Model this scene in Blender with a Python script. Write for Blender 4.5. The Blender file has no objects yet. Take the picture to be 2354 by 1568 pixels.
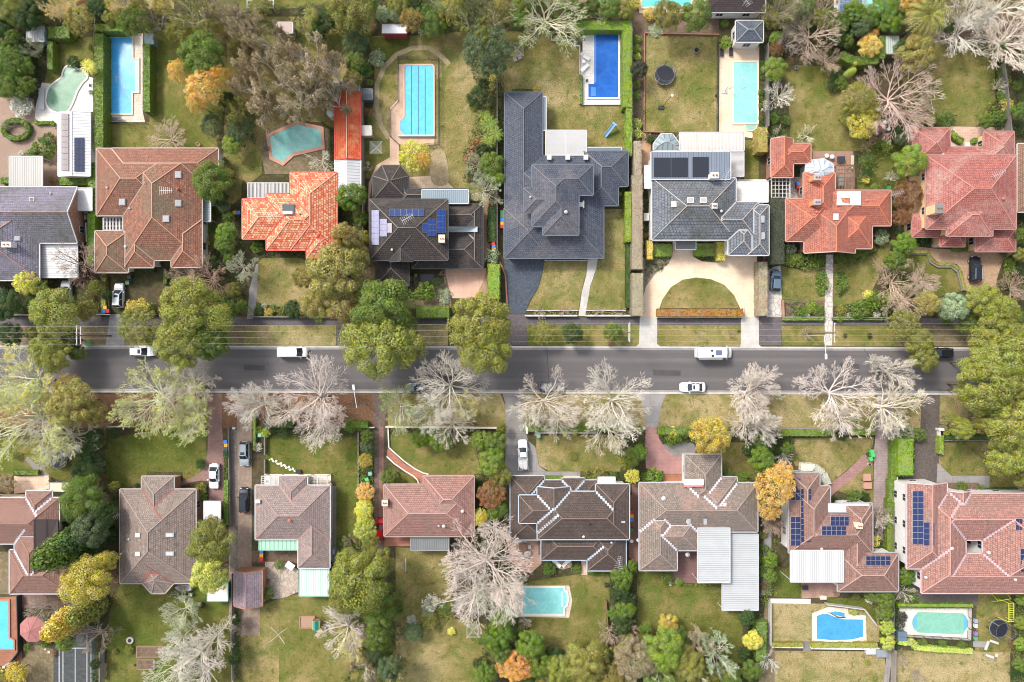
import bpy, math, random
import numpy as np
from mathutils import Vector, Matrix, noise
from mathutils.geometry import tessellate_polygon
rnd = random.Random(7); R = math.radians
# ---------------------------------------------------------------- camera, world, sun, exposure
CAMH = 122.0; S = 0.08; CU, CV = 1176.5, 784.0
scn = bpy.context.scene
COL = scn.collection
cam = bpy.data.objects.new('camera', bpy.data.cameras.new('camera')); COL.objects.link(cam)
cam.location = (0, 0, CAMH); cam.rotation_euler = (0, 0, 0)
cam.data.sensor_width = 36; cam.data.lens = 36 * CAMH / (2353 * S)
cam.data.clip_start = 1; cam.data.clip_end = 3000
scn.camera = cam
SUN_EL, SUN_AZ = R(46), R(-48)          # azimuth from the top of the photo, negative to the left
w = bpy.data.worlds.new('World'); scn.world = w; w.use_nodes = True
sky = w.node_tree.nodes.new('ShaderNodeTexSky'); sky.sky_type = 'NISHITA'; sky.sun_disc = False
sky.sun_elevation = SUN_EL; sky.sun_rotation = SUN_AZ; sky.air_density = 1.0; sky.dust_density = 3.0; sky.ozone_density = 1.0
bg = w.node_tree.nodes['Background']; bg.inputs[1].default_value = 0.15
hsv = w.node_tree.nodes.new('ShaderNodeHueSaturation'); hsv.inputs['Saturation'].default_value = .45   # thin high cloud: a paler, less blue sky
w.node_tree.links.new(sky.outputs[0], hsv.inputs['Color']); w.node_tree.links.new(hsv.outputs[0], bg.inputs[0])
sl = bpy.data.lights.new('sun', 'SUN'); sl.energy = 1.7; sl.angle = R(12); sl.color = (1, .95, .88)
so = bpy.data.objects.new('sun', sl); COL.objects.link(so)
sd = Vector((math.sin(SUN_AZ) * math.cos(SUN_EL), math.cos(SUN_AZ) * math.cos(SUN_EL), math.sin(SUN_EL)))
so.rotation_euler = sd.to_track_quat('Z', 'Y').to_euler(); so.location = (0, 0, 100)
scn.view_settings.view_transform = 'Standard'; scn.view_settings.look = 'None'
scn.view_settings.exposure = 0.9; scn.view_settings.gamma = 1
scn.cycles.filter_width = 1.0; scn.cycles.max_bounces = 5; scn.cycles.diffuse_bounces = 2; scn.cycles.glossy_bounces = 2; scn.cycles.transparent_max_bounces = 4

# ---------------------------------------------------------------- survey coordinates -> metres
TX = (0, 0, 588.3, 1176.6, 1764.8); TY = (0, 0, 402.1, 804.3, 1165.6)
cur = [0, 0, 1.0]
def T(r, c, k=.25645): cur[:] = [TX[c], TY[r], k]
def OV(): cur[:] = [0, 0, 1.0]
def uv_(x, y): return cur[0] + x * cur[2], cur[1] + y * cur[2]
def W(x, y, z=0.0):
    u, v = uv_(x, y); f = S * (CAMH - z) / CAMH
    return ((u - CU) * f, (CV - v) * f)
def LEN(px, z=0.0): return px * cur[2] * S * (CAMH - z) / CAMH
def UVof(p): return p[0] / S + CU, CV - p[1] / S

# ---------------------------------------------------------------- object helpers
def tag(o, label=None, cat=None, group=None, kind=None):
    if label: o['label'] = label
    if cat: o['category'] = cat
    if group: o['group'] = group
    if kind: o['kind'] = kind
    return o
def empty(name, loc=(0, 0, 0), label=None, cat=None, group=None, rz=0.0):
    o = bpy.data.objects.new(name, None); o.empty_display_size = .3; COL.objects.link(o)
    o.location = (loc[0], loc[1], loc[2] if len(loc) > 2 else 0); o.rotation_euler = (0, 0, rz)
    return tag(o, label, cat, group)
class MB:
    def __init__(s): s.v = []; s.f = []; s.m = []; s.uv = []
    def poly(s, pts, uv=None, mi=0):
        n = len(s.v); s.v += [tuple(p) for p in pts]; s.f.append(tuple(range(n, n + len(pts)))); s.m.append(mi)
        s.uv += list(uv) if uv else [(p[0], p[1]) for p in pts]
    def box(s, x0, y0, z0, x1, y1, z1, mi=0, M=None):
        c = [(x0, y0, z0), (x1, y0, z0), (x1, y1, z0), (x0, y1, z0), (x0, y0, z1), (x1, y0, z1), (x1, y1, z1), (x0, y1, z1)]
        if M is not None: c = [tuple(M @ Vector(p)) for p in c]
        for q in ((3, 2, 1, 0), (4, 5, 6, 7), (0, 1, 5, 4), (1, 2, 6, 5), (2, 3, 7, 6), (3, 0, 4, 7)):
            s.poly([c[i] for i in q], [(0, 0), (1, 0), (1, 1), (0, 1)], mi)
    def bar(s, a, b, w, h, mi=0, up=(0, 0, 1)):
        a = Vector(a); b = Vector(b); d = b - a
        if d.length < 1e-4: return
        d.normalize(); u = Vector(up); sd_ = d.cross(u)
        if sd_.length < 1e-3: sd_ = Vector((1, 0, 0))
        sd_.normalize(); u = sd_.cross(d); sd_ *= w / 2; u *= h / 2
        q = [a - sd_ - u, a + sd_ - u, a + sd_ + u, a - sd_ + u, b - sd_ - u, b + sd_ - u, b + sd_ + u, b - sd_ + u]
        for f in ((3, 2, 1, 0), (4, 5, 6, 7), (0, 1, 5, 4), (1, 2, 6, 5), (2, 3, 7, 6), (3, 0, 4, 7)): s.poly([q[i] for i in f], None, mi)
    def cyl(s, c, r, z0, z1, n=14, mi=0, r2=None, M=None):
        r2 = r if r2 is None else r2
        A = [(c[0] + r * math.cos(6.2832 * i / n), c[1] + r * math.sin(6.2832 * i / n), z0) for i in range(n)]
        B = [(c[0] + r2 * math.cos(6.2832 * i / n), c[1] + r2 * math.sin(6.2832 * i / n), z1) for i in range(n)]
        if M is not None: A = [tuple(M @ Vector(p)) for p in A]; B = [tuple(M @ Vector(p)) for p in B]
        for i in range(n): s.poly([A[i], A[(i + 1) % n], B[(i + 1) % n], B[i]], None, mi)
        s.poly(B, None, mi); s.poly(A[::-1], None, mi)
    def mesh(s, name, mats, off=(0, 0, 0), smooth=False):
        me = bpy.data.meshes.new(name)
        me.from_pydata([(a - off[0], b - off[1], c - off[2]) for a, b, c in s.v], [], s.f)
        for m in (mats if isinstance(mats, (list, tuple)) else [mats]): me.materials.append(m)
        me.polygons.foreach_set('material_index', s.m)
        ul = me.uv_layers.new(name='UVMap'); ul.data.foreach_set('uv', np.array(s.uv, dtype='f').ravel())
        if smooth: me.polygons.foreach_set('use_smooth', [True] * len(s.f))
        me.update(); return me
def link(name, me, parent=None, loc=None, scale=None, rz=None, color=None):
    o = bpy.data.objects.new(name, me); COL.objects.link(o)
    if parent is not None: o.parent = parent
    if loc is not None: o.location = loc
    if scale is not None: o.scale = scale
    if rz is not None: o.rotation_euler = (0, 0, rz)
    if color is not None: o.color = (*color, 1)
    return o
def mk(name, mb, mats, parent=None, local=False, smooth=False):
    """link a mesh drawn in world coordinates; under a parent it is shifted to the parent's origin"""
    off = (0, 0, 0) if (parent is None or local) else tuple(parent.location)
    return link(name, mb.mesh(name, mats, off, smooth), parent)

# ---------------------------------------------------------------- materials
MC = {}
def nt(name):
    m = bpy.data.materials.new(name); m.use_nodes = True; t = m.node_tree
    return m, t, t.nodes['Principled BSDF']
def N(t, typ, **kw):
    n = t.nodes.new(typ)
    for k, v in kw.items():
        if k.startswith('i_'): n.inputs[int(k[2:]) if k[2:].isdigit() else k[2:].replace('_', ' ')].default_value = v
        else: setattr(n, k, v)
    return n
def ramp(t, fac, stops):
    n = t.nodes.new('ShaderNodeValToRGB'); e = n.color_ramp.elements
    while len(e) < len(stops): e.new(.5)
    for i, (p, c) in enumerate(stops):
        e[i].position = p; e[i].color = (*c, 1) if len(c) == 3 else c
    t.links.new(fac, n.inputs[0]); return n.outputs[0]
def mixc(t, fac, a, b, bt='MIX'):
    n = t.nodes.new('ShaderNodeMix'); n.data_type = 'RGBA'; n.blend_type = bt
    for s_, v in ((0, fac), (6, a), (7, b)):
        if isinstance(v, (int, float)): n.inputs[s_].default_value = v
        elif isinstance(v, tuple): n.inputs[s_].default_value = (*v, 1)
        else: t.links.new(v, n.inputs[s_])
    return n.outputs[2]
def nz(t, vec, scale, detail=3, rough=.55, dist=0.0):
    n = N(t, 'ShaderNodeTexNoise'); n.inputs['Scale'].default_value = scale; n.inputs['Detail'].default_value = detail
    n.inputs['Roughness'].default_value = rough; n.inputs['Distortion'].default_value = dist
    t.links.new(vec, n.inputs['Vector']); return n.outputs[0]
def bump(t, h, strength, dist, b):
    n = N(t, 'ShaderNodeBump'); n.inputs['Strength'].default_value = strength; n.inputs['Distance'].default_value = dist
    t.links.new(h, n.inputs['Height']); t.links.new(n.outputs[0], b.inputs['Normal'])
def contrast(t, f, lo, hi): return ramp(t, f, [(lo, (0, 0, 0)), (hi, (1, 1, 1))])
BW = [(0, (0, 0, 0)), (1, (1, 1, 1))]
def plain(c, rough=.6, metal=0, var=.12, scale=1.5, key=None, spec=.5):
    k = key or ('p', c, rough, metal, var, scale)
    if k in MC: return MC[k]
    m, t, b = nt('paint'); g = N(t, 'ShaderNodeNewGeometry')
    f = nz(t, g.outputs['Position'], scale, 4)
    col = mixc(t, f, tuple(x * (1 - var) for x in c), tuple(min(1, x * (1 + var)) for x in c))
    t.links.new(col, b.inputs['Base Color']); b.inputs['Roughness'].default_value = rough; b.inputs['Metallic'].default_value = metal
    b.inputs['Specular IOR Level'].default_value = spec
    MC[k] = m; return m
def ground_mat(c1, c2, c3, s1=.25, s2=2.0, s3=9.0, bmp=.4, rough=.95, t3=(.45, .7)):
    k = ('g', c1, c2, c3, s1, s2, s3)
    if k in MC: return MC[k]
    m, t, b = nt('ground'); g = N(t, 'ShaderNodeNewGeometry'); P = g.outputs['Position']
    a = contrast(t, nz(t, P, s1, 5, .6), .35, .65)
    col = mixc(t, a, c1, c2)
    f3 = contrast(t, nz(t, P, s2, 4, .6), *t3)
    col = mixc(t, f3, col, c3)
    fine = nz(t, P, s3, 2, .7)
    col = mixc(t, .55, col, ramp(t, fine, [(.3, (.25, .25, .25)), (.7, (.8, .8, .8))]), 'OVERLAY')
    t.links.new(col, b.inputs['Base Color']); b.inputs['Roughness'].default_value = rough; b.inputs['Specular IOR Level'].default_value = .15
    bump(t, fine, bmp, .05, b); MC[k] = m; return m
def lawn_mat(d, seed=0):
    """turf; d = how dry it is (0 lush ... 1 straw)"""
    k = ('lawn', d, seed)
    if k in MC: return MC[k]
    m, t, b = nt('turf'); g = N(t, 'ShaderNodeNewGeometry')
    mp = N(t, 'ShaderNodeMapping'); mp.inputs['Location'].default_value = (seed * 31.7, seed * 17.3, 0)
    t.links.new(g.outputs['Position'], mp.inputs[0]); P = mp.outputs[0]
    big = nz(t, P, .1, 4, .62, .3); med = nz(t, P, .55, 6, .75, .5); fine = nz(t, P, 5, 4, .85)
    ad = N(t, 'ShaderNodeMath', operation='MULTIPLY_ADD'); t.links.new(big, ad.inputs[0]); ad.inputs[1].default_value = 1.25
    m2 = N(t, 'ShaderNodeMath', operation='MULTIPLY_ADD'); t.links.new(med, m2.inputs[0]); m2.inputs[1].default_value = .9
    m2.inputs[2].default_value = d * .72 - .78
    t.links.new(m2.outputs[0], ad.inputs[2])
    col = ramp(t, ad.outputs[0], [(0, (.048, .075, .012)), (.25, (.085, .10, .019)), (.48, (.15, .14, .038)), (.72, (.25, .20, .078)), (1, (.37, .29, .15))])
    gp = contrast(t, nz(t, P, .21, 6, .72, .8), .44, .64); gf = N(t, 'ShaderNodeMath', operation='MULTIPLY'); t.links.new(gp, gf.inputs[0]); gf.inputs[1].default_value = .95 - d * .4
    col = mixc(t, gf.outputs[0], col, (.095, .135, .024))
    bp = contrast(t, nz(t, P, .31, 6, .8, 1.2), .56, .68); bf = N(t, 'ShaderNodeMath', operation='MULTIPLY'); t.links.new(bp, bf.inputs[0]); bf.inputs[1].default_value = .3 + d * .4
    col = mixc(t, bf.outputs[0], col, (.27, .20, .095))
    tuft = contrast(t, nz(t, P, .95, 2, .4), .62, .70)
    tf = N(t, 'ShaderNodeMath', operation='MULTIPLY'); t.links.new(tuft, tf.inputs[0]); tf.inputs[1].default_value = .55
    col = mixc(t, tf.outputs[0], col, (.06, .09, .012))
    leafl = contrast(t, nz(t, P, 3.1, 1, .2), .74, .78)
    col = mixc(t, leafl, col, (.2, .13, .05))
    col = mixc(t, .62, col, ramp(t, fine, [(.36, (.14, .14, .14)), (.64, (.86, .86, .86))]), 'OVERLAY')
    t.links.new(col, b.inputs['Base Color']); b.inputs['Roughness'].default_value = 1; b.inputs['Specular IOR Level'].default_value = .1
    bump(t, fine, .5, .06, b); MC[k] = m; return m
def tile_mat(c1, c2, c3=None, amt=.5, mortar=None, patch=.12, row=.36, wid=.33, b_=.6):
    k = ('tile', c1, c2, c3, amt, row, patch)
    if k in MC: return MC[k]
    m, t, b = nt('roof_tiles'); tc = N(t, 'ShaderNodeTexCoord'); g = N(t, 'ShaderNodeNewGeometry')
    br = N(t, 'ShaderNodeTexBrick'); t.links.new(tc.outputs['UV'], br.inputs['Vector'])
    br.inputs['Scale'].default_value = 1; br.inputs['Brick Width'].default_value = wid; br.inputs['Row Height'].default_value = row
    br.inputs['Mortar Size'].default_value = .045; br.inputs['Mortar Smooth'].default_value = .4
    br.inputs['Color1'].default_value = (*c1, 1); br.inputs['Color2'].default_value = (*c2, 1)
    mo = mortar or tuple(x * .42 for x in c1); br.inputs['Mortar'].default_value = (*mo, 1)
    col = br.outputs['Color']
    if c3:
        P = g.outputs['Position']
        f = contrast(t, nz(t, P, patch, 6, .7, .6), .62 - .3 * amt, .75 - .15 * amt)
        mu = N(t, 'ShaderNodeMath', operation='MULTIPLY'); t.links.new(f, mu.inputs[0]); mu.inputs[1].default_value = .9
        col = mixc(t, mu.outputs[0], col, c3)
        f2 = contrast(t, nz(t, P, 1.7, 4, .8), .5, .75)
        mu = N(t, 'ShaderNodeMath', operation='MULTIPLY'); t.links.new(f2, mu.inputs[0]); mu.inputs[1].default_value = .6
        col = mixc(t, mu.outputs[0], col, tuple(x * .6 for x in c3))
    fine = nz(t, g.outputs['Position'], 2.5, 6, .9)
    col = mixc(t, .75, col, ramp(t, fine, [(.35, (.15, .15, .15)), (.65, (.85, .85, .85))]), 'OVERLAY')
    t.links.new(col, b.inputs['Base Color']); b.inputs['Roughness'].default_value = .75; b.inputs['Specular IOR Level'].default_value = .3
    # overlapping courses: each row rises towards its lower edge
    sx = N(t, 'ShaderNodeSeparateXYZ'); t.links.new(tc.outputs['UV'], sx.inputs[0])
    dv = N(t, 'ShaderNodeMath', operation='DIVIDE'); t.links.new(sx.outputs[1], dv.inputs[0]); dv.inputs[1].default_value = row
    fr = N(t, 'ShaderNodeMath', operation='FRACT'); t.links.new(dv.outputs[0], fr.inputs[0])
    bump(t, fr.outputs[0], b_, -.05, b)
    MC[k] = m; return m
def metal_mat(c, gap=.5, rough=.45, dirt=.15, key=0, axis=0):
    k = ('metal', c, gap, rough, axis)
    if k in MC: return MC[k]
    m, t, b = nt('ribbed_metal'); tc = N(t, 'ShaderNodeTexCoord'); g = N(t, 'ShaderNodeNewGeometry')
    sx = N(t, 'ShaderNodeSeparateXYZ'); t.links.new(tc.outputs['UV'], sx.inputs[0])
    dv = N(t, 'ShaderNodeMath', operation='DIVIDE'); t.links.new(sx.outputs[axis], dv.inputs[0]); dv.inputs[1].default_value = gap
    fr = N(t, 'ShaderNodeMath', operation='FRACT'); t.links.new(dv.outputs[0], fr.inputs[0])
    rib = ramp(t, fr.outputs[0], [(0, (1, 1, 1)), (.12, (1, 1, 1)), (.22, (0, 0, 0)), (.85, (0, 0, 0)), (1, (1, 1, 1))])
    n1 = nz(t, g.outputs['Position'], .6, 5, .7)
    base = mixc(t, n1, tuple(x * (1 - dirt) for x in c), tuple(min(.95, x * (1 + dirt * .6)) for x in c))
    col = mixc(t, rib, base, tuple(x * .62 for x in c))
    t.links.new(col, b.inputs['Base Color']); b.inputs['Roughness'].default_value = rough; b.inputs['Metallic'].default_value = 0.0
    bump(t, rib, .5, .04, b); MC[k] = m; return m
def paving(c1, c2, size=.6, mortar=None, bw=1.0, rough=.8, ms=.02, sc=.5):
    k = ('pave', c1, c2, size, bw)
    if k in MC: return MC[k]
    m, t, b = nt('paving'); g = N(t, 'ShaderNodeNewGeometry'); P = g.outputs['Position']
    br = N(t, 'ShaderNodeTexBrick'); t.links.new(P, br.inputs['Vector']); br.inputs['Scale'].default_value = 1
    br.inputs['Brick Width'].default_value = size * bw; br.inputs['Row Height'].default_value = size; br.inputs['Mortar Size'].default_value = ms
    br.inputs['Color1'].default_value = (*c1, 1); br.inputs['Color2'].default_value = (*c2, 1)
    mo = mortar or tuple(x * .6 for x in c1); br.inputs['Mortar'].default_value = (*mo, 1)
    n1 = nz(t, P, sc, 5, .7)
    col = mixc(t, .5, br.outputs['Color'], ramp(t, n1, [(.3, (.3, .3, .3)), (.7, (.68, .68, .68))]), 'OVERLAY')
    fine = nz(t, P, 9, 2, .7)
    col = mixc(t, .3, col, fine, 'OVERLAY')
    t.links.new(col, b.inputs['Base Color']); b.inputs['Roughness'].default_value = rough
    MC[k] = m; return m
def crazy(c1, c2, mortar, sc=1.1):
    k = ('crazy', c1, sc)
    if k in MC: return MC[k]
    m, t, b = nt('crazy_paving'); g = N(t, 'ShaderNodeNewGeometry')
    v = N(t, 'ShaderNodeTexVoronoi', feature='DISTANCE_TO_EDGE'); v.inputs['Scale'].default_value = sc; t.links.new(g.outputs['Position'], v.inputs['Vector'])
    v2 = N(t, 'ShaderNodeTexVoronoi'); v2.inputs['Scale'].default_value = sc; t.links.new(g.outputs['Position'], v2.inputs['Vector'])
    sx = N(t, 'ShaderNodeSeparateXYZ'); t.links.new(v2.outputs['Color'], sx.inputs[0])
    col = mixc(t, sx.outputs[0], c1, c2)
    col = mixc(t, ramp(t, v.outputs['Distance'], [(0, (1, 1, 1)), (.07, (0, 0, 0))]), col, mortar)
    col = mixc(t, .5, col, nz(t, g.outputs['Position'], 5, 4, .8), 'OVERLAY')
    t.links.new(col, b.inputs['Base Color']); b.inputs['Roughness'].default_value = .85; MC[k] = m; return m
def water_mat(c, c2, key):
    m, t, b = nt('pool_water'); g = N(t, 'ShaderNodeNewGeometry'); P = g.outputs['Position']
    a = nz(t, P, .35, 4, .6); rip = nz(t, P, 2.2, 3, .6, 1.5)
    col = mixc(t, contrast(t, a, .3, .7), c, c2)
    col = mixc(t, .22, col, ramp(t, rip, [(.35, (.35, .35, .35)), (.65, (.75, .75, .75))]), 'OVERLAY')
    t.links.new(col, b.inputs['Base Color']); b.inputs['Roughness'].default_value = .12; b.inputs['Specular IOR Level'].default_value = .35
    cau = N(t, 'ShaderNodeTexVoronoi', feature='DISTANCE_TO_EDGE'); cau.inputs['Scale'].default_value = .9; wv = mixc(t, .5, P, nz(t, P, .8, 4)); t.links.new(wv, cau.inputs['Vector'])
    col = mixc(t, ramp(t, cau.outputs['Distance'], [(0, (.12, .12, .12)), (.16, (0, 0, 0))]), col, tuple(min(1, x * 1.5 + .05) for x in c2))  # bright caustic light lines painted into the water colour
    t.links.new(col, b.inputs['Base Color']); bump(t, rip, .25, .05, b); return m
def leaf_mat():
    if 'leaf' in MC: return MC['leaf']
    m, t, b = nt('leaves'); oi = N(t, 'ShaderNodeObjectInfo'); g = N(t, 'ShaderNodeNewGeometry')
    hs = N(t, 'ShaderNodeHueSaturation'); t.links.new(oi.outputs['Color'], hs.inputs['Color'])
    r = g.outputs['Random Per Island']
    mr = N(t, 'ShaderNodeMapRange'); t.links.new(r, mr.inputs[0]); mr.inputs[3].default_value = .6; mr.inputs[4].default_value = 1.5
    t.links.new(mr.outputs[0], hs.inputs['Value'])
    n1 = nz(t, g.outputs['Position'], .55, 3, .6)
    mr2 = N(t, 'ShaderNodeMapRange'); t.links.new(n1, mr2.inputs[0]); mr2.inputs[1].default_value = .3; mr2.inputs[2].default_value = .7; mr2.inputs[3].default_value = .475; mr2.inputs[4].default_value = .525
    t.links.new(mr2.outputs[0], hs.inputs['Hue'])
    mr3 = N(t, 'ShaderNodeMapRange'); t.links.new(nz(t, g.outputs['Position'], .9, 3, .6), mr3.inputs[0]); mr3.inputs[1].default_value = .3; mr3.inputs[2].default_value = .7; mr3.inputs[3].default_value = .75; mr3.inputs[4].default_value = 1.1
    t.links.new(mr3.outputs[0], hs.inputs['Saturation'])
    t.links.new(hs.outputs[0], b.inputs['Base Color']); b.inputs['Roughness'].default_value = .6; b.inputs['Specular IOR Level'].default_value = .25
    tr = N(t, 'ShaderNodeBsdfTranslucent'); t.links.new(hs.outputs[0], tr.inputs[0])
    mx = N(t, 'ShaderNodeMixShader'); mx.inputs[0].default_value = .3
    t.links.new(b.outputs[0], mx.inputs[1]); t.links.new(tr.outputs[0], mx.inputs[2]); t.links.new(mx.outputs[0], t.nodes['Material Output'].inputs[0])
    MC['leaf'] = m; return m
def bark_mat():
    if 'bark' in MC: return MC['bark']
    m, t, b = nt('bark'); oi = N(t, 'ShaderNodeObjectInfo'); g = N(t, 'ShaderNodeNewGeometry')
    f = nz(t, g.outputs['Position'], 2.5, 4, .7)
    col = mixc(t, 1.0, oi.outputs['Color'], ramp(t, f, [(.3, (.6, .57, .55)), (.7, (1, 1, 1))]), 'MULTIPLY')
    t.links.new(col, b.inputs['Base Color']); b.inputs['Roughness'].default_value = .85; b.inputs['Specular IOR Level'].default_value = .2
    MC['bark'] = m; return m
def solar_mat(c):
    k = ('solar', c)
    if k in MC: return MC[k]
    m, t, b = nt('solar_cells'); tc = N(t, 'ShaderNodeTexCoord')
    br = N(t, 'ShaderNodeTexBrick'); t.links.new(tc.outputs['UV'], br.inputs['Vector']); br.offset = 0
    br.inputs['Scale'].default_value = 1; br.inputs['Brick Width'].default_value = 1 / 6; br.inputs['Row Height'].default_value = 1 / 10
    br.inputs['Mortar Size'].default_value = .008; br.inputs['Color1'].default_value = (*c, 1); br.inputs['Color2'].default_value = (*[x * 1.25 for x in c], 1)
    br.inputs['Mortar'].default_value = (*[min(1, x * 2.5 + .06) for x in c], 1)
    t.links.new(br.outputs[0], b.inputs['Base Color']); b.inputs['Roughness'].default_value = .3; b.inputs['Specular IOR Level'].default_value = .15; MC[k] = m; return m
WHITE = plain((.52, .51, .5), .6, 0, .06); CREAM = plain((.72, .62, .46)); GLASS = plain((.03, .04, .05), .08, key='glass'); DARK = plain((.03, .03, .035), .5)
GREYM = plain((.35, .36, .37), .5); STEEL = plain((.5, .5, .5), .4, .3); TIMBER = plain((.2, .13, .08), .85, 0, .3); BRICK = paving((.36, .13, .07), (.28, .1, .06), .12, (.35, .3, .25), 3)
LEAF = leaf_mat(); BARK = bark_mat()
# ---------------------------------------------------------------- plan-view geometry: hip and gable roofs as the upper envelope of wings
def clip(poly, n, c):
    """keep the side n.p + c >= 0"""
    out = []
    for i in range(len(poly)):
        a = poly[i]; b = poly[(i + 1) % len(poly)]
        da = n[0] * a[0] + n[1] * a[1] + c; db = n[0] * b[0] + n[1] * b[1] + c
        if da >= 0: out.append(a)
        if (da > 0 and db < 0) or (da < 0 and db > 0):
            t = da / (da - db); out.append((a[0] + (b[0] - a[0]) * t, a[1] + (b[1] - a[1]) * t))
    return out
def area(p): return .5 * sum(p[i][0] * p[(i + 1) % len(p)][1] - p[(i + 1) % len(p)][0] * p[i][1] for i in range(len(p)))
class Wing:
    def __init__(s, pts, hips, z, p):
        if area(pts) < 0: pts = pts[::-1]; hips = hips[::-1][1:] + hips[::-1][:1]
        s.pts = pts; s.hip = hips; s.z = z; s.p = p; s.e = []
        for i in range(len(pts)):
            a = pts[i]; b = pts[(i + 1) % len(pts)]; L = math.hypot(b[0] - a[0], b[1] - a[1])
            n = (-(b[1] - a[1]) / L, (b[0] - a[0]) / L); s.e.append((n, -(n[0] * a[0] + n[1] * a[1])))
        s.pl = [((n[0] * p, n[1] * p), c * p + z) for (n, c), h in zip(s.e, hips) if h]
        s.ph = [i for i, h in enumerate(hips) if h]
    def h(s, q, eps=1e-4):
        for n, c in s.e:
            if n[0] * q[0] + n[1] * q[1] + c < -eps: return -1e9
        return min(n[0] * q[0] + n[1] * q[1] + c for n, c in s.pl)
    def inset(s, d):
        P = []; m = len(s.pts)
        for i in range(m):
            (n1, c1), (n2, c2) = s.e[i - 1], s.e[i]; c1 -= d; c2 -= d
            D = n1[0] * n2[1] - n1[1] * n2[0]
            P.append(((-c1 * n2[1] + c2 * n1[1]) / D, (-n1[0] * c2 + n2[0] * c1) / D))
        return Wing(P, s.hip, s.z + d * s.p, s.p)
def env(ws, q, eps=1e-4): return max(w_.h(q, eps) for w_ in ws)
def roof_faces(ws):
    out = []
    for ai, A in enumerate(ws):
        for k, (an, ac) in enumerate(A.pl):
            Q = [tuple(p) for p in A.pts]
            for k2, (bn, bc) in enumerate(A.pl):
                if k2 != k and len(Q) > 2: Q = clip(Q, (bn[0] - an[0], bn[1] - an[1]), bc - ac)
            pieces = [Q] if len(Q) > 2 and abs(area(Q)) > .005 else []
            for bi, B in enumerate(ws):
                if bi == ai: continue
                hs = [(n, c) for n, c in B.e] + [((n[0] - an[0], n[1] - an[1]), c - ac) for n, c in B.pl]
                nxt = []
                for Qp in pieces:
                    Qr = Qp; keep = []; dead = False
                    for n, c in hs:
                        if abs(n[0]) + abs(n[1]) < 1e-5:
                            if c > 1e-3 or (abs(c) <= 1e-3 and bi < ai): continue
                            dead = True; break
                        o = clip(Qr, (-n[0], -n[1]), -c)
                        if len(o) > 2 and abs(area(o)) > .005: keep.append(o)
                        Qr = clip(Qr, n, c)
                        if len(Qr) < 3 or abs(area(Qr)) < .005: dead = False; Qr = None; break
                    if dead: nxt.append(Qp)
                    else: nxt += keep
                pieces = nxt
            for Qp in pieces: out.append((Qp, an, ac, A.p))
    return out
def outline(ws):
    """(wing, edge index, a, b) of the outer outline of the union"""
    out = []
    for ai, A in enumerate(ws):
        for i, a in enumerate(A.pts):
            b = A.pts[(i + 1) % len(A.pts)]; segs = [(0, 1)]
            for bi, B in enumerate(ws):
                if bi == ai: continue
                thr = -.02 if bi < ai else .02; lo, hi = 0, 1
                for n, c in B.e:
                    d0 = n[0] * a[0] + n[1] * a[1] + c - thr; d1 = n[0] * b[0] + n[1] * b[1] + c - thr
                    if d0 <= 0 and d1 <= 0: lo, hi = 1, 0; break
                    if d0 * d1 < 0:
                        t = d0 / (d0 - d1)
                        if d0 < 0: lo = max(lo, t)
                        else: hi = min(hi, t)
                if lo < hi: segs = [q for s0, s1 in segs for q in ((s0, min(s1, lo)), (max(s0, hi), s1)) if q[1] - q[0] > 1e-3]
            for s0, s1 in segs:
                f = lambda t: (a[0] + (b[0] - a[0]) * t, a[1] + (b[1] - a[1]) * t)
                out.append((A, i, f(s0), f(s1)))
    return out
def profile(A, i, a, b):
    if A.hip[i]: return [(*a, A.z), (*b, A.z)]
    P = [(a[0] + (b[0] - a[0]) * k / 24, a[1] + (b[1] - a[1]) * k / 24) for k in range(25)]
    H_ = [A.h(p, .3) for p in P]; j = max(range(25), key=lambda k: H_[k])
    r = [(*P[0], H_[0])]
    if 0 < j < 24: r.append((*P[j], H_[j]))
    return r + [(*P[24], H_[24])]
def merge_lines(segs):
    G = {}
    for a, b in segs:
        d = (b[0] - a[0], b[1] - a[1]); L = math.hypot(*d); d = (d[0] / L, d[1] / L)
        if d[0] < -1e-6 or (abs(d[0]) < 1e-6 and d[1] < 0): d = (-d[0], -d[1])
        c = -d[1] * a[0] + d[0] * a[1]; ta = d[0] * a[0] + d[1] * a[1]; tb = d[0] * b[0] + d[1] * b[1]
        for k in G:
            if abs(k[0] - d[0]) < .02 and abs(k[1] - d[1]) < .02 and abs(k[2] - c) < .08: G[k].append((min(ta, tb), max(ta, tb))); break
        else: G[(d[0], d[1], c)] = [(min(ta, tb), max(ta, tb))]
    out = []
    for (dx, dy, c), iv in G.items():
        iv.sort(); s_, e_ = iv[0]
        res = []
        for x, y in iv[1:]:
            if x <= e_ + .05: e_ = max(e_, y)
            else: res.append((s_, e_)); s_, e_ = x, y
        res.append((s_, e_))
        for s_, e_ in res: out.append(((dx * s_ - dy * c, dy * s_ + dx * c), (dx * e_ - dy * c, dy * e_ + dx * c)))
    return out
EDG = {'L': 0, 'B': 1, 'R': 2, 'T': 3}
def rect_wing(x0, y0, x1, y1, gab, z, p):
    c = [W(x0, y0, z), W(x0, y1, z), W(x1, y1, z), W(x1, y0, z)]
    return Wing(c, ['LBRT'[i] not in gab for i in range(4)], z, p)
WINM = {}
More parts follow.
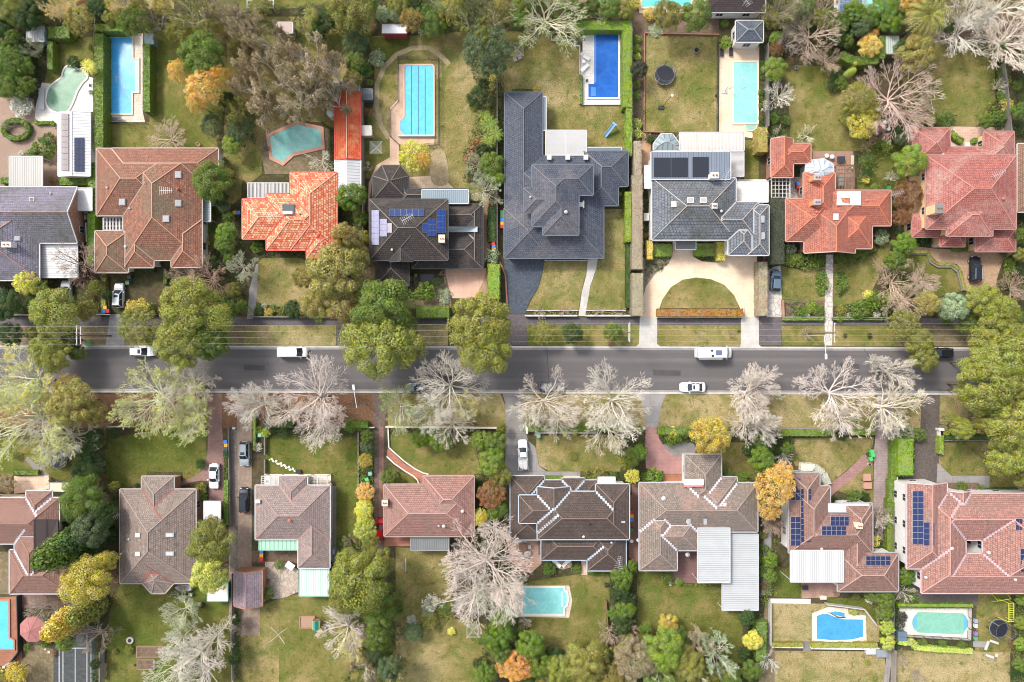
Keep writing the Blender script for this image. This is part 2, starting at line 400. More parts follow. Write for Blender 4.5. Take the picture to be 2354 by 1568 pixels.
def window_meshes(w_, h_):
    if (w_, h_) not in WINM:
        f = MB()
        for a in ((-w_ / 2, -.03, 0, w_ / 2, .05, .07), (-w_ / 2, -.03, h_ - .07, w_ / 2, .05, h_), (-w_ / 2, -.028, .07, -w_ / 2 + .07, .048, h_ - .07), (w_ / 2 - .07, -.028, .07, w_ / 2, .048, h_ - .07), (-.03, -.026, .07, .03, .046, h_ - .07)): f.box(*a)
        g = MB(); g.box(-w_ / 2 + .07, 0, .07, w_ / 2 - .07, .03, h_ - .07)
        WINM[(w_, h_)] = (f.mesh('window', WHITE), g.mesh('pane', GLASS))
    return WINM[(w_, h_)]
class House:
    """wings: list of levels (z, pitch, [wing spec], material or None)"""
    def __init__(s, name, label, cat, levels, mat, ridge, gutter, wall, group=None, zig=None, windows=True, valley=None, over=.45, capw=.12, lm=None):
        L = [(z, p, [rect_wing(*w_[:4], w_[4] if len(w_) > 4 else '', z, p) if not isinstance(w_[0], tuple) else Wing([W(x, y, z) for x, y in w_], [True] * len(w_), z, p) for w_ in ws], m or mat) for z, p, ws, m in levels]
        L2 = []
        for z, p, ws, m in L:      # wings that do not touch become roofs of their own
            bb = [(min(q[0] for q in w_.pts), max(q[0] for q in w_.pts), min(q[1] for q in w_.pts), max(q[1] for q in w_.pts)) for w_ in ws]; gid = list(range(len(ws)))
            for i in range(len(ws)):
                for j in range(i):
                    if bb[i][0] < bb[j][1] and bb[j][0] < bb[i][1] and bb[i][2] < bb[j][3] and bb[j][2] < bb[i][3]: a_, b_ = gid[i], gid[j]; gid = [b_ if g_ == a_ else g_ for g_ in gid]
            for g_ in sorted(set(gid)): L2.append((z, p, [w_ for w_, k in zip(ws, gid) if k == g_], m))
        L = L2; s.L = L; allp = [q for l in L for w_ in l[2] for q in w_.pts]
        cx = (min(q[0] for q in allp) + max(q[0] for q in allp)) / 2; cy = (min(q[1] for q in allp) + max(q[1] for q in allp)) / 2
        s.root = empty(name, (cx, cy, 0), label, cat, group)
        wmb = MB()
        for z, p, ws, m in L:
            rf = MB(); faces = roof_faces(ws); cand = []; vals = []
            for Q, n, c, pp in faces:
                g = math.hypot(*n); sx, sy = (n[0] / g, n[1] / g) if g > 1e-6 else (0, 1); k = math.sqrt(1 + g * g)
                off = (hash((round(sx, 1), round(sy, 1))) % 7) * .13
                rf.poly([(x, y, n[0] * x + n[1] * y + c) for x, y in Q], [(-sy * x + sx * y + off, (sx * x + sy * y) * k) for x, y in Q])
                for i in range(len(Q)):
                    a = Q[i]; b = Q[(i + 1) % len(Q)]; dx, dy = b[0] - a[0], b[1] - a[1]; LL = math.hypot(dx, dy)
                    if LL < .12: continue
                    mx, my = (a[0] + b[0]) / 2, (a[1] + b[1]) / 2; e = .06; tx, ty = -dy / LL * e, dx / LL * e
                    h0 = env(ws, (mx, my), .001); h1 = env(ws, (mx + tx, my + ty), 0); h2 = env(ws, (mx - tx, my - ty), 0)
                    if min(h1, h2) < -1e8: continue
                    if abs(h1 - h0) > .2 or abs(h2 - h0) > .2: continue
                    q = h1 + h2 - 2 * h0
                    if q < -.008: cand.append((a, b))
                    elif q > .008: vals.append((a, b))
            mk('roof', rf, m, s.root)
            if ridge:
                cm = MB()
                for a, b in merge_lines(cand):
                    za, zb = env(ws, a, .08), env(ws, b, .08)
                    if min(za, zb) < -1e8 or math.hypot(a[0] - b[0], a[1] - b[1]) < .4: continue
                    cm.bar((*a, za + .01), (*b, zb + .01), capw, .12)
                if cm.f: mk('ridge_cap', cm, ridge, s.root)
            vms = []
            for a, b in merge_lines(vals):
                LL = math.hypot(a[0] - b[0], a[1] - b[1])
                za, zb = env(ws, a, .08), env(ws, b, .08)
                if min(za, zb) < -1e8 or LL < .6: continue
                vm = MB(); vms.append(vm)
                if zig and LL > 1.2:
                    n = max(2, round(LL / .5)); ux, uy = (b[0] - a[0]) / n, (b[1] - a[1]) / n; hw = .1
                    for k in range(n):
                        x0, y0 = a[0] + ux * k, a[1] + uy * k; x1 = x0 + ux; ym = y0 + uy / 2
                        hh = abs(uy) / 2 + hw * .55
                        cs = [(x0, ym - hh), (x1, ym - hh), (x1, ym + hh), (x0, ym + hh)]
                        zs = [env(ws, q_, .3) for q_ in cs]
                        if min(zs) < -1e8: continue
                        zt = max(zs) + .04
                        vm.poly([(q_[0], q_[1], max(zq + .05, zt - .25)) for q_, zq in zip(cs, zs)])
                elif valley: vm.bar((*a, za + .05), (*b, zb + .05), .22, .03)
            for vm in vms:
                if vm.f: mk('valley_flashing', vm, zig or valley, s.root)
            gm = MB()
            for A, i, a, b in outline(ws):
                pr = profile(A, i, a, b); n = A.e[i][0]
                for q0, q1 in zip(pr, pr[1:]):
                    o = .07
                    gm.bar((q0[0] - n[0] * o, q0[1] - n[1] * o, q0[2] - .07), (q1[0] - n[0] * o, q1[1] - n[1] * o, q1[2] - .07), .15, .2)
            mk('gutter', gm, gutter, s.root)
            if wall:
                iw = [w_.inset(over) for w_ in ws]
                for A, i, a, b in outline(iw):
                    pr = profile(A, i, a, b)
                    if A.hip[i]: pr = [(a[0], a[1], z + .05), (b[0], b[1], z + .05)]
                    for q0, q1 in zip(pr, pr[1:]):
                        LL = math.hypot(q1[0] - q0[0], q1[1] - q0[1])
                        wmb.poly([(q0[0], q0[1], 0), (q1[0], q1[1], 0), (q1[0], q1[1], q1[2] - .04), (q0[0], q0[1], q0[2] - .04)], [(0, 0), (LL, 0), (LL, q1[2]), (0, q0[2])])
                    LL = math.hypot(b[0] - a[0], b[1] - a[1])
                    if windows and LL > 2.6:
                        nw = max(1, int(LL / 4.2)); n = A.e[i][0]; rz = math.atan2(-n[1], -n[0]) - math.pi / 2 + math.pi
                        fl = [1.0] if z < 4.5 else ([3.9] if z > 4.5 and len(L) > 1 else [1.0, 3.9])
                        fme, pme = window_meshes(1.3, 1.25)
                        for k in range(nw):
                            t = (k + .5) / nw; x = a[0] + (b[0] - a[0]) * t - n[0] * .06; y = a[1] + (b[1] - a[1]) * t - n[1] * .06
                            for fz in fl:
                                if fz + 1.3 > z: continue
                                wo = link('window', fme, s.root, (x - cx, y - cy, fz), None, rz); link('pane', pme, wo)
        if wmb.f: mk('wall', wmb, wall, s.root)
        if lm: LANDS.append((lm, *UVof((cx, cy)), (max(q[0] for q in allp) - min(q[0] for q in allp)) / 2 / S, (max(q[1] for q in allp) - min(q[1] for q in allp)) / 2 / S))
    def at(s, x, y):
        z = 4.0
        for _ in range(5):
            q = W(x, y, z); zz = max(env(l[2], q, .01) for l in s.L)
            if zz < -1e8: zz = z if z != 4.0 else 3.0
            z = zz
        q = W(x, y, z); return Vector((q[0], q[1], z))
    def quad(s, x0, y0, x1, y1, lift): return [s.at(x, y) + Vector((0, 0, lift)) for x, y in ((x0, y1), (x1, y1), (x1, y0), (x0, y0))]
    def slab(s, name, x0, y0, x1, y1, lift, thick, mat, parent=None, uv=None):
        q = s.quad(x0, y0, x1, y1, lift); mb = MB(); U = [(0, 0), (1, 0), (1, 1), (0, 1)]
        mb.poly(q, U)
        for i in range(4):
            a, b = q[i], q[(i + 1) % 4]; d = Vector((0, 0, thick)); mb.poly([a - d, b - d, b, a])
        o = mk(name, mb, mat, s.root)
        if parent is not None: pass
        return o
    def solar(s, x0, y0, x1, y1, nx, ny, col=(.012, .028, .10), frame=None):
        fm = frame or STEEL; dx = (x1 - x0) / nx; dy = (y1 - y0) / ny; g = .04
        c0 = s.quad(x0, y0, x1, y1, 0)   # one plane through the array's corners
        for i in range(nx):
            for j in range(ny):
                def P(fx, fy, l):
                    a = c0[3].lerp(c0[2], fx); b = c0[0].lerp(c0[1], fx); v = a.lerp(b, fy); v.z += l; return v
                f0, f1, g0, g1 = i / nx, (i + 1) / nx, j / ny, (j + 1) / ny; ex = .02 / nx; ey = .02 / ny; ix = .035 / nx; iy = .035 / ny
                mb = MB(); q = [P(f0 + ex, g1 - ey, .16), P(f1 - ex, g1 - ey, .16), P(f1 - ex, g0 + ey, .16), P(f0 + ex, g0 + ey, .16)]
                mb.poly(q, None, 0)
                for k in range(4):
                    a, b = q[k], q[(k + 1) % 4]; d = Vector((0, 0, .1)); mb.poly([a - d, b - d, b, a], None, 0)
                mb.poly([P(f0 + ix, g1 - iy, .175), P(f1 - ix, g1 - iy, .175), P(f1 - ix, g0 + iy, .175), P(f0 + ix, g0 + iy, .175)], [(0, 0), (1, 0), (1, 1), (0, 1)], 1)
                mk('solar_panel', mb, [fm, solar_mat(col)], s.root)
    def skylight(s, x, y, w_=50, h_=50, col=None):
        o = s.slab('skylight', x - w_ / 2, y - h_ / 2, x + w_ / 2, y + h_ / 2, .2, .25, WHITE)
        q = s.quad(x - w_ * .38, y - h_ * .38, x + w_ * .38, y + h_ * .38, .225); mb = MB(); mb.poly(q)
        p = mk('pane', mb, col or plain((.5, .52, .55), .1), s.root); p.parent = o; p.location = (0, 0, 0)
    def chimney(s, x, y, w_=.9, d_=.7, h_=1.2, mat=None, top=None):
        p = s.at(x, y); mb = MB(); mb.box(p.x - w_ / 2, p.y - d_ / 2, p.z - .8, p.x + w_ / 2, p.y + d_ / 2, p.z + h_)
        o = mk('chimney', mb, mat or BRICK, s.root); c = MB(); c.box(p.x - w_ / 2 - .08, p.y - d_ / 2 - .08, p.z + h_, p.x + w_ / 2 + .08, p.y + d_ / 2 + .08, p.z + h_ + .14)
        for k in (-1, 1): c.cyl((p.x + k * w_ * .22, p.y), .13, p.z + h_ + .14, p.z + h_ + .4, 8, 1)
        cc = mk('chimney_cap', c, [top or CREAM, plain((.3, .12, .07))], s.root); cc.parent = o; cc.location = (0, 0, 0)
    def vent(s, x, y, r=.18, col=None):
        r *= .7; p = s.at(x, y); mb = MB(); mb.cyl((p.x, p.y), r, p.z - .1, p.z + .3, 10); mb.cyl((p.x, p.y), r * 1.5, p.z + .3, p.z + .42, 10, r2=r * .6)
        mk('roof_vent', mb, col or WHITE, s.root)
    def antenna(s, x, y, ang=.4):
        p = s.at(x, y); mb = MB(); t = p + Vector((0, 0, 2.2)); mb.bar(p, t, .06, .06)
        d = Vector((math.cos(ang), math.sin(ang), 0)); e = Vector((-d.y, d.x, 0)); mb.bar(t - d, t + d * 1.2, .05, .05)
        for k in range(7): c = t + d * (k * .33 - .95); L_ = .75 - .05 * k; mb.bar(c - e * L_, c + e * L_, .035, .035)
        mk('antenna', mb, STEEL, s.root)
LANDS = []
# ---------------------------------------------------------------- flat surfaces
FZ = [0]
def smooth_pts(P, n=5):
    out = []; m = len(P)
    for i in range(m):
        p0, p1, p2, p3 = P[i - 1], P[i], P[(i + 1) % m], P[(i + 2) % m]
        for k in range(n):
            t = k / n
            out.append(tuple(.5 * ((2 * p1[j]) + (p2[j] - p0[j]) * t + (2 * p0[j] - 5 * p1[j] + 4 * p2[j] - p3[j]) * t * t + (3 * p1[j] - p0[j] - 3 * p2[j] + p3[j]) * t ** 3) for j in (0, 1)))
    return out
def rect(x0, y0, x1, y1): return [(x0, y0), (x1, y0), (x1, y1), (x0, y1)]
def flat(name, pts, mat, lvl=1, sm=False, label=None, kind='structure', edge=None, cat=None):
    if len(pts) == 2: pts = rect(*pts[0], *pts[1])
    if sm: pts = smooth_pts(pts)
    FZ[0] += 1; z = lvl * .008 + (FZ[0] % 9) * .0008
    P = [(*W(x, y, z), z) for x, y in pts]
    tri = tessellate_polygon([[Vector(p) for p in P]]); mb = MB()
    for t in tri:
        q = [P[i] for i in t]
        if area([(a[0], a[1]) for a in q]) < 0: q = q[::-1]
        mb.poly(q)
    o = mk(name, mb, mat); tag(o, label, cat, None, kind); return o
def pool(water, label, c1, c2, sm=False, coping=(.6, .55, .46), cw=.35, lm=None, steps=None, extra=None, lines=None):
    P = smooth_pts(water) if sm else water
    P = [W(x, y) for x, y in P]
    if area(P) < 0: P = P[::-1]
    cx = sum(p[0] for p in P) / len(P); cy = sum(p[1] for p in P) / len(P)
    root = empty('swimming_pool', (cx, cy, 0), label, 'pool', 'backyard swimming pools')
    mb = MB(); Z = .16
    for t in tessellate_polygon([[Vector((*p, 0)) for p in P]]):
        q = [(*P[i], Z) for i in t]
        if area([(a[0], a[1]) for a in q]) < 0: q = q[::-1]
        mb.poly(q)
    wo = mk('water', mb, water_mat(c1, c2, label), root)
    m = len(P); O = []
    for i in range(m):
        a, b, c = P[i - 1], P[i], P[(i + 1) % m]
        n1 = Vector((b[1] - a[1], a[0] - b[0])).normalized(); n2 = Vector((c[1] - b[1], b[0] - c[0])).normalized(); n = n1 + n2
        k = cw / max(.35, (1 + n1.dot(n2)) / 2) ** .5 if n.length > .1 else cw; n = n.normalized() if n.length > .1 else n1
        O.append((b[0] + n.x * k, b[1] + n.y * k))
    rb = MB()
    for i in range(m):
        j = (i + 1) % m; t_ = .21
        rb.poly([(*P[i], t_), (*O[i], t_), (*O[j], t_), (*P[j], t_)]); rb.poly([(*O[i], 0), (*O[j], 0), (*O[j], t_), (*O[i], t_)]); rb.poly([(*P[j], .05), (*P[i], .05), (*P[i], t_), (*P[j], t_)])
    mk('coping', rb, plain(coping, .7, 0, .12, 3), root)
    for st in steps or []:
        q = [(*W(x, y), Z + .012) for x, y in (rect(*st[:4]) if not isinstance(st[0], tuple) else st)]
        s_ = MB(); 
        if area([(a[0], a[1]) for a in q]) < 0: q = q[::-1]
        s_.poly(q); mk('steps', s_, plain(tuple(min(.9, x * 1.5 + .04) for x in c2), .3, 0, .05), root)
    if lines:
        for x0, y0, x1, y1 in lines:
            s_ = MB(); a, b = W(x0, y0), W(x1, y1); s_.bar((*a, Z + .01), (*b, Z + .01), .12, .012); mk('lane_line', s_, plain((.03, .1, .2), .3), root)
    if lm: LANDS.append((lm, *UVof((cx, cy)), (max(q[0] for q in P) - min(q[0] for q in P)) / 2 / S, (max(q[1] for q in P) - min(q[1] for q in P)) / 2 / S))
    return root
def hose(pts, root, z=.19):
    P = [(*W(x, y), z) for x, y in pts]; mb = MB()
    for a, b in zip(P, P[1:]): mb.bar(a, b, .07, .05)
    mk('cleaner_hose', mb, WHITE, root)

# ---------------------------------------------------------------- labels that are worked out from what stands near
AUTO = []
def auto(o, prefix, p, cat, group=None):
    o['category'] = cat
    if group: o['group'] = group
    u, v = UVof(p); AUTO.append([o, prefix, u, v])
def finish_labels():
    NUM = {2: 'two', 3: 'three', 4: 'four', 5: 'five', 6: 'six', 7: 'seven', 8: 'eight', 9: 'nine', 10: 'ten', 11: 'eleven', 12: 'twelve'}
    ORD = ['', 'second', 'third', 'fourth', 'fifth', 'sixth', 'seventh', 'eighth', 'ninth', 'tenth', 'eleventh', 'twelfth']
    G = {}
    for it in AUTO:
        o, pre, u, v = it; best = None
        for ph, x, y, hw, hh in LANDS:
            dx, dy = u - x, v - y; ex, ey = max(0, abs(dx) - hw), max(0, abs(dy) - hh); d = math.hypot(ex, ey)
            if best is None or d < best[0]:
                if ex == 0 and ey == 0: rel = 'beside'
                elif ex > ey: rel = 'left of' if dx < 0 else 'right of'
                else: rel = 'above' if dy < 0 else 'below'
                best = (d, rel, ph)
        key = f'{pre} {best[1]} {best[2]}'; G.setdefault(key, []).append(it)
    for key, L in G.items():
        if len(L) == 1: L[0][0]['label'] = key; continue
        sx = max(i[2] for i in L) - min(i[2] for i in L); sy = max(i[3] for i in L) - min(i[3] for i in L)
        h = sx >= sy; L.sort(key=lambda i: i[2] if h else i[3]); n = len(L); A_, B_, F = ('leftmost', 'rightmost', 'left') if h else ('topmost', 'lowest', 'top')
        for k, i in enumerate(L):
            w_ = A_ if k == 0 else B_ if k == n - 1 else (f'{ORD[k]} from {F}' if k < 12 else f'number {k + 1} from {F}')
            i[0]['label'] = f'{key}, {w_}' + (f' of {NUM[n]}' if n in NUM and k in (0, n - 1) and n > 2 else '')
# ---------------------------------------------------------------- vegetation meshes
rs = np.random.RandomState(11)
def fast_mesh(name, V, F, mat):
    me = bpy.data.meshes.new(name); n = len(F); k = F.shape[1]
    me.vertices.add(len(V)); me.vertices.foreach_set('co', np.asarray(V, dtype='f').ravel())
    me.loops.add(n * k); me.loops.foreach_set('vertex_index', F.ravel().astype('i'))
    me.polygons.add(n); me.polygons.foreach_set('loop_start', (np.arange(n) * k).astype('i')); me.polygons.foreach_set('loop_total', np.full(n, k, 'i'))
    me.materials.append(mat); me.update(calc_edges=True); return me
def leafquads(P, Nn, size, jit=.6):
    P = np.asarray(P); n = len(P); Nn = np.asarray(Nn) + rs.normal(0, jit, (n, 3)); Nn /= np.linalg.norm(Nn, axis=1)[:, None] + 1e-9
    a = rs.normal(0, 1, (n, 3)); t = np.cross(Nn, a); t /= np.linalg.norm(t, axis=1)[:, None] + 1e-9; b = np.cross(Nn, t)
    s = (size * rs.uniform(.6, 1.35, n))[:, None]; L = rs.uniform(.6, 1.0, n)[:, None]
    V = np.stack([P - t * s, P - b * s * L * .7, P + t * s, P + b * s * L * .7], 1).reshape(-1, 3)
    return V, np.arange(n * 4).reshape(-1, 4)
def sph(n):
    v = rs.normal(0, 1, (n, 3)); return v / np.linalg.norm(v, axis=1)[:, None]
def lobed(nl, per, size, lr=(.2, .32), flat_=.7, up=-.25, jit=.45, reach=.8, inner=500):
    P = []; Nn = []
    for i in range(nl):
        z = 1 - (1 - up) * (i + .5) / nl; r = math.sqrt(max(0, 1 - z * z)); a = 2.39996 * i + rs.uniform(-.35, .35)
        rr = reach * rs.uniform(.8, 1.12); c = np.array([r * math.cos(a) * rr, r * math.sin(a) * rr, z * rr * flat_]); lrad = rs.uniform(*lr)
        d = sph(per); d[:, 2] = np.where(d[:, 2] < -.3, -d[:, 2], d[:, 2])
        P.append(c + d * lrad * rs.uniform(.78, 1.08, (per, 1)) * np.array([1, 1, .85])); Nn.append(d)
    d = sph(inner); d[:, 2] = abs(d[:, 2]) * .9; P.append(d * .62 * np.array([1, 1, flat_])); Nn.append(d)
    return leafquads(np.concatenate(P), np.concatenate(Nn), size, jit)
def tubes(segs, sides=3):
    A = np.array([s[0] for s in segs]); B = np.array([s[1] for s in segs]); ra = np.array([s[2] for s in segs])[:, None]; rb = np.array([s[3] for s in segs])[:, None]
    D = B - A; D /= np.linalg.norm(D, axis=1)[:, None] + 1e-9; up = np.where(abs(D[:, 2:3]) > .9, [[1., 0, 0]], [[0, 0, 1.]]); U = np.cross(D, up); U /= np.linalg.norm(U, axis=1)[:, None] + 1e-9; Vv = np.cross(D, U)
    R_ = []
    for base, r in ((A, ra), (B, rb)):
        for k in range(sides):
            a = 6.28318 * k / sides; R_.append(base + (U * math.cos(a) + Vv * math.sin(a)) * r)
    V = np.stack(R_, 1).reshape(-1, 3); n = len(segs); o = (np.arange(n) * 2 * sides)[:, None]
    F = [np.concatenate([o + k, o + (k + 1) % sides, o + sides + (k + 1) % sides, o + sides + k], 1) for k in range(sides)]
    return V, np.concatenate(F)
def grow(nmain=9, depth=4, seed=1, upness=.5, trunk=.3, wig=.09, r0=.02, spread=.85, nseg=4, curl=.0):
    """limbs that run outwards and carry side branches alternately, ever finer"""
    rr = random.Random(seed); segs = []; ends = []
    def br(p, d, L, r, lv):
        n = nseg if lv > 1 else 3 if lv else 2; q = p; sg = rr.choice((-1, 1))
        for k in range(n):
            rad = Vector((q.x, q.y, 0)); rad = rad.normalized() if rad.length > .02 else Vector((0, 0, 0))
            d = (d + rad * .12 + Vector((rr.gauss(0, wig), rr.gauss(0, wig), rr.gauss(.03, wig)))).normalized(); q2 = q + d * L / n
            ra, rb = r * (1 - .5 * k / n), r * (1 - .5 * (k + 1) / n); segs.append((tuple(q), tuple(q2), ra, rb)); q = q2
            if lv > 0 and (k < n - 1 or lv > 1) and rr.random() < (.86 if lv > 2 else .8):
                s_ = d.cross(Vector((rr.gauss(0, .35), rr.gauss(0, .35), 1))).normalized() * sg; sg = -sg
                br(q, (d + s_ * spread * rr.uniform(.7, 1.35) + Vector((0, 0, rr.gauss(.08, .25)))).normalized(), L * rr.uniform(.42, .62) * (1.1 - .3 * k / n), rb * .62, lv - 1)
        if lv > 0: br(q, d, L * .45, r * .42, lv - 1)
        else: ends.append((tuple(q), tuple(d)))
    segs.append(((0, 0, 0), (0, 0, trunk), r0 * 2.0, r0 * 1.5))
    for i in range(nmain):
        a = 6.2832 * i / nmain + rr.uniform(-.3, .3); el = rr.uniform(.2, 1.25) * upness * 1.6
        if i == 0: el = 1.3
        br(Vector((0, 0, trunk * rr.uniform(.7, 1))), Vector((math.cos(a) * math.cos(el), math.sin(a) * math.cos(el), math.sin(el))), rr.uniform(.42, .6), r0 * rr.uniform(.7, 1.1), depth)
    P = np.array([s[1] for s in segs]); R95 = np.percentile(np.hypot(P[:, 0], P[:, 1]), 95); zt = np.percentile(P[:, 2], 99); k = np.array([1 / R95, 1 / R95, 1 / zt])
    return [(np.array(a) * k, np.array(b) * k, c, d) for a, b, c, d in segs], [(np.array(a) * k, d) for a, d in ends]
G_ = {}
def prep():
    G_['ever'] = [fast_mesh('crown', *lobed(n, per, .029, lr, .8, -.2, .22, .76), LEAF) for n, per, lr in ((34, 400, (.16, .33)), (26, 520, (.2, .38)), (46, 300, (.12, .3)))]
    G_['fluff'] = [fast_mesh('crown', *lobed(85, 130, .027, (.10, .22), .75, -.3, .5, .82), LEAF) for _ in range(2)]
    G_['shrub'] = [fast_mesh('shrub', *lobed(n, 45, .085, (.28, .42), .75, -.1, .6, .68, 120), LEAF) for n in (16, 20, 13)]
    G_['ball'] = [fast_mesh('shrub', *lobed(26, 60, .07, (.2, .26), .9, -.35, .5, .78, 200), LEAF)]
    cn = []
    for nl, s_, ps in ((150, .05, 45), (120, .06, 55)):   # columnar conifers: tufts over a tapering column, unit radius and height
        P = []; Nn = []
        for i in range(nl):
            z = (i + .5) / nl; rad = (1 - z) ** .45 * (.5 + .5 * min(1, z * 3)); a = 2.39996 * i; c = np.array([rad * .8 * math.cos(a), rad * .8 * math.sin(a), z])
            d = sph(ps); P.append(c + d * np.array([.3, .3, .045]) * rs.uniform(.6, 1.1, (ps, 1))); Nn.append(d + np.array([math.cos(a), math.sin(a), .4]))
        V, F = leafquads(np.concatenate(P), np.concatenate(Nn), 1.0, .5); V4 = V.reshape(-1, 4, 3); c = V4.mean(1, keepdims=True); V = (c + (V4 - c) * np.array([.075, .075, .02])).reshape(-1, 3)
        cn.append(fast_mesh('crown', V, F, LEAF))
    G_['cone'] = cn
    G_['bare'] = []; G_['bareleaf'] = []
    for sd_, nm in ((1, 11), (5, 10), (9, 12), (14, 10), (17, 11), (23, 9)):
        segs, ends = grow(nm, 4, sd_, .5, .28, .13, .027)
        segs = [(a, b, max(.0034, c), max(.0028, d)) for a, b, c, d in segs]
        G_['bare'].append(fast_mesh('branches', *tubes(segs), BARK))
        E = np.array([e[0] for e in ends]); E = E[rs.rand(len(E)) < .9]; E = np.repeat(E, 3, 0) + rs.normal(0, .012, (len(E) * 3, 3))
        G_['bareleaf'].append(fast_mesh('foliage', *leafquads(E, np.tile([0, 0, 1.], (len(E), 1)), .0155, .8), LEAF))
    G_['twig'] = []
    for sd_, nm in ((21, 7), (25, 8)):
        segs, ends = grow(nm, 3, sd_, .55, .15, .13, .028)
        segs = [(a, b, max(.008, c), max(.006, d)) for a, b, c, d in segs]
        G_['twig'].append(fast_mesh('branches', *tubes(segs), BARK))
    G_['gumb'] = []; G_['guml'] = []
    for sd_, nm, dens in ((31, 7, 34), (36, 8, 28)):
        segs, ends = grow(nm, 3, sd_, .55, .35, .24, .022, .7)
        G_['gumb'].append(fast_mesh('branches', *tubes([(a + [0, 0, .03], b + [0, 0, .03], max(.006, c), max(.005, d)) for a, b, c, d in segs], 4), BARK))
        E = np.array([e[0] for e in ends]); E = E[rs.permutation(len(E))[:270]]
        d = sph(len(E) * dens); off = d * rs.uniform(.02, .085, (len(d), 1)) * np.array([1, 1, .8]); P = np.repeat(E, dens, 0) + off
        G_['guml'].append(fast_mesh('crown', *leafquads(P, d + np.array([0, 0, .4]), .021, .6), LEAF))
    # palm and fern crowns: arching fronds with leaflets
    for key, nf, droop, wdt in (('palm', 46, .9, .1), ('fern', 13, .55, .2)):
        V = []; F = []
        for i in range(nf):
            a = 2.39996 * i; el = (1.25 - 1.2 * i / nf) if key == 'palm' else .5; L = 1.0 if key == 'fern' else rnd.uniform(.85, 1.0); q = Vector((0, 0, 0)); dirh = Vector((math.cos(a), math.sin(a), 0)); sd_ = Vector((-dirh.y, dirh.x, 0)); e = el
            ns = 12
            for k in range(ns):
                e -= droop * 1.3 / ns * (1 + k / ns); d = dirh * math.cos(e) + Vector((0, 0, math.sin(e))); q2 = q + d * L / ns; f = math.sin(math.pi * (k + 1) / (ns + 1.5)) ** .6 * wdt
                for sg in (-1, 1):
                    tip = (q + q2) / 2 + sd_ * sg * f + d * f * .7 - Vector((0, 0, f * .35)); n = len(V)
                    V += [tuple(q), tuple(q + (q2 - q) * .75), tuple(tip), tuple(q + (tip - q) * .5)]; F.append((n, n + 1, n + 2, n + 3))
                q = q2
        G_[key] = [fast_mesh('crown', np.array(V), np.array(F), LEAF)]
    tr = []
    for i in range(3):   # trunk with limbs reaching into the crown, unit height, girth in crown radii
        r_ = random.Random(i); segs = [((0, 0, 0), (0, 0, .5), .045, .034)]
        for k in range(7):
            a = k * .9 + r_.random(); o = Vector((math.cos(a), math.sin(a), 0)); m_ = o * .3 + Vector((0, 0, .5 + .25 * r_.random())); e = o * .62 + Vector((0, 0, .85 + .2 * r_.random()))
            segs += [((0, 0, .35 + .02 * k), tuple(m_), .024, .016), (tuple(m_), tuple(e), .016, .006)]
        tr.append(fast_mesh('trunk', *tubes([(np.array(a), np.array(b), c, d) for a, b, c, d in segs], 6), BARK))
    G_['trunk'] = tr
    G_['post'] = [fast_mesh('trunk', *tubes([(np.array([0, 0, 0.]), np.array([0.03, 0, .5]), 1., .8), (np.array([.03, 0, .5]), np.array([0, 0, 1.]), .8, .6)], 7), BARK)]
prep()
C = dict(dg=(.065, .115, .028), g=(.16, .235, .034), lg=(.25, .35, .04), ol=(.29, .29, .055), og=(.42, .35, .09), st=(.31, .335, .055), ye=(.76, .70, .12), yo=(.78, .54, .13), orr=(.74, .42, .10),
         go=(.66, .53, .08), gy=(.30, .25, .18), bg=(.14, .20, .085), sg=(.36, .44, .24), rb=(.32, .17, .07), gb=(.44, .36, .20), dk=(.08, .085, .05), tp=(.38, .32, .22), wh=(.7, .68, .55), rust=(.36, .20, .045), lime=(.52, .58, .10), br=(.17, .27, .025))
CN = dict(dg='dark green', g='green', lg='bright green', ol='olive green', og='olive gold', st='mid green', ye='yellow', yo='golden yellow', orr='orange', go='golden', gy='grey', bg='blue green', sg='sage green', rb='russet', gb='khaki brown', dk='very dark', tp='taupe', wh='white flowering', rust='rust orange', lime='lime green', br='vivid green')
BK = dict(w=(.98, .92, .80), t=(.66, .50, .38), k=(.52, .44, .36), y=(.92, .88, .68), p=(.76, .60, .49), d=(.09, .065, .045))
BN = dict(w='white', t='tan', k='grey', y='pale', p='pinkish', d='dark')
def jc(c, j=.12): k = 1 + rnd.uniform(-j, j); return tuple(x * k * (1 + rnd.uniform(-.05, .05)) for x in c)
def size_word(r): return 'small' if r < 1.6 else 'mid-sized' if r < 4 else 'large' if r < 7 else 'huge'
def tree(x, y, r, c='g', kind='ever', h=None, zs=None):
    """x, y, r: centre and radius of the crown as seen from above"""
    R0 = LEN(r); h = h or min(11, 2.0 + R0 * 1.0)
    zc = h * (.72 if kind in ('ever', 'fluff') else .7); P = W(x, y, zc); R1 = LEN(r, zc); rz = rnd.uniform(0, 6.28); col = jc(C[c])
    o = empty('tree', (*P, 0)); o.rotation_euler.z = rz; flat_ = (h - zc) / .62
    link('crown', rnd.choice(G_[kind]), o, (0, 0, zc), (R1 * .98, R1 * .98, max(flat_, R1 * .6)), None, col)
    link('trunk', rnd.choice(G_['trunk']), o, (0, 0, 0), (R1, R1, zc * .95), None, jc((.2, .15, .1)))
    auto(o, f'{size_word(R0)} {CN[c]} ' + ('feathery tree' if kind == 'fluff' else 'leafy tree'), W(x, y), 'tree', 'leafy garden and street trees'); return o
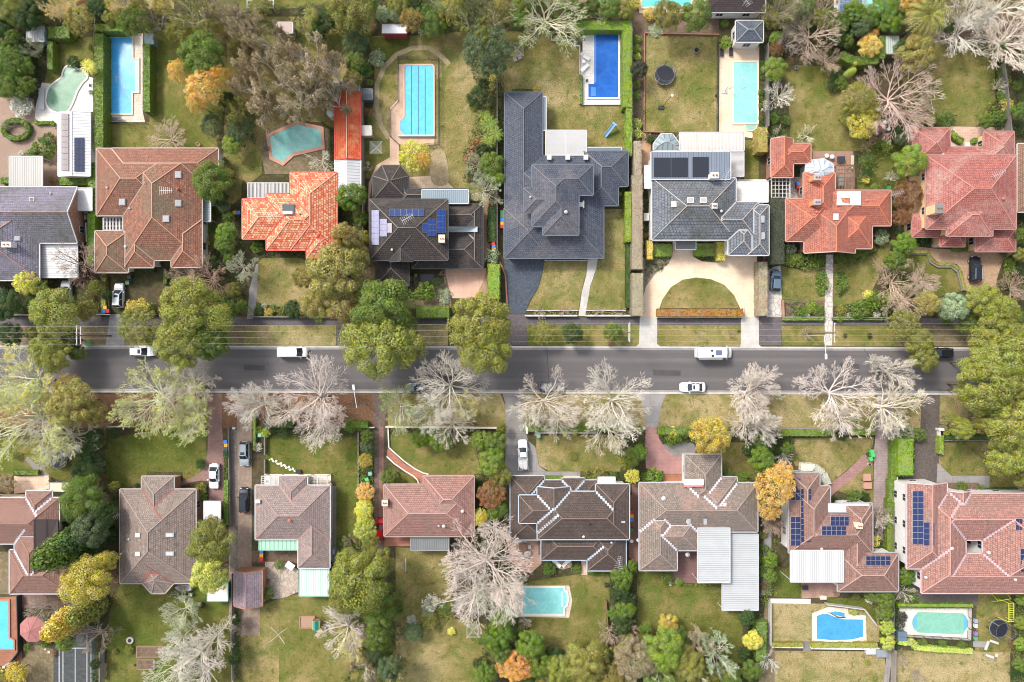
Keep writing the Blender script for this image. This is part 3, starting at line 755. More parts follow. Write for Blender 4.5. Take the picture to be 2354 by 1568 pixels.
def shrub(x, y, r, c='g', kind='shrub', h=None, e=1.0):
    R0 = LEN(r); h = h or R0 * 1.3; zc = h * .45; P = W(x, y, zc)
    o = link('bush', rnd.choice(G_[kind]), None, (*P, zc), (R0 * 1.12, R0 * 1.12 * e, h * .62), 0 if e != 1 else rnd.uniform(0, 6.28), jc(C[c]))
    auto(o, f'{size_word(R0 * 1.5)} {CN[c]} ' + ('clipped ball bush' if kind == 'ball' else 'bush'), W(x, y), 'bush', 'garden bushes'); return o
def bare(x, y, r, b='w', leaf=None, h=None, kind='bare', rot=None):
    R0 = LEN(r); h = h or min(12, 2 + R0 * 1.0); i = rnd.randrange(len(G_[kind])); zc = h * .6; P = W(x, y, zc); R1 = LEN(r, zc) * 1.08
    o = empty('bare_tree', (*P, 0)); o.rotation_euler.z = rnd.uniform(0, 6.28) if rot is None else rot
    link('branches', G_[kind][i], o, (0, 0, 0), (R1, R1, h), None, jc(BK[b], .06))
    if leaf: link('foliage', G_['bareleaf'][i], o, (0, 0, 0), (R1, R1, h), None, C[leaf])
    auto(o, f'{size_word(R0)} {BN[b]} bare-branched ' + (f'tree with {CN[leaf]} leaves' if leaf else 'tree'), W(x, y), 'tree', 'leafless trees'); return o
def gum(x, y, r, c='ol', b='w', h=None):
    R0 = LEN(r); h = h or min(14, 4 + R0 * .9); i = rnd.randrange(2); zc = h * .75; P = W(x, y, zc); R1 = LEN(r, zc)
    o = empty('gum_tree', (*P, 0)); o.rotation_euler.z = rnd.uniform(0, 6.28)
    link('branches', G_['gumb'][i], o, (0, 0, 0), (R1, R1, h), None, jc(BK[b], .06)); link('crown', G_['guml'][i], o, (0, 0, 0), (R1, R1, h), None, jc(C[c]))
    auto(o, f'{size_word(R0)} {CN[c]} sparse-crowned gum', W(x, y), 'tree', 'gum trees'); return o
def conifer(x, y, r, h, c, tip=True):
    """x, y: where the tip shows"""
    P = W(x, y, h * (.97 if tip else .5)); R1 = LEN(r); o = empty('cypress', (*P, 0)); o.rotation_euler.z = rnd.uniform(0, 6)
    link('crown', rnd.choice(G_['cone']), o, (0, 0, 0), (R1, R1, h), None, jc(C[c], .05)); link('trunk', G_['post'][0], o, (0, 0, 0), (.25, .25, h * .5), None, (.12, .08, .05))
    auto(o, f'tall {CN[c]} columnar cypress', P, 'tree', 'cypress trees'); return o
def palm(x, y, r, c='ol', h=5, kind='palm'):
    P = W(x, y, h); R1 = LEN(r, h); nm = 'palm_tree' if kind == 'palm' else 'tree_fern'
    o = empty(nm, (*P, 0)); o.rotation_euler.z = rnd.uniform(0, 6); link('crown', G_[kind][0], o, (0, 0, h), (R1, R1, R1), None, C[c])
    link('trunk', G_['post'][0], o, (0, 0, 0), (.22 if kind == 'palm' else .12,) * 2 + (h,), None, (.16, .12, .08))
    auto(o, ('spreading palm' if kind == 'palm' else 'feathery green tree fern'), W(x, y), 'palm' if kind == 'palm' else 'fern', 'palms and ferns'); return o
def hedge(pts, wid, h, c='g', close=False, rough=.05, dens=34, lf=.13, nm=None):
    """clipped hedge along a line; wid in metres"""
    P = [Vector((*W(x, y, h), 0)) for x, y in pts]
    if close: P.append(P[0])
    mb = MB(); pp = []; nn = []
    for a, b in zip(P, P[1:]):
        L = (b - a).length
        if L < .05: continue
        d = (b - a) / L; s_ = Vector((-d.y, d.x, 0)) * wid / 2
        q = [a - s_ * .9, b - s_ * .9, b + s_ * .9, a + s_ * .9]
        for k in range(4): u, v_ = q[k], q[(k + 1) % 4]; mb.poly([(u.x, u.y, 0), (v_.x, v_.y, 0), (v_.x, v_.y, h * .95), (u.x, u.y, h * .95)])
        mb.poly([(v_.x, v_.y, h * .95) for v_ in q])
        n = int(L * wid * dens) + 20; t = rs.rand(n) * L; s = (rs.rand(n) - .5) * wid
        pp.append(np.array([a.x, a.y, h])[None] + np.outer(t, [d.x, d.y, 0]) + np.outer(s, [-d.y, d.x, 0]) + np.c_[np.zeros(n), np.zeros(n), rs.normal(0, rough, n)]); nn.append(np.tile([0, 0, 1.], (n, 1)))
        m = int((L) * h * dens * .7) + 10
        for sg in (-1, 1):
            t = rs.rand(m) * L; pp.append(np.array([a.x, a.y, 0])[None] + np.outer(t, [d.x, d.y, 0]) + np.outer(sg * wid / 2 + rs.normal(0, rough, m), [-d.y, d.x, 0]) + np.c_[np.zeros(m), np.zeros(m), rs.rand(m) * h]); nn.append(np.tile([-d.y * sg, d.x * sg, .2], (m, 1)))
        for q0, sg in ((a, -1), (b, 1)):
            m = int(wid * h * dens * .8) + 4; s = (rs.rand(m) - .5) * wid
            pp.append(np.array([q0.x, q0.y, 0])[None] + np.outer(s, [-d.y, d.x, 0]) + np.c_[np.zeros(m), np.zeros(m), rs.rand(m) * h] + np.outer(rs.normal(0, rough, m), [d.x, d.y, 0])); nn.append(np.tile([d.x * sg, d.y * sg, .2], (m, 1)))
    V, F = leafquads(np.concatenate(pp), np.concatenate(nn), lf, .45); n0 = len(mb.v)
    allv = np.concatenate([np.array(mb.v), V]); allf = np.concatenate([np.array([f for f in mb.f]), F + n0])
    c0 = sum(P, Vector()) / len(P); allv = allv - np.array([c0.x, c0.y, 0])
    o = link('hedge', fast_mesh('hedge', allv, allf, LEAF), None, (c0.x, c0.y, 0), None, None, jc(C[c], .05))
    auto(o, f'{CN[c]} clipped hedge' if not nm else nm, (c0.x, c0.y), 'hedge', 'garden hedges'); return o
def hr(x0, y0, x1, y1, h=1.2, c='g', **k):
    if x1 - x0 > y1 - y0: m = (y0 + y1) / 2; hedge([(x0, m), (x1, m)], LEN(y1 - y0, h), h, c, **k)
    else: m = (x0 + x1) / 2; hedge([(m, y0), (m, y1)], LEN(x1 - x0, h), h, c, **k)
def inpoly(px, py, P):
    c = np.zeros(len(px), bool); j = len(P) - 1
    for i in range(len(P)):
        xi, yi = P[i]; xj, yj = P[j]; c ^= ((yi > py) != (yj > py)) & (px < (xj - xi) * (py - yi) / (yj - yi + 1e-12) + xi); j = i
    return c
def cover(pts, c='dg', dens=9, h=.5, lf=.16, name='undergrowth', patch=.5):
    """low plants nobody could count, growing over a garden bed"""
    if len(pts) == 2: pts = rect(*pts[0], *pts[1])
    P = [W(x, y) for x, y in pts]; x0, x1 = min(p[0] for p in P), max(p[0] for p in P); y0, y1 = min(p[1] for p in P), max(p[1] for p in P)
    dens *= 1.9; h *= 1.25; n = int((x1 - x0) * (y1 - y0) * dens); X = rs.uniform(x0, x1, n); Y = rs.uniform(y0, y1, n); k = inpoly(X, Y, P); X, Y = X[k], Y[k]
    cl = np.array([noise.voronoi(Vector((a * .62, b * .62, 0)))[0][0] for a, b in zip(X, Y)])
    nzv = np.array([noise.noise(Vector((a * .45, b * .45, 3.1))) for a, b in zip(X, Y)]); k = nzv > -patch * .5; X, Y, nzv, cl = X[k], Y[k], nzv[k], cl[k]
    Z = .05 + h * np.clip(.75 + nzv, .2, 1.4) * np.clip(1.15 - 1.25 * cl ** 2, .08, 1.1) * rs.uniform(.8, 1.08, len(X))
    Vv, F = leafquads(np.c_[X, Y, Z], np.tile([0, 0, 1.], (len(X), 1)), lf, .6)
    o = link(name, fast_mesh(name, Vv, F, LEAF), None, None, None, None, C[c]); o['kind'] = 'stuff'; return o
# ---------------------------------------------------------------- vehicles
def loft(st, prof, mi=0):
    """st: list of (x, halfwidth, ztop); prof: (fraction of width, z or None for ztop, dz)"""
    mb = MB(); rings = []
    for x, hw, zt in st:
        ring = [(x, -hw * f, (zt + dz) if z is None else min(z, zt)) for f, z, dz in prof]; ring += [(a, -b, c) for a, b, c in ring[::-1]]; rings.append(ring)
    for r0, r1 in zip(rings, rings[1:]):
        for i in range(len(r0) - 1): mb.poly([r0[i], r1[i], r1[i + 1], r0[i + 1]], None, mi)
    mb.poly(rings[0], None, mi); mb.poly(rings[-1][::-1], None, mi); return mb
PROF = [(.97, .28, 0), (1, .5, 0), (.99, .72, 0), (.93, None, -.04), (.72, None, .01), (.3, None, .03)]
def car(x, y, deg, col, typ, label, L=None, cat='car', sun=False, rails=False, z=0.03):
    """deg: where the bonnet points in the photo, 0 = right, 90 = up"""
    px, py = W(x, y, .8); L = L or {'sedan': 4.7, 'suv': 4.6, 'hatch': 4.1, 'van': 5.2, 'ute': 5.3, 'camper': 6.6}[typ]; h = L / 2; wd = .9 if typ not in ('camper', 'van') else (.95 if typ == 'van' else 1.05)
    root = empty({'van': 'parked_van', 'camper': 'campervan', 'ute': 'pickup_truck'}.get(typ, 'parked_car'), (px, py, z), label, cat, 'cars parked on the street and drives', R(deg))
    paint = plain(col, .25, 0, .03, key=('car', col), spec=.6); add = lambda n, mb, m, sm=False, p=None: (lambda o: o)(link(n, mb.mesh(n, m, (0, 0, 0), sm), p or root))
    bon, bt = (.82, .95) if typ in ('sedan',) else (.95, 1.02)
    end = .95 if typ == 'sedan' else 1.0
    st = [(-h, .62 * wd, .62), (-h + .08, .84 * wd, .8 * end), (-h + .3, .96 * wd, .93 * end), (-h * .6, wd, bt), (0, wd, .96), (h * .4, wd, .95), (h * .62, .98 * wd, bon + .06), (h - .35, .93 * wd, bon - .06), (h - .1, .78 * wd, .66), (h, .55 * wd, .5)]
    if typ in ('van', 'camper'): st = [(-h, wd * .96, 1.0), (-h + .1, wd, 1.05), (0, wd, 1.05), (h * .55, wd, 1.05), (h * .72, wd * .97, 1.0), (h - .25, wd * .9, .9), (h - .05, wd * .72, .75), (h, wd * .6, .5)]
    add('body', loft(st, PROF), paint, True)
    zr = {'sedan': 1.42, 'suv': 1.68, 'hatch': 1.47, 'van': 1.85, 'ute': 1.75, 'camper': 2.6}[typ]
    g0, g1, r0, r1 = {'sedan': (-h * .72, h * .42, -h * .42, h * .1), 'suv': (-h * .93, h * .4, -h * .8, h * .08), 'hatch': (-h * .92, h * .42, -h * .7, h * .08), 'van': (-h * .99, h * .72, -h * .96, h * .38), 'ute': (-h * .12, h * .5, -h * .05, h * .22), 'camper': (-h * .99, h * .8, -h * .97, h * .55)}[typ]
    zb = .93; a = .88 * wd; b = (.70 if typ not in ('van', 'camper') else .84) * wd
    g = MB(); lo = [(g0, -a, zb), (g1, -a * .93, zb), (g1 + .12, 0, zb), (g1, a * .93, zb), (g0, a, zb), (g0 - .04, 0, zb)]; up = [(r0, -b, zr), (r1, -b * .95, zr), (r1 + .1, 0, zr), (r1, b * .95, zr), (r0, b, zr), (r0 - .04, 0, zr)]
    side = paint if typ in ('van', 'camper') else GLASS
    for i in range(6):
        j = (i + 1) % 6; g.poly([lo[i], lo[j], up[j], up[i]], None, 1 if i in (0, 3) or (i in (4, 5) and typ in ('van', 'camper')) else 0)
    cb = add('cabin_glass', g, [GLASS, side])
    rf = MB(); t = .05; ins = [(p[0], p[1] * 1.02, zr + .004) for p in up]; mid = [(p[0] * .985, p[1] * .9, zr + t) for p in up]
    for i in range(6): rf.poly([ins[i], ins[(i + 1) % 6], mid[(i + 1) % 6], mid[i]])
    rf.poly(mid)
    for i, (lx, ux) in enumerate(((lo[0], up[0]), (lo[1], up[1]), (lo[3], up[3]), (lo[4], up[4]))): rf.bar(lx, ux, .09, .09)
    if typ in ('sedan', 'suv', 'hatch', 'ute'):
        for s_ in (-1, 1): rf.bar(((g0 + g1) / 2, s_ * a * .97, zb), ((r0 + r1) / 2 - .1, s_ * b * 1.0, zr), .08, .07)
    ro = add('roof', rf, paint)
    if sun: s = MB(); s.box(r0 * .25 + r1 * .1, -b * .6, zr + t, r1 - .12, b * .6, zr + t + .012); add('sunroof', s, GLASS, False, None)
    if rails:
        for s_ in (-1, 1): s = MB(); s.bar((r0 + .1, s_ * b * .92, zr + .1), (r1 - .1, s_ * b * .92, zr + .1), .05, .05); add('roof_rail', s, STEEL)
    for sx in (-1, 1):
        for sy in (-1, 1):
            wm = MB(); M = Matrix.Translation((sx * h * .6, sy * wd * .93, .33)) @ Matrix.Rotation(R(90), 4, 'X'); wm.cyl((0, 0), .34, -.12, .12, 16, M=M); tw = add('wheel', wm, DARK)
            rm = MB(); rm.cyl((0, 0), .2, -.13, .13, 10, M=M); add('rim', rm, STEEL, False, tw)
        hl = MB(); hl.box(h - .34, sx * wd * .62 - .17, .58, h - .12, sx * wd * .62 + .17, .74); add('headlight', hl, plain((.75, .78, .8), .1))
        tl = MB(); tl.box(-h - .005, sx * wd * .68 - .14, .68, -h + .18, sx * wd * .68 + .14, .84); add('tail_light', tl, plain((.45, .02, .02), .2))
        mr = MB(); mr.box(g1 - .45, sx * (wd + .02), .92, g1 - .25, sx * (wd + .2), 1.06); add('wing_mirror', mr, paint)
    if typ == 'ute':
        tr = MB(); x0, x1 = -h + .1, -h * .18; tr.box(x0, -.78, .955, x1, .78, .965); o = add('tray', tr, DARK)
        for q in ((x0, -.9, .9, x1, -.8, 1.08), (x0, .8, .9, x1, .9, 1.08), (x0, -.8, .9, x0 + .08, .8, 1.08), (x1 - .08, -.8, .9, x1, .8, 1.08)):
            s = MB(); s.box(*q); add('tray_side', s, paint)
        s = MB(); s.box(x0 + .2, -.72, .97, x1 - .3, -.2, 1.4); add('tool_box', s, WHITE)
        s = MB()
        for yy in (.15, .6): s.bar((x0, yy, 1.75), (r1, yy, 1.85), .06, .06)
        for k in range(8): s.bar((x0 + .2 + k * .33, .15, 1.76), (x0 + .2 + k * .33, .6, 1.76), .05, .04)
        add('ladder', s, STEEL)
        s = MB()
        for xx in (x0 + .1, x1 - .1):
            s.bar((xx, -.75, 1.65), (xx, .75, 1.65), .06, .06)
            for yy in (-.75, .75): s.bar((xx, yy, 1), (xx, yy, 1.65), .05, .05)
        add('roof_rack', s, DARK)
    if typ == 'camper':
        for q, m in (((-.2, -.45, .9, .45), plain((.12, .14, .22), .2)), ((-.95, -.75, -.55, -.35), GLASS), ((-1.05, .2, -.7, .55), DARK), ((1.15, -.4, 1.75, .4), plain((.62, .62, .6))), ((-2.3, -.4, -1.5, .4), plain((.66, .66, .64)))):
            s = MB(); s.box(q[0], q[1], zr + t, q[2], q[3], zr + t + .08); add('roof_hatch', s, m)
        s = MB(); s.box(-h - .35, -.8, 1.0, -h - .02, .8, 1.9); add('rear_carrier', s, WHITE); s = MB(); s.box(-h * .95, -wd - .16, 2.2, h * .35, -wd - .005, 2.36); add('awning', s, WHITE)
    return root
# ---------------------------------------------------------------- street and garden objects
BINC = dict(r=(.6, .03, .03), y=(.75, .38, .04), b=(.05, .22, .6), g=(.06, .22, .08), G=(.08, .5, .14), t=(.2, .45, .35), k=(.06, .07, .09))
BNN = dict(r='red', y='orange', b='blue', g='dark green', G='bright green', t='pale green', k='dark grey')
def wbin(x, y, c, rz=0):
    p = W(x, y, 1); o = empty('wheelie_bin', (*p, 0), rz=R(rz)); m = plain(BINC[c], .5, 0, .05)
    b = MB(); a = .24; t = .3
    lo = [(-a, -a, .08), (a, -a, .08), (a, a, .08), (-a, a, .08)]; up = [(-t, -t, .95), (t, -t, .95), (t, t, .95), (-t, t, .95)]
    for i in range(4): b.poly([lo[i], lo[(i + 1) % 4], up[(i + 1) % 4], up[i]])
    b.poly(lo[::-1]); link('bin_body', b.mesh('bin_body', m if c not in 'ryb' else plain((.06, .12, .08))), o)
    l = MB(); l.box(-t - .04, -t - .05, .95, t + .04, t + .04, 1.0); l.box(-t, -t, 1.0, t, t - .06, 1.04); link('lid', l.mesh('lid', m), o)
    for s_ in (-1, 1): wm = MB(); wm.cyl((0, 0), .1, -.03, .03, 10, M=Matrix.Translation((s_ * .24, .27, .1)) @ Matrix.Rotation(R(90), 4, 'Y')); link('wheel', wm.mesh('wheel', DARK), o)
    auto(o, f'{BNN[c]} lidded wheelie bin', p, 'bin', 'wheelie bins')
def fence(pts, h, mat, label, cap=None, th=.09, posts=0, name='fence', cat='fence'):
    P = [W(x, y, h) for x, y in pts]; r = empty(name, (*P[0], 0), label, cat); mb = MB(); cm = MB(); pm = []
    for a, b in zip(P, P[1:]):
        mb.bar((*a, h / 2), (*b, h / 2), th, h); cm.bar((*a, h + .03), (*b, h + .03), th + .07, .06)
        if posts:
            L = math.hypot(b[0] - a[0], b[1] - a[1]); n = max(1, int(L / posts))
            for k in range(n + 1): t = k / n; pm.append((a[0] + (b[0] - a[0]) * t, a[1] + (b[1] - a[1]) * t))
    mk('panel', mb, mat, r); mk('cap_rail', cm, cap or mat, r)
    for x, y in pm[:60]: q = MB(); q.box(x - .12, y - .12, 0, x + .12, y + .12, h + .12); mk('post', q, cap or mat, r)
    return r
def glassfence(pts, label, h=1.2, every=1.6):
    P = [W(x, y, h) for x, y in pts]; r = empty('pool_fence', (*P[0], 0), label, 'fence', 'pool fences'); rail = MB(); bars = MB()
    for a, b in zip(P, P[1:]):
        L = math.hypot(b[0] - a[0], b[1] - a[1]); n = max(1, int(L / every)); rail.bar((*a, h), (*b, h), .05, .05); rail.bar((*a, .15), (*b, .15), .05, .05)
        for k in range(n + 1): t = k / n; q = (a[0] + (b[0] - a[0]) * t, a[1] + (b[1] - a[1]) * t); s = MB(); s.bar((*q, 0), (*q, h + .05), .06, .06); mk('post', s, DARK, r)
        for k in range(int(L / .15)): t = k * .15 / L; q = (a[0] + (b[0] - a[0]) * t, a[1] + (b[1] - a[1]) * t); bars.bar((*q, .15), (*q, h), .02, .02)
    mk('rail', rail, DARK, r); mk('balusters', bars, DARK, r)
def canopy(name, x0, y0, x1, y1, z, mat, label, cat='carport', slope=.0, legs=True, frame=None, axis_uv=0, th=.12, drop='B'):
    """flat or skillion sheet roof on posts"""
    c = [W(x0, y1, z), W(x1, y1, z), W(x1, y0, z), W(x0, y0, z)]; cx, cy = sum(q[0] for q in c) / 4, sum(q[1] for q in c) / 4
    r = empty(name, (cx, cy, 0), label, cat); mb = MB(); zz = [z - slope, z - slope, z, z] if drop == 'B' else [z, z - slope, z - slope, z]
    t = [(q[0], q[1], a) for q, a in zip(c, zz)]; mb.poly(t, [(q[0], q[1]) for q in t]) 
    mb.poly([(a, b, d - th) for a, b, d in t[::-1]]); mk('roof', mb, mat, r)
    g = MB()
    for i in range(4): a, b = Vector(t[i]), Vector(t[(i + 1) % 4]); g.bar(a - Vector((0, 0, .05)), b - Vector((0, 0, .05)), .16, .2)
    mk('gutter', g, frame or WHITE, r)
    if legs:
        for i in range(4):
            a = Vector(t[i]); k = Vector((cx - a.x, cy - a.y, 0)).normalized() * .3; s = MB(); s.bar((a.x + k.x, a.y + k.y, 0), (a.x + k.x, a.y + k.y, a.z - .1), .12, .12); mk('post', s, frame or WHITE, r)
    return r
def slats(x0, y0, x1, y1, z, label, mat=None, n=None, gap=.35, vert=True, frame=None, sw=.12, cross=0, cat='pergola', beams=1):
    c = [W(x0, y1, z), W(x1, y0, z)]; (ax, ay), (bx, by) = c; r = empty('pergola', ((ax + bx) / 2, (ay + by) / 2, 0), label, cat); mb = MB(); mat = mat or WHITE
    L = (bx - ax) if vert else (by - ay); n = n or max(2, int(L / gap))
    for k in range(n + 1):
        t = k / n
        if vert: x = ax + L * t; mb.bar((x, ay, z), (x, by, z), sw, .08)
        else: y = ay + L * t; mb.bar((ax, y, z), (bx, y, z), sw, .08)
    mk('slats', mb, mat, r); f = MB()
    for a, b in (((ax, ay), (bx, ay)), ((bx, ay), (bx, by)), ((bx, by), (ax, by)), ((ax, by), (ax, ay))): f.bar((*a, z - .06), (*b, z - .06), .14, .24)
    for k in range(1, beams + 1):
        t = k / (beams + 1)
        if vert: f.bar((ax + (bx - ax) * t, ay, z + .01), (ax + (bx - ax) * t, by, z + .01), .2, .16)
        else: f.bar((ax + (bx - ax) * t, ay, z + .01), (ax + (bx - ax) * t, by, z + .01), .2, .16)
    for k in range(cross): t = (k + 1) / (cross + 1); f.bar((ax, ay + (by - ay) * t, z - .1), (bx, ay + (by - ay) * t, z - .1), .1, .14)
    mk('frame', f, frame or mat, r)
    for qx in (ax + .15, bx - .15):
        for qy in (ay + .15, by - .15): s = MB(); s.bar((qx, qy, 0), (qx, qy, z - .15), .12, .12); mk('post', s, frame or mat, r)
    return r
def trampoline(x, y, r, label):
    p = W(x, y, .9); r = LEN(r, .9); o = empty('trampoline', (*p, 0), label, 'trampoline', 'trampolines'); m = MB(); m.cyl((0, 0), r * .86, .88, .9, 28); link('mat', m.mesh('mat', plain((.012, .014, .022), .6)), o)
    q = MB()
    for i in range(24):
        a, b = 6.2832 * i / 24, 6.2832 * (i + 1) / 24; q.poly([(r * .86 * math.cos(a), r * .86 * math.sin(a), .93), (r * math.cos(a), r * math.sin(a), .9), (r * math.cos(b), r * math.sin(b), .9), (r * .86 * math.cos(b), r * .86 * math.sin(b), .93)])
    link('spring_pad', q.mesh('spring_pad', plain((.03, .035, .06), .5)), o); n = MB()
    for i in range(28):
        a, b = 6.2832 * i / 28, 6.2832 * (i + 1) / 28; n.bar((r * math.cos(a), r * math.sin(a), 2.55), (r * math.cos(b), r * math.sin(b), 2.55), .05, .05)
        for zz in (1.2, 1.5, 1.8, 2.1, 2.35): n.bar((r * math.cos(a), r * math.sin(a), zz), (r * math.cos(b), r * math.sin(b), zz), .012, .012)
    link('safety_net', n.mesh('safety_net', plain((.1, .1, .11))), o)
    for i in range(8):
        a = 6.2832 * i / 8; s = MB(); s.bar((r * math.cos(a), r * math.sin(a), 0), (r * math.cos(a), r * math.sin(a), 2.6), .06, .06); link('pole', s.mesh('pole', STEEL if i % 2 else DARK), o)
    b = MB()
    for i in range(24):
        a, c = 6.2832 * i / 24, 6.2832 * (i + 1) / 24; b.bar((r * math.cos(a), r * math.sin(a), .86), (r * math.cos(c), r * math.sin(c), .86), .07, .07)
    link('frame', b.mesh('frame', STEEL), o)
def lounger(x, y, rz, mat, label):
    p = W(x, y, .35); o = empty('sun_lounger', (*p, 0.05), label, 'sun lounger', 'poolside loungers', R(rz)); m = MB(); m.box(-.95, -.32, .28, .35, .32, .36); link('seat', m.mesh('seat', mat), o)
    b = MB(); b.poly([(.35, -.32, .36), (.95, -.32, .75), (.95, .32, .75), (.35, .32, .36)]); b.poly([(.35, .32, .3), (.95, .32, .69), (.95, -.32, .69), (.35, -.32, .3)]); b.box(.9, -.32, .66, .96, .32, .76); link('backrest', b.mesh('backrest', mat), o)
    for sx in (-.85, .3):
        for sy in (-.27, .27): l = MB(); l.bar((sx, sy, 0), (sx, sy, .3), .06, .06); link('leg', l.mesh('leg', mat), o)
def chair(x, y, rz, mat, label, group=None):
    p = W(x, y, .5); o = empty('patio_chair', (*p, .05), label, 'chair', group, R(rz)); m = MB(); m.box(-.27, -.27, .42, .27, .27, .48); link('seat', m.mesh('seat', mat), o); b = MB(); b.box(-.27, .22, .48, .27, .29, .9); link('backrest', b.mesh('backrest', mat), o)
    for s_ in (-1, 1): a = MB(); a.box(s_ * .29 - .03, -.25, .6, s_ * .29 + .03, .25, .65); link('armrest', a.mesh('armrest', mat), o)
    for sx in (-.22, .22):
        for sy in (-.22, .22): l = MB(); l.bar((sx, sy, 0), (sx, sy, .43), .05, .05); link('leg', l.mesh('leg', mat), o)
def table(x, y, w_, d_, mat, label, round_=False, rz=0):
    p = W(x, y, .7); o = empty('garden_table', (*p, .05), label, 'table', None, R(rz)); t = MB()
    if round_: t.cyl((0, 0), w_ / 2, .68, .74, 20)
    else: t.box(-w_ / 2, -d_ / 2, .68, w_ / 2, d_ / 2, .74)
    link('table_top', t.mesh('table_top', mat), o)
    for sx in (-1, 1):
        for sy in (-1, 1): l = MB(); l.bar((sx * w_ * .32, sy * d_ * .32, 0), (sx * w_ * .32, sy * d_ * .32, .69), .07, .07); link('leg', l.mesh('leg', mat), o)
def parasol(x, y, r, mat, label, n=8, z=2.5, rise=.5):
    p = W(x, y, z); r = LEN(r, z); o = empty('garden_parasol', (*p, 0), label, 'parasol'); c = MB()
    for i in range(n): a, b = 6.2832 * (i + .5) / n, 6.2832 * (i + 1.5) / n; c.poly([(0, 0, z + rise), (r * math.cos(a), r * math.sin(a), z), (r * math.cos(b), r * math.sin(b), z)]); c.poly([(0, 0, z + rise - .04), (r * math.cos(b), r * math.sin(b), z - .04), (r * math.cos(a), r * math.sin(a), z - .04)])
    link('canopy', c.mesh('canopy', mat), o); s = MB(); s.bar((0, 0, 0), (0, 0, z + rise), .07, .07); link('pole', s.mesh('pole', STEEL), o)
    for i in range(n): a = 6.2832 * (i + .5) / n; q = MB(); q.bar((0, 0, z + rise + .015), (r * math.cos(a), r * math.sin(a), z + .015), .04, .03); link('rib', q.mesh('rib', mat), o)
def clothesline(x, y, r, label, n=6, rz=45):
    p = W(x, y, 2); r = LEN(r, 2) * 1.41; o = empty('rotary_clothesline', (*p, 0), label, 'clothesline', 'rotary clotheslines', R(rz)); s = MB(); s.bar((0, 0, 0), (0, 0, 2), .07, .07); link('pole', s.mesh('pole', STEEL), o); l = MB()
    for i in range(4):
        a = i * math.pi / 2; t = MB(); t.bar((0, 0, 1.7), (r * math.cos(a), r * math.sin(a), 2.05), .05, .05); link('arm', t.mesh('arm', plain((.55, .6, .5))), o); b = a + math.pi / 2
        for k in range(n): f = (k + 1.5) / (n + .5) * r * .98; z = 1.75 + .3 * f / r; l.bar((f * math.cos(a), f * math.sin(a), z), (f * math.cos(b), f * math.sin(b), z), .025, .025)
    if n: link('lines', l.mesh('lines', WHITE), o)
def boxy(name, x0, y0, x1, y1, h, mat, label, cat, lid=None, z0=0, bev=.06):
    """a cabinet, box or tank with a separate lid and a base plinth"""
    a = W(x0, y1, h); b = W(x1, y0, h); r = empty(name, ((a[0] + b[0]) / 2, (a[1] + b[1]) / 2, z0), label, cat); m = MB(); m.box(a[0] + bev, a[1] + bev, z0 + .05, b[0] - bev, b[1] - bev, z0 + h - .06); mk('body', m, mat, r)
    m = MB(); m.box(a[0], a[1], z0 + h - .06, b[0], b[1], z0 + h); mk('lid', m, lid or mat, r); m = MB(); m.box(a[0] + .1, a[1] + .1, z0, b[0] - .1, b[1] - .1, z0 + .05); mk('base', m, DARK, r); return r
def shed(name, x0, y0, x1, y1, z, mat, wall, label, gab='', p=.25, cat='shed', group='sheds and outbuildings', ridge=None, lm=None, windows=False):
    return House(name, label, cat, [(z, p, [(x0, y0, x1, y1, gab)], mat)], mat, ridge, wall if not isinstance(wall, str) else WHITE, wall, group, windows=windows, over=.12, lm=lm)
def pot(x, y, r, mat, plant=None, label='pot'):
    p = W(x, y, .5); r = LEN(r); o = empty('plant_pot', (*p, 0.03), None, 'pot', 'plant pots'); m = MB(); m.cyl((0, 0), r * .7, 0, .5, 16, r2=r); link('pot_body', m.mesh('pot_body', mat), o)
    m = MB(); m.cyl((0, 0), r * .8, .5, .52, 12); link('soil', m.mesh('soil', DARK), o)
    if plant: link('plant', G_['shrub'][0], o, (0, 0, .6), (r * .8, r * .8, r * .8), 0, C[plant])
    auto(o, label, p, 'pot', 'plant pots')
# ================================================================ THE GROUND
gm_ = ground_mat((.085, .06, .038), (.05, .06, .022), (.12, .095, .05), .2, 1.3, 7)
m0 = MB(); m0.poly([(-600, -600, 0), (600, -600, 0), (600, 600, 0), (-600, 600, 0)]); tag(mk('ground', m0, gm_), 'dark garden soil with leaf litter and low growth', None, None, 'structure')
SOIL = ground_mat((.17, .11, .08), (.12, .085, .055), (.22, .16, .11), .4, 2.5, 9)
LITTER = ground_mat((.20, .095, .06), (.14, .075, .045), (.24, .16, .09), .5, 3.5, 6)
GRAVEL = ground_mat((.40, .26, .16), (.34, .22, .14), (.46, .33, .22), .3, 2, 12)
BARE = ground_mat((.20, .155, .10), (.14, .12, .06), (.27, .2, .12), .35, 1.6, 8)
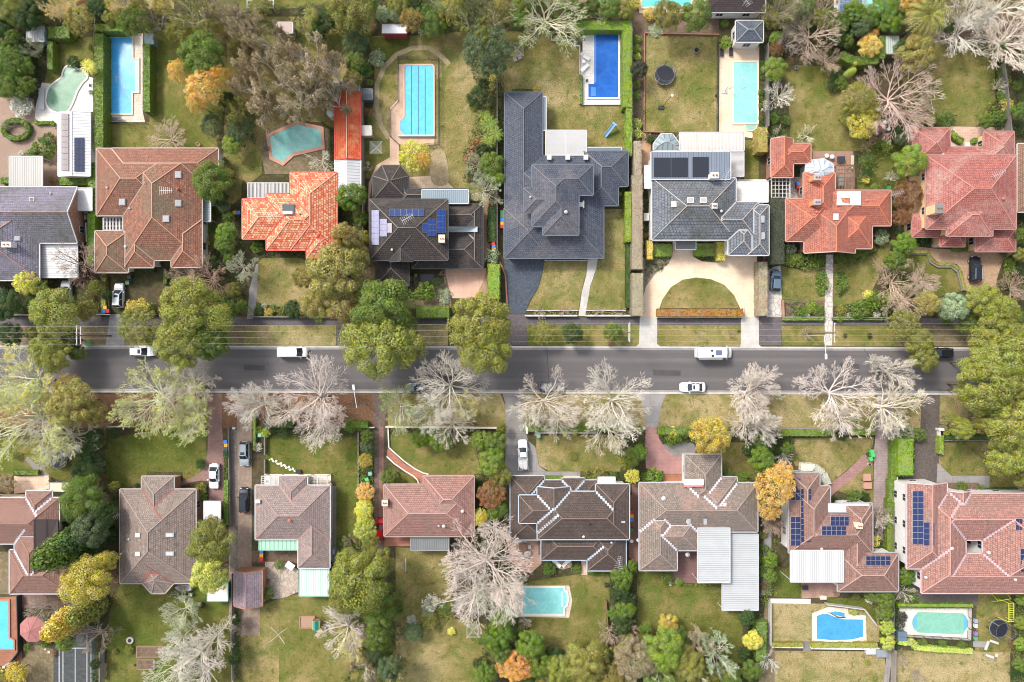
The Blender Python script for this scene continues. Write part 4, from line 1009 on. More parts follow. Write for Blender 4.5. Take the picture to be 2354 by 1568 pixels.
# road, kerbs, footpath
m, t, b = nt('asphalt'); g = N(t, 'ShaderNodeNewGeometry'); mp = N(t, 'ShaderNodeMapping'); mp.inputs['Scale'].default_value = (.012, 1, 1); t.links.new(g.outputs['Position'], mp.inputs[0])
stk = nz(t, mp.outputs[0], 1.1, 2, .5); blot = nz(t, g.outputs['Position'], .15, 5, .65); fine = nz(t, g.outputs['Position'], 10, 2, .7)
col = mixc(t, contrast(t, stk, .35, .68), (.105, .096, .096), (.13, .119, .118)); col = mixc(t, contrast(t, blot, .35, .75), col, (.112, .102, .102)); sy_ = N(t, 'ShaderNodeSeparateXYZ'); t.links.new(g.outputs['Position'], sy_.inputs[0])
for y0 in (-3.45, -7.15):   # paler strips worn by wheels
    ds = N(t, 'ShaderNodeMath', operation='SUBTRACT'); t.links.new(sy_.outputs[1], ds.inputs[0]); ds.inputs[1].default_value = y0; ab = N(t, 'ShaderNodeMath', operation='ABSOLUTE'); t.links.new(ds.outputs[0], ab.inputs[0])
    col = mixc(t, ramp(t, ab.outputs[0], [(0, (.3, .3, .3)), (.6, (0, 0, 0))]), col, (.19, .175, .172))
stn = contrast(t, nz(t, g.outputs['Position'], .5, 5, .75), .6, .75); col = mixc(t, stn, col, (.088, .08, .08))
col = mixc(t, .45, col, ramp(t, fine, [(.3, (.3, .3, .3)), (.7, (.72, .72, .72))]), 'OVERLAY')
t.links.new(col, b.inputs['Base Color']); b.inputs['Roughness'].default_value = .85; bump(t, fine, .3, .02, b); ASPH = m
ASPHP = ground_mat((.075, .07, .07), (.085, .08, .08), (.1, .09, .09), .4, 2, 10, rough=.9)
PATHM = ground_mat((.125, .11, .112), (.10, .088, .09), (.15, .135, .135), .4, 2, 10, rough=.9)
CONC = paving((.52, .49, .45), (.48, .46, .42), 3.0, (.34, .32, .29), 1.2, sc=.4)
CONCG = paving((.30, .28, .27), (.26, .245, .24), 3.0, (.16, .15, .15), 1.0, sc=.4)
CONCD = paving((.20, .185, .175), (.24, .22, .2), 3.4, (.13, .12, .11), 1.0, sc=.5)
OV()
flat('road', [(-900, 799), (1176, 801), (3300, 806), (3300, 907), (1176, 900), (-900, 895)], ASPH, 3, label='grey asphalt street with worn wheel tracks')
for a in ((560, 838, 30), (1010, 862, 26), (1500, 850, 40), (1930, 835, 28)): flat('road_patch', [(a[0], a[1]), (a[0] + a[2] * 1.6, a[1] + 2), (a[0] + a[2] * 1.6, a[1] + 14), (a[0] + 2, a[1] + 13)], ASPHP, 5)
for k, a in enumerate(((1256, 801, 1262, 898), (1985, 803, 2050, 900), (400, 799, 398, 896))): flat('road_joint', [(a[0], a[1]), (a[0] + 1.2, a[1]), (a[2] + 1.2, a[3]), (a[2], a[3])], plain((.05, .045, .045), .9), 5)
for nm, a, b_ in (('kerb', (-900, 795, 1176, 797.5), (3300, 803)), ('kerb', (-900, 897.5, 1176, 902.5), (3300, 909))):
    km = MB(); p0, p1, p2 = W(a[0], a[1]), W(a[2], a[3]), W(*b_)
    km.bar((*p0, .04), (*p1, .04), .32, .14); km.bar((*p1, .04), (*p2, .04), .32, .14); tag(mk(nm, km, CONC), 'concrete kerb edging the street', None, None, 'structure')
    gm2 = MB(); s_ = -1 if a[1] < 850 else 1
    for q0, q1 in ((p0, p1), (p1, p2)): gm2.bar((q0[0], q0[1] + s_ * .33, .03), (q1[0], q1[1] + s_ * .33, .03), .38, .02)
    tag(mk('gutter_strip', gm2, CONCG), 'pale concrete gutter strip along the kerb', None, None, 'structure')
flat('footpath', [(-900, 730), (1200, 730), (3300, 734), (3300, 751), (1200, 748), (-900, 748)], PATHM, 2, label='dark asphalt footpath above the street')
T(2, 1); flat('verge', [(-50, 1350), (2400, 1350), (2400, 1535), (-50, 1535)], BARE, 1); flat('verge', [(-50, 1275), (3000, 1275), (3000, 1350), (-50, 1350)], SOIL, 1)
flat('driveway', [(985, 1250), (1075, 1250), (1120, 1540), (945, 1540)], CONCG, 3, label='short concrete crossover on the left verge')
T(2, 2); flat('verge', [(-100, 1350), (720, 1350), (715, 1530), (-100, 1530)], lawn_mat(.75, 3), 2); flat('driveway', [(725, 1290), (800, 1290), (830, 1530), (720, 1530)], PATHM, 3); flat('verge', [(1330, 1340), (1720, 1340), (1720, 1530), (1330, 1530)], lawn_mat(.8, 5), 2)
T(2, 3); flat('verge', [(130, 1345), (1145, 1345), (1140, 1535), (135, 1535)], lawn_mat(.45, 2), 2); flat('verge', [(1300, 1348), (2050, 1348), (2048, 1535), (1300, 1535)], lawn_mat(.62, 4), 2)
flat('driveway', [(-60, 1250), (125, 1250), (135, 1525), (-60, 1525)], PATHM, 3); flat('driveway', [(1145, 1270), (1300, 1270), (1300, 1515), (1335, 1545), (1100, 1545), (1137, 1515)], CONC, 3, label='pale concrete crossover to the circular drive, left'); flat('driveway', [(2050, 1270), (2212, 1270), (2212, 1520), (2240, 1545), (2040, 1545), (2050, 1515)], CONC, 3, label='pale concrete crossover to the circular drive, right')
T(2, 4); flat('driveway', [(-80, 1275), (120, 1275), (120, 1525), (-80, 1525)], PATHM, 3); flat('verge', [(120, 1355), (505, 1355), (505, 1530), (130, 1530)], lawn_mat(.5, 6), 2); flat('verge', [(575, 1355), (1140, 1355), (1200, 1535), (575, 1535)], lawn_mat(.55, 7), 2); flat('verge', [(1140, 1340), (2600, 1340), (2600, 1535), (1200, 1535)], BARE, 1)
CRAZY = crazy((.50, .45, .40), (.62, .58, .52), (.28, .23, .2), 1.0)
flat('path', [(522, 715), (585, 715), (580, 1290), (572, 1530), (512, 1530), (505, 1290), (515, 850)], CRAZY, 3, label='narrow crazy-paved stone path down to the street')
# lower verge
T(3, 1); flat('verge', [(-100, 395), (1845, 395), (1845, 700), (-100, 700)], LITTER, 1); flat('driveway', [(1845, 390), (1985, 390), (1990, 700), (2005, 900), (2010, 1350), (1870, 1350), (1870, 1180), (1800, 1170), (1700, 1190), (1600, 1230), (1600, 1190), (1760, 1130), (1840, 1050), (1860, 900), (1860, 700)], paving((.30, .17, .14), (.24, .14, .12), .25, (.2, .13, .11), 2, sc=.4), 3, label='red-brown brick driveway beside the grey-brown house')
flat('verge', [(1985, 395), (2400, 395), (2400, 700), (1990, 700)], LITTER, 1)
flat('driveway', [(2125, 390), (2255, 390), (2255, 2100), (2330, 2300), (2330, 2560), (2140, 2560), (2130, 2000), (2050, 2560), (2050, 700), (2125, 700)], ground_mat((.27, .2, .155), (.21, .155, .12), (.31, .24, .19), .2, 1.5, 9), 3, label='long brown gravel drive with two parked cars')
flat('driveway', [(2045, 700), (2125, 700), (2135, 1990), (2060, 1990)], ground_mat((.18, .15, .13), (.14, .12, .1), (.22, .19, .16), .3, 1.5, 9), 4)
T(3, 2); flat('verge', [(-100, 390), (1060, 390), (1060, 700), (-100, 700)], LITTER, 1); flat('verge', [(1180, 395), (2190, 395), (2235, 500), (2240, 650), (2180, 690), (1180, 690)], lawn_mat(.8, 9), 2)
flat('driveway', [(1040, 395), (1180, 395), (1150, 690), (1150, 1560), (1150, 1900), (1060, 1900), (1060, 690)], ground_mat((.17, .12, .10), (.12, .095, .08), (.21, .16, .13), .3, 1.5, 8), 3)
flat('path', [(1103, 690), (1140, 690), (1140, 1500), (1105, 1500)], paving((.33, .17, .13), (.27, .14, .11), .25, None, 2), 4)
T(3, 3); flat('verge', [(105, 400), (1170, 400), (1200, 640), (1190, 690), (110, 690)], lawn_mat(.85, 10), 2); flat('verge', [(1350, 395), (2700, 400), (2700, 700), (1305, 690), (1330, 520)], lawn_mat(.7, 11), 2)
flat('driveway', [(-85, 395), (105, 395), (110, 700), (145, 815), (210, 870), (240, 1040), (305, 1085), (305, 1132), (-60, 1132), (-60, 700), (-60, 480)], CONCD, 3, label='grey concrete driveway with a white pickup'); flat('driveway', [(-60, 820), (140, 820), (205, 870), (240, 1040), (300, 1085), (300, 1130), (-5, 1130)], CONCG, 4)
flat('driveway', [(1130, 395), (1385, 395), (1345, 470), (1305, 690), (1195, 690), (1185, 520)], CONCG, 3); 
PINKB = paving((.42, .22, .2), (.36, .19, .17), .25, (.3, .17, .15), 1.6, sc=.5)
flat('driveway', [(1195, 690), (1300, 690), (1320, 800), (1380, 890), (1450, 950), (1530, 960), (1530, 1112), (1350, 1112), (1200, 1060), (1190, 900)], PINKB, 3, label='pinkish brick driveway curving to the brown house'); flat('patio', [(1352, 1116), (1530, 1116), (1530, 1185), (1352, 1185)], paving((.4, .17, .1), (.34, .14, .08), .3), 3)
T(3, 4); flat('verge', [(-50, 398), (985, 398), (975, 700), (-50, 700)], lawn_mat(.72, 12), 2); flat('verge', [(1110, 398), (1375, 398), (1365, 700), (1130, 700)], lawn_mat(.78, 13), 2); flat('verge', [(1540, 400), (2800, 400), (2800, 700), (1535, 700)], lawn_mat(.95, 14), 2)
flat('driveway', [(980, 395), (1120, 395), (1120, 780), (1090, 1050), (1080, 1560), (1085, 1700), (945, 1700), (945, 1300), (950, 900), (970, 700)], paving((.33, .25, .24), (.27, .2, .19), .3, None, 1.6, sc=.35), 3, label='worn pinkish brick drive between lawn and hedge'); ASPD = ground_mat((.115, .095, .085), (.09, .075, .065), (.15, .125, .11), .3, 2, 10)
flat('driveway', [(1375, 405), (1540, 405), (1530, 1180), (1160, 1190), (1160, 1115), (1310, 1110), (1315, 800), (1370, 700)], ASPD, 3, label='dark asphalt drive to the courtyard house')

# ================================================================ LAWNS, PATIOS AND DRIVES
T(1, 1)
flat('lawn', [(480, 370), (650, 350), (830, 330), (835, 680), (700, 560), (560, 590), (540, 680), (470, 755), (400, 740)], lawn_mat(.28, 20), 2)
flat('lawn', [(1300, 200), (2000, 200), (2040, 800), (1940, 1340), (945, 1340), (935, 1100), (1340, 1095), (1345, 400), (1290, 330)], lawn_mat(.34, 21), 2)
flat('lawn', [(1270, -60), (1560, -60), (1560, 80), (1300, 80)], lawn_mat(.6, 22), 1); flat('lawn', [(380, -60), (800, -60), (800, 160), (420, 150)], lawn_mat(.6, 22), 1)
flat('gravel_court', [(-60, 870), (300, 880), (330, 1060), (520, 1140), (530, 1620), (830, 1620), (830, 1690), (-60, 1690)], ground_mat((.36, .25, .2), (.3, .21, .165), (.28, .22, .15), .3, 1.4, 9), 2, label='pinkish gravel court beside the white shed')
STONE = paving((.66, .58, .48), (.58, .50, .41), .55, (.45, .38, .3), 1.3, sc=.4)
WSTONE = paving((.74, .70, .64), (.68, .63, .57), .6, (.55, .5, .45), 1.2, sc=.6)
flat('pool_deck', [(375, 740), (480, 755), (540, 690), (640, 640), (835, 700), (835, 1000), (800, 1010), (525, 1020), (525, 1145), (485, 1145), (485, 1085), (310, 1085), (320, 950)], WSTONE, 3, label='white stone deck round the green kidney pool')
flat('pool_deck', [(945, 295), (1280, 295), (1278, 1000), (1300, 1095), (945, 1095)], STONE, 3, label='sandstone deck round the long blue pool')
T(1, 2)
flat('lawn', [(-330, -60), (700, -60), (640, 40), (190, 90), (-330, 90)], lawn_mat(.3, 23), 1)
flat('lawn', [(-250, 150), (850, 150), (950, 500), (950, 720), (700, 730), (700, 1160), (600, 1100), (300, 1080), (60, 1230), (50, 1560), (-50, 1640), (-60, 1700), (-100, 1620), (-300, 1560)], lawn_mat(.62, 24), 2)
flat('lawn', [(1000, 330), (1400, 320), (2200, 260), (2200, 1180), (2000, 1300), (1900, 1350), (1900, 1640), (2060, 1640), (2060, 1800), (1850, 1800), (1700, 1640), (1300, 1600), (960, 1600), (960, 1240), (1060, 900), (1060, 560)], lawn_mat(.6, 25), 2)
flat('lawn', [(1010, 330), (1380, 340), (1360, 420), (1250, 470), (1120, 600), (1060, 560)], lawn_mat(.0, 26), 3)
WORN = ground_mat((.36, .28, .17), (.3, .24, .13), (.42, .34, .22), .5, 1.5, 7)
import itertools as _it
def ring_path(P, w_, mat, lvl):
    L_ = []; Rr = []
    for i, p in enumerate(P):
        a = P[max(0, i - 1)]; b = P[min(len(P) - 1, i + 1)]; d = math.hypot(b[0] - a[0], b[1] - a[1]); n = (-(b[1] - a[1]) / d * w_ / 2, (b[0] - a[0]) / d * w_ / 2)
        L_.append((p[0] + n[0], p[1] + n[1])); Rr.append((p[0] - n[0], p[1] - n[1]))
    return flat('worn_track', L_ + Rr[::-1], mat, lvl)
ring_path([(1190, 1240), (1120, 1130), (1080, 950), (1085, 750), (1150, 600), (1260, 490), (1400, 430), (1550, 430), (1680, 520), (1730, 580)], 42, WORN, 4)
flat('worn_track', [(1560, 1400), (1640, 1330), (1700, 1400), (1720, 1640), (1580, 1640)], WORN, 4, True)
flat('bed', [(60, 1210), (150, 1130), (340, 1090), (600, 1140), (660, 1160), (660, 1400), (700, 1560), (80, 1560), (50, 1400)], BARE, 3)
SAL = paving((.62, .42, .3), (.56, .38, .27), 1.6, (.45, .3, .22), 1.2, sc=.6)
flat('pool_deck', [(1270, 575), (1590, 575), (1600, 1240), (1595, 1297), (1280, 1297), (1280, 1470), (1200, 1470), (1195, 970), (1270, 890)], SAL, 3, label='salmon concrete deck and path by the lap pool')
flat('patio', [(1200, 1410), (1285, 1460), (1290, 1500), (1060, 1560), (1040, 1600), (1010, 1900), (1000, 1900), (1010, 1640), (1080, 1480)], SAL, 3)
T(2, 2)
flat('patio', [(1368, 20), (1560, 10), (1680, 30), (1770, 120), (1368, 125)], paving((.66, .5, .36), (.58, .42, .3), .8, None, 1, sc=.5), 3)
flat('lawn', [(10, 800), (60, 745), (400, 745), (520, 800), (640, 1100), (420, 1150), (200, 1185), (0, 1140)], lawn_mat(.55, 27), 2)
flat('lawn', [(-450, 60), (-130, 30), (-130, 200), (-250, 300), (-300, 640), (-430, 700)], lawn_mat(.4, 28), 1)
flat('path', [(-60, 1030), (0, 800), (20, 800), (0, 1190), (-30, 1290), (-80, 1290)], CONCG, 2)
flat('driveway', [(1690, 838), (2065, 838), (2050, 920), (1990, 1050), (1950, 1110), (1760, 1105), (1725, 1000)], paving((.66, .42, .31), (.62, .4, .29), 3.0, (.4, .25, .18), 1, sc=.4), 3, label='salmon driveway below the black-roofed house')
flat('gravel_court', [(2065, 838), (2080, 1100), (1950, 1110), (1990, 1050)], GRAVEL, 2); flat('path', [(2035, 180), (2090, 200), (2070, 420), (2110, 600), (2060, 760), (2035, 838)], GRAVEL, 2)
flat('bed', [(1300, 990), (1750, 900), (1750, 1190), (1300, 1190)], ground_mat((.3, .2, .15), (.22, .16, .12), (.34, .24, .18), .4, 2, 8), 2); flat('path', [(1470, 890), (1600, 890), (1580, 960), (1470, 960)], plain((.10, .09, .12)), 3)
T(1, 3)
flat('lawn', [(0, 280), (620, 340), (605, 660), (605, 930), (1020, 940), (1020, 1400), (270, 1400), (270, 830), (-120, 830), (-120, 280)], lawn_mat(.58, 30), 2)
DK = WSTONE
flat('pool_deck', [(632, 265), (695, 265), (695, 245), (993, 245), (990, 935), (632, 935), (632, 690), (607, 660), (607, 480), (632, 470)], WSTONE, 3, label='white stone deck round the royal blue pool')
flat('lawn', [(1190, 320), (1850, 315), (1845, 1200), (1190, 1180)], lawn_mat(.6, 31), 3)
flat('bed', [(1085, 100), (1860, 90), (1850, 320), (1190, 320), (1185, 1640), (1085, 1260)], SOIL, 2)
CRP = paving((.78, .60, .43), (.73, .56, .40), .45, (.66, .5, .36), 1.4, sc=.3)
flat('pool_deck', [(1860, 420), (2215, 415), (2210, 1250), (1855, 1190)], CRP, 3, label='peach paved deck round the pale aqua pool')
flat('lawn', [(2080, 1255), (2210, 1255), (2210, 1640), (2080, 1640)], lawn_mat(.3, 32), 2); flat('path', [(1165, 1185), (1245, 1190), (1235, 1640), (1165, 1640)], paving((.55, .33, .2), (.5, .3, .18), .4), 3)
flat('patio', [(575, -80), (1080, -80), (1000, 40), (700, 60), (600, 30)], paving((.52, .3, .24), (.46, .26, .2), .4), 2); flat('pool_deck', [(1140, -80), (1700, -80), (1690, 120), (1140, 120)], CRP, 2)
flat('patio', [(1500, 1187), (2078, 1360)], CRP, 4); flat('patio', [(300, 1168), (668, 1393)], WSTONE, 4); flat('patio', [(1957, 1360), (2078, 1590)], CRP, 4)
T(2, 3)
ASPB = ground_mat((.075, .09, .115), (.06, .072, .092), (.10, .115, .14), .35, 2, 10)
flat('driveway', [(-70, 690), (290, 745), (275, 870), (230, 1010), (150, 1140), (120, 1240), (-60, 1250)], ASPB, 3, label='blue-black asphalt drive below the charcoal house')
flat('lawn', [(290, 770), (680, 765), (660, 900), (620, 1050), (595, 1215), (130, 1215), (170, 1130), (240, 1010), (280, 860)], lawn_mat(.52, 33), 2)
flat('lawn', [(770, 765), (822, 750), (822, 305), (1005, 305), (1018, 700), (1018, 1215), (662, 1215), (685, 1050), (740, 900)], lawn_mat(.62, 34), 2)
flat('path', [(682, 745), (770, 745), (755, 840), (700, 1000), (655, 1265), (595, 1265), (625, 1050), (665, 900)], CONC, 4, label='white curved concrete path through the front lawn')
flat('driveway', [(1440, 590), (1625, 590), (1625, 735), (1700, 775), (1850, 785), (1915, 730), (2195, 720), (2205, 1270), (2055, 1275), (2045, 1200), (1990, 1080), (1900, 985), (1780, 935), (1650, 920), (1530, 940), (1420, 1010), (1340, 1140), (1300, 1275), (1145, 1275), (1165, 1120), (1200, 1000), (1290, 880), (1400, 800), (1435, 730)], CRP, 3, label='peach paved circular drive')
flat('lawn', [(1320, 1195), (1345, 1120), (1425, 1005), (1530, 942), (1650, 922), (1780, 937), (1900, 987), (1990, 1082), (2045, 1195)], lawn_mat(.62, 35), 4)
flat('bed', [(1180, 740), (1435, 735), (1400, 800), (1290, 880), (1200, 1000), (1160, 1100), (1165, 740)], ground_mat((.3, .22, .19), (.24, .18, .15), (.2, .2, .1), .5, 2, 8), 2)
flat('terrace', [(2005, 40), (2300, 40), (2300, 270), (2005, 245)], WSTONE, 3)
T(1, 4)
flat('lawn', [(140, 580), (640, 600), (860, 800), (880, 1350), (380, 1360), (200, 1250), (190, 1000)], lawn_mat(.42, 36), 2)
flat('lawn', [(1440, 380), (1990, 380), (2030, 550), (2040, 900), (1900, 1080), (1880, 1135), (1660, 1135), (1300, 1100), (1200, 700)], lawn_mat(.5, 37), 2)
flat('lawn', [(860, 1280), (1300, 1280), (1300, 1700), (800, 1700)], lawn_mat(.3, 38), 1)
flat('patio', [(1632, 1135), (2100, 1140), (2200, 1250), (1935, 1400), (1632, 1400)], paving((.62, .42, .32), (.54, .36, .27), .3, None, 2, sc=.5), 3); flat('terrace', [(1632, 1220), (1750, 1280), (1935, 1270), (1935, 1325), (1632, 1325)], WSTONE, 4)
flat('patio', [(880, 1140), (960, 1110), (1080, 1150), (1095, 1210), (1060, 1265), (980, 1285), (910, 1250)], paving((.3, .16, .11), (.25, .13, .09), .25), 3, True, label='round brick patio with barbecue')
flat('deck', [(400, 1355), (765, 1355), (765, 1700), (400, 1700)], paving((.38, .22, .17), (.34, .2, .15), .14, None, 12), 3); flat('bed', [(1020, 100), (2294, 100), (2294, 400), (1020, 600)], SOIL, 1)
T(2, 4)
flat('lawn', [(110, 815), (300, 850), (520, 820), (515, 1180), (400, 1130), (120, 1115)], lawn_mat(.55, 39), 2); flat('lawn', [(585, 800), (800, 790), (980, 690), (1080, 500), (1100, 700), (1000, 900), (920, 1060), (840, 1140), (585, 1180)], lawn_mat(.42, 40), 2)
flat('lawn', [(1250, 720), (1430, 715), (1460, 800), (1520, 825), (1640, 825), (1700, 880), (1740, 1040), (1500, 1100), (1100, 1040), (1100, 850)], lawn_mat(.35, 41), 2)
flat('driveway', [(1290, 640), (1500, 660), (2210, 690), (2110, 760), (2060, 900), (2040, 1000), (1960, 1050), (1770, 1040), (1740, 860), (1690, 800), (1520, 790), (1450, 700), (1300, 690)], GRAVEL, 3, label='orange gravel drive with a black car')
flat('driveway', [(-10, 860), (110, 790), (130, 1275), (-10, 1275)], CRAZY, 3); flat('patio', [(195, 20), (310, 20), (310, 230), (150, 240)], CRAZY, 2); flat('bed', [(140, 1120), (510, 1130), (510, 1280), (140, 1280)], SOIL, 2); flat('lawn', [(800, 20), (1080, 20), (1080, 140), (800, 130)], lawn_mat(.25, 42), 2)
# lower row
T(3, 1)
flat('lawn', [(980, 790), (1300, 740), (1600, 760), (1850, 700), (1850, 1040), (1770, 1130), (1640, 1190), (1640, 1095), (1320, 1090), (1270, 1250), (960, 1240), (940, 900)], lawn_mat(.22, 43), 2)
flat('lawn', [(-60, 800), (660, 800), (700, 1230), (440, 1130), (120, 1125), (-60, 1120)], lawn_mat(.3, 44), 2); flat('path', [(250, 960), (440, 1120), (340, 1120), (220, 980)], CONCD, 3)
TER = paving((.68, .5, .38), (.6, .44, .33), .6, (.5, .36, .27), 1, sc=.5); flat('terrace', [(125, 1130), (440, 1125), (440, 1250), (125, 1290)], TER, 3)
T(3, 2)
flat('lawn', [(75, 770), (300, 760), (900, 780), (910, 900), (905, 1900), (720, 1900), (720, 1215), (690, 1110), (75, 1110), (75, 1000)], lawn_mat(.28, 45), 2)
flat('terrace', [(75, 1112), (672, 1112), (672, 1250), (75, 1250)], paving((.76, .66, .52), (.7, .6, .48), .8), 3)
flat('lawn', [(1200, 760), (1500, 740), (1960, 820), (1990, 1000), (2040, 1200), (1960, 1230), (1940, 1120), (1540, 1120), (1420, 1060), (1290, 960), (1200, 870)], lawn_mat(.42, 46), 2)
flat('lawn', [(1190, 1010), (1290, 1090), (1400, 1130), (1440, 1205), (1190, 1205)], lawn_mat(.3, 46), 2)
REDP = paving((.48, .2, .13), (.42, .17, .11), .25, None, 1.6)
flat('path', [(1180, 880), (1330, 1020), (1420, 1075), (1500, 1115), (1500, 1205), (1460, 1200), (1440, 1170), (1330, 1090), (1240, 1020), (1170, 960)], REDP, 3, label='red brick garden path with white edging')
flat('path', [(676, 1220), (720, 1220), (720, 1900), (676, 1900)], CONCD, 2)
T(3, 3)
flat('lawn', [(220, 770), (960, 760), (970, 1090), (330, 1085), (245, 1040), (215, 900)], lawn_mat(.66, 47), 2); flat('lawn', [(1350, 850), (1600, 830), (1640, 920), (1500, 960), (1400, 920)], CONCD, 2, True); flat('lawn', [(1870, 830), (2100, 830), (2150, 1000), (2200, 1140), (2120, 1190), (2020, 1140), (1870, 1130)], lawn_mat(.4, 48), 2)
flat('wall_coping', [(305, 1088), (612, 1088), (612, 1130), (305, 1130)], CONCG, 4); flat('path', [(1075, 1200), (1130, 1200), (1130, 2000), (1075, 2000)], paving((.3, .15, .11), (.25, .13, .1), .25), 2); flat('terrace', [(450, 1130), (610, 1130), (610, 1160), (450, 1160)], TER, 3)
T(3, 4)
flat('lawn', [(210, 790), (950, 780), (930, 880), (700, 1080), (560, 1200), (550, 1130), (480, 1050), (250, 1040), (200, 960)], lawn_mat(.68, 49), 2); flat('lawn', [(940, 920), (945, 1380), (620, 1260), (800, 1100)], lawn_mat(.62, 50), 2)
flat('path', [(870, 930), (925, 1000), (760, 1160), (620, 1260), (560, 1320), (555, 1200), (700, 1090)], REDP and paving((.36, .2, .18), (.3, .17, .15), .3, None, 2), 4)
flat('lawn', [(1580, 820), (2500, 820), (2500, 1290), (1985, 1280), (1985, 1130), (1640, 1130), (1525, 1020), (1530, 830)], lawn_mat(.45, 51), 2); flat('path', [(1520, 1015), (1640, 1128), (1985, 1128), (1985, 1260), (1940, 1260), (1880, 1190), (1510, 1190)], CONCG, 3); flat('bed', [(1510, 1190), (1880, 1190), (1880, 1250), (1600, 1250)], SOIL, 2)
T(4, 1)
flat('lawn', [(1080, 690), (2080, 700), (2080, 1350), (2080, 1700), (930, 1700), (960, 1280), (980, 950), (1040, 760)], lawn_mat(.12, 52), 2, label='green back lawn below the grey-brown house')
flat('lawn', [(-60, 400), (80, 400), (80, 780), (-60, 780)], BARE, 2); BRK = paving((.36, .15, .08), (.3, .12, .07), .4, (.2, .09, .05), 1.4, sc=.4)
flat('pool_deck', [(-60, 810), (150, 800), (200, 1370), (60, 1440), (-60, 1400)], BRK, 3, label='brick-red deck round the left-edge pool'); flat('patio', [(180, 785), (720, 780), (730, 890), (560, 920), (200, 900)], paving((.22, .12, .09), (.18, .1, .08), .4), 2)
flat('lawn', [(200, 1240), (480, 1240), (480, 1620), (-60, 1620), (60, 1440), (230, 1340)], BARE, 2)
flat('court', [(485, 1100), (850, 1100), (860, 1700), (480, 1700)], ground_mat((.075, .08, .08), (.06, .065, .065), (.10, .10, .10), .4, 2, 10), 3, label='dark sports court with white lines')
LW = plain((.42, .43, .43), .6, 0, .2)
for a in ((525, 1220, 535, 1700), (560, 1230, 568, 1700), (670, 1265, 677, 1700), (775, 1130, 783, 1700), (812, 1180, 818, 1700), (568, 1260, 775, 1268), (690, 1128, 783, 1134)): flat('court_line', [a[:2], a[2:]], LW, 5)
flat('lawn', [(2090, 900), (2500, 900), (2500, 1700), (2140, 1700)], lawn_mat(.5, 53), 2)
T(4, 2)
flat('lawn', [(-100, 880), (60, 880), (200, 820), (380, 780), (660, 800), (1000, 1000), (1250, 1250), (1300, 1700), (-300, 1700), (-100, 1200)], lawn_mat(.42, 54), 2, label='back lawn below the house with mint green carport')
flat('patio', [(80, 490), (260, 490), (375, 560), (380, 760), (250, 815), (150, 825), (70, 760), (80, 600)], crazy((.42, .33, .26), (.5, .42, .34), (.2, .15, .11), 1.3), 3); flat('patio', [(-60, 390), (375, 390), (375, 500), (-60, 500)], SOIL, 2)
flat('lawn', [(1250, 360), (1740, 380), (1740, 700), (1780, 1000), (2060, 1050), (2160, 1350), (1980, 1700), (1280, 1700), (1250, 1200)], lawn_mat(.62, 55), 2, label='brownish back lawn beside the huge pale tree')
flat('patio', [(1150, 262), (1400, 262), (1390, 350), (1080, 350)], REDP, 2)
T(4, 3, .4488)
flat('lawn', [(100, 380), (500, 320), (500, 700), (300, 720), (100, 760), (30, 620), (60, 400)], lawn_mat(.3, 56), 2, label='green lawn round the small turquoise pool'); flat('patio', [(-30, 150), (150, 150), (150, 290), (100, 335), (60, 335), (-10, 280)], paving((.6, .38, .28), (.54, .34, .25), .3, None, 1.5, sc=.6), 3, label='salmon brick patio with dining set')
flat('lawn', [(640, 325), (830, 325), (830, 390), (1070, 390), (1075, 530), (1180, 530), (1180, 800), (640, 700)], lawn_mat(.28, 57), 2); flat('patio', [(820, 228), (948, 228), (948, 388), (880, 388), (820, 395)], paving((.24, .13, .12), (.2, .11, .1), .25), 3); flat('patio', [(205, 270), (300, 270), (310, 305), (260, 320), (210, 305)], paving((.6, .38, .28), (.54, .34, .25), .3), 3); flat('path', [(355, 275), (385, 275), (385, 348), (355, 348)], TER, 3)
flat('path', [(600, -60), (648, -60), (648, 280), (600, 260)], paving((.3, .15, .11), (.25, .13, .1), .25), 2)
flat('pool_deck', [(-20, 402), (293, 402), (308, 480), (292, 566), (20, 562)], STONE, 3)
flat('path', [(1296, 480), (1345, 480), (1345, 900), (1262, 900)], BARE, 2)
T(4, 4, .4488)
flat('lawn', [(35, 295), (205, 365), (172, 465), (30, 460)], lawn_mat(.1, 58), 2); flat('patio', [(172, 362), (360, 390), (360, 460), (172, 468)], paving((.4, .24, .18), (.34, .2, .16), .4), 2)
flat('lawn', [(18, 490), (300, 495), (570, 470), (570, 690), (18, 690)], lawn_mat(1.0, 59), 2, label='straw-dry lawn beside the blue pool with spa'); flat('lawn', [(300, 465), (540, 465), (560, 600), (500, 520), (310, 500)], lawn_mat(.1, 60), 3)
flat('lawn', [(-30, 735), (600, 740), (600, 960), (-30, 960)], lawn_mat(.82, 61), 2); flat('lawn', [(655, 735), (1240, 735), (1240, 960), (655, 960)], lawn_mat(.9, 62), 2, label='dry lawn at the bottom right edge'); flat('lawn', [(1070, 440), (1245, 440), (1245, 745), (1060, 740)], lawn_mat(.48, 63), 3)
flat('pool_deck', [(225, 545), (310, 510), (410, 520), (412, 550), (500, 555), (505, 688), (420, 697), (225, 690)], CREAM and paving((.78, .66, .52), (.72, .6, .48), .5), 4); flat('pool_deck', [(668, 512), (1045, 518), (1040, 685), (668, 662)], paving((.74, .68, .6), (.68, .62, .55), .5), 3)
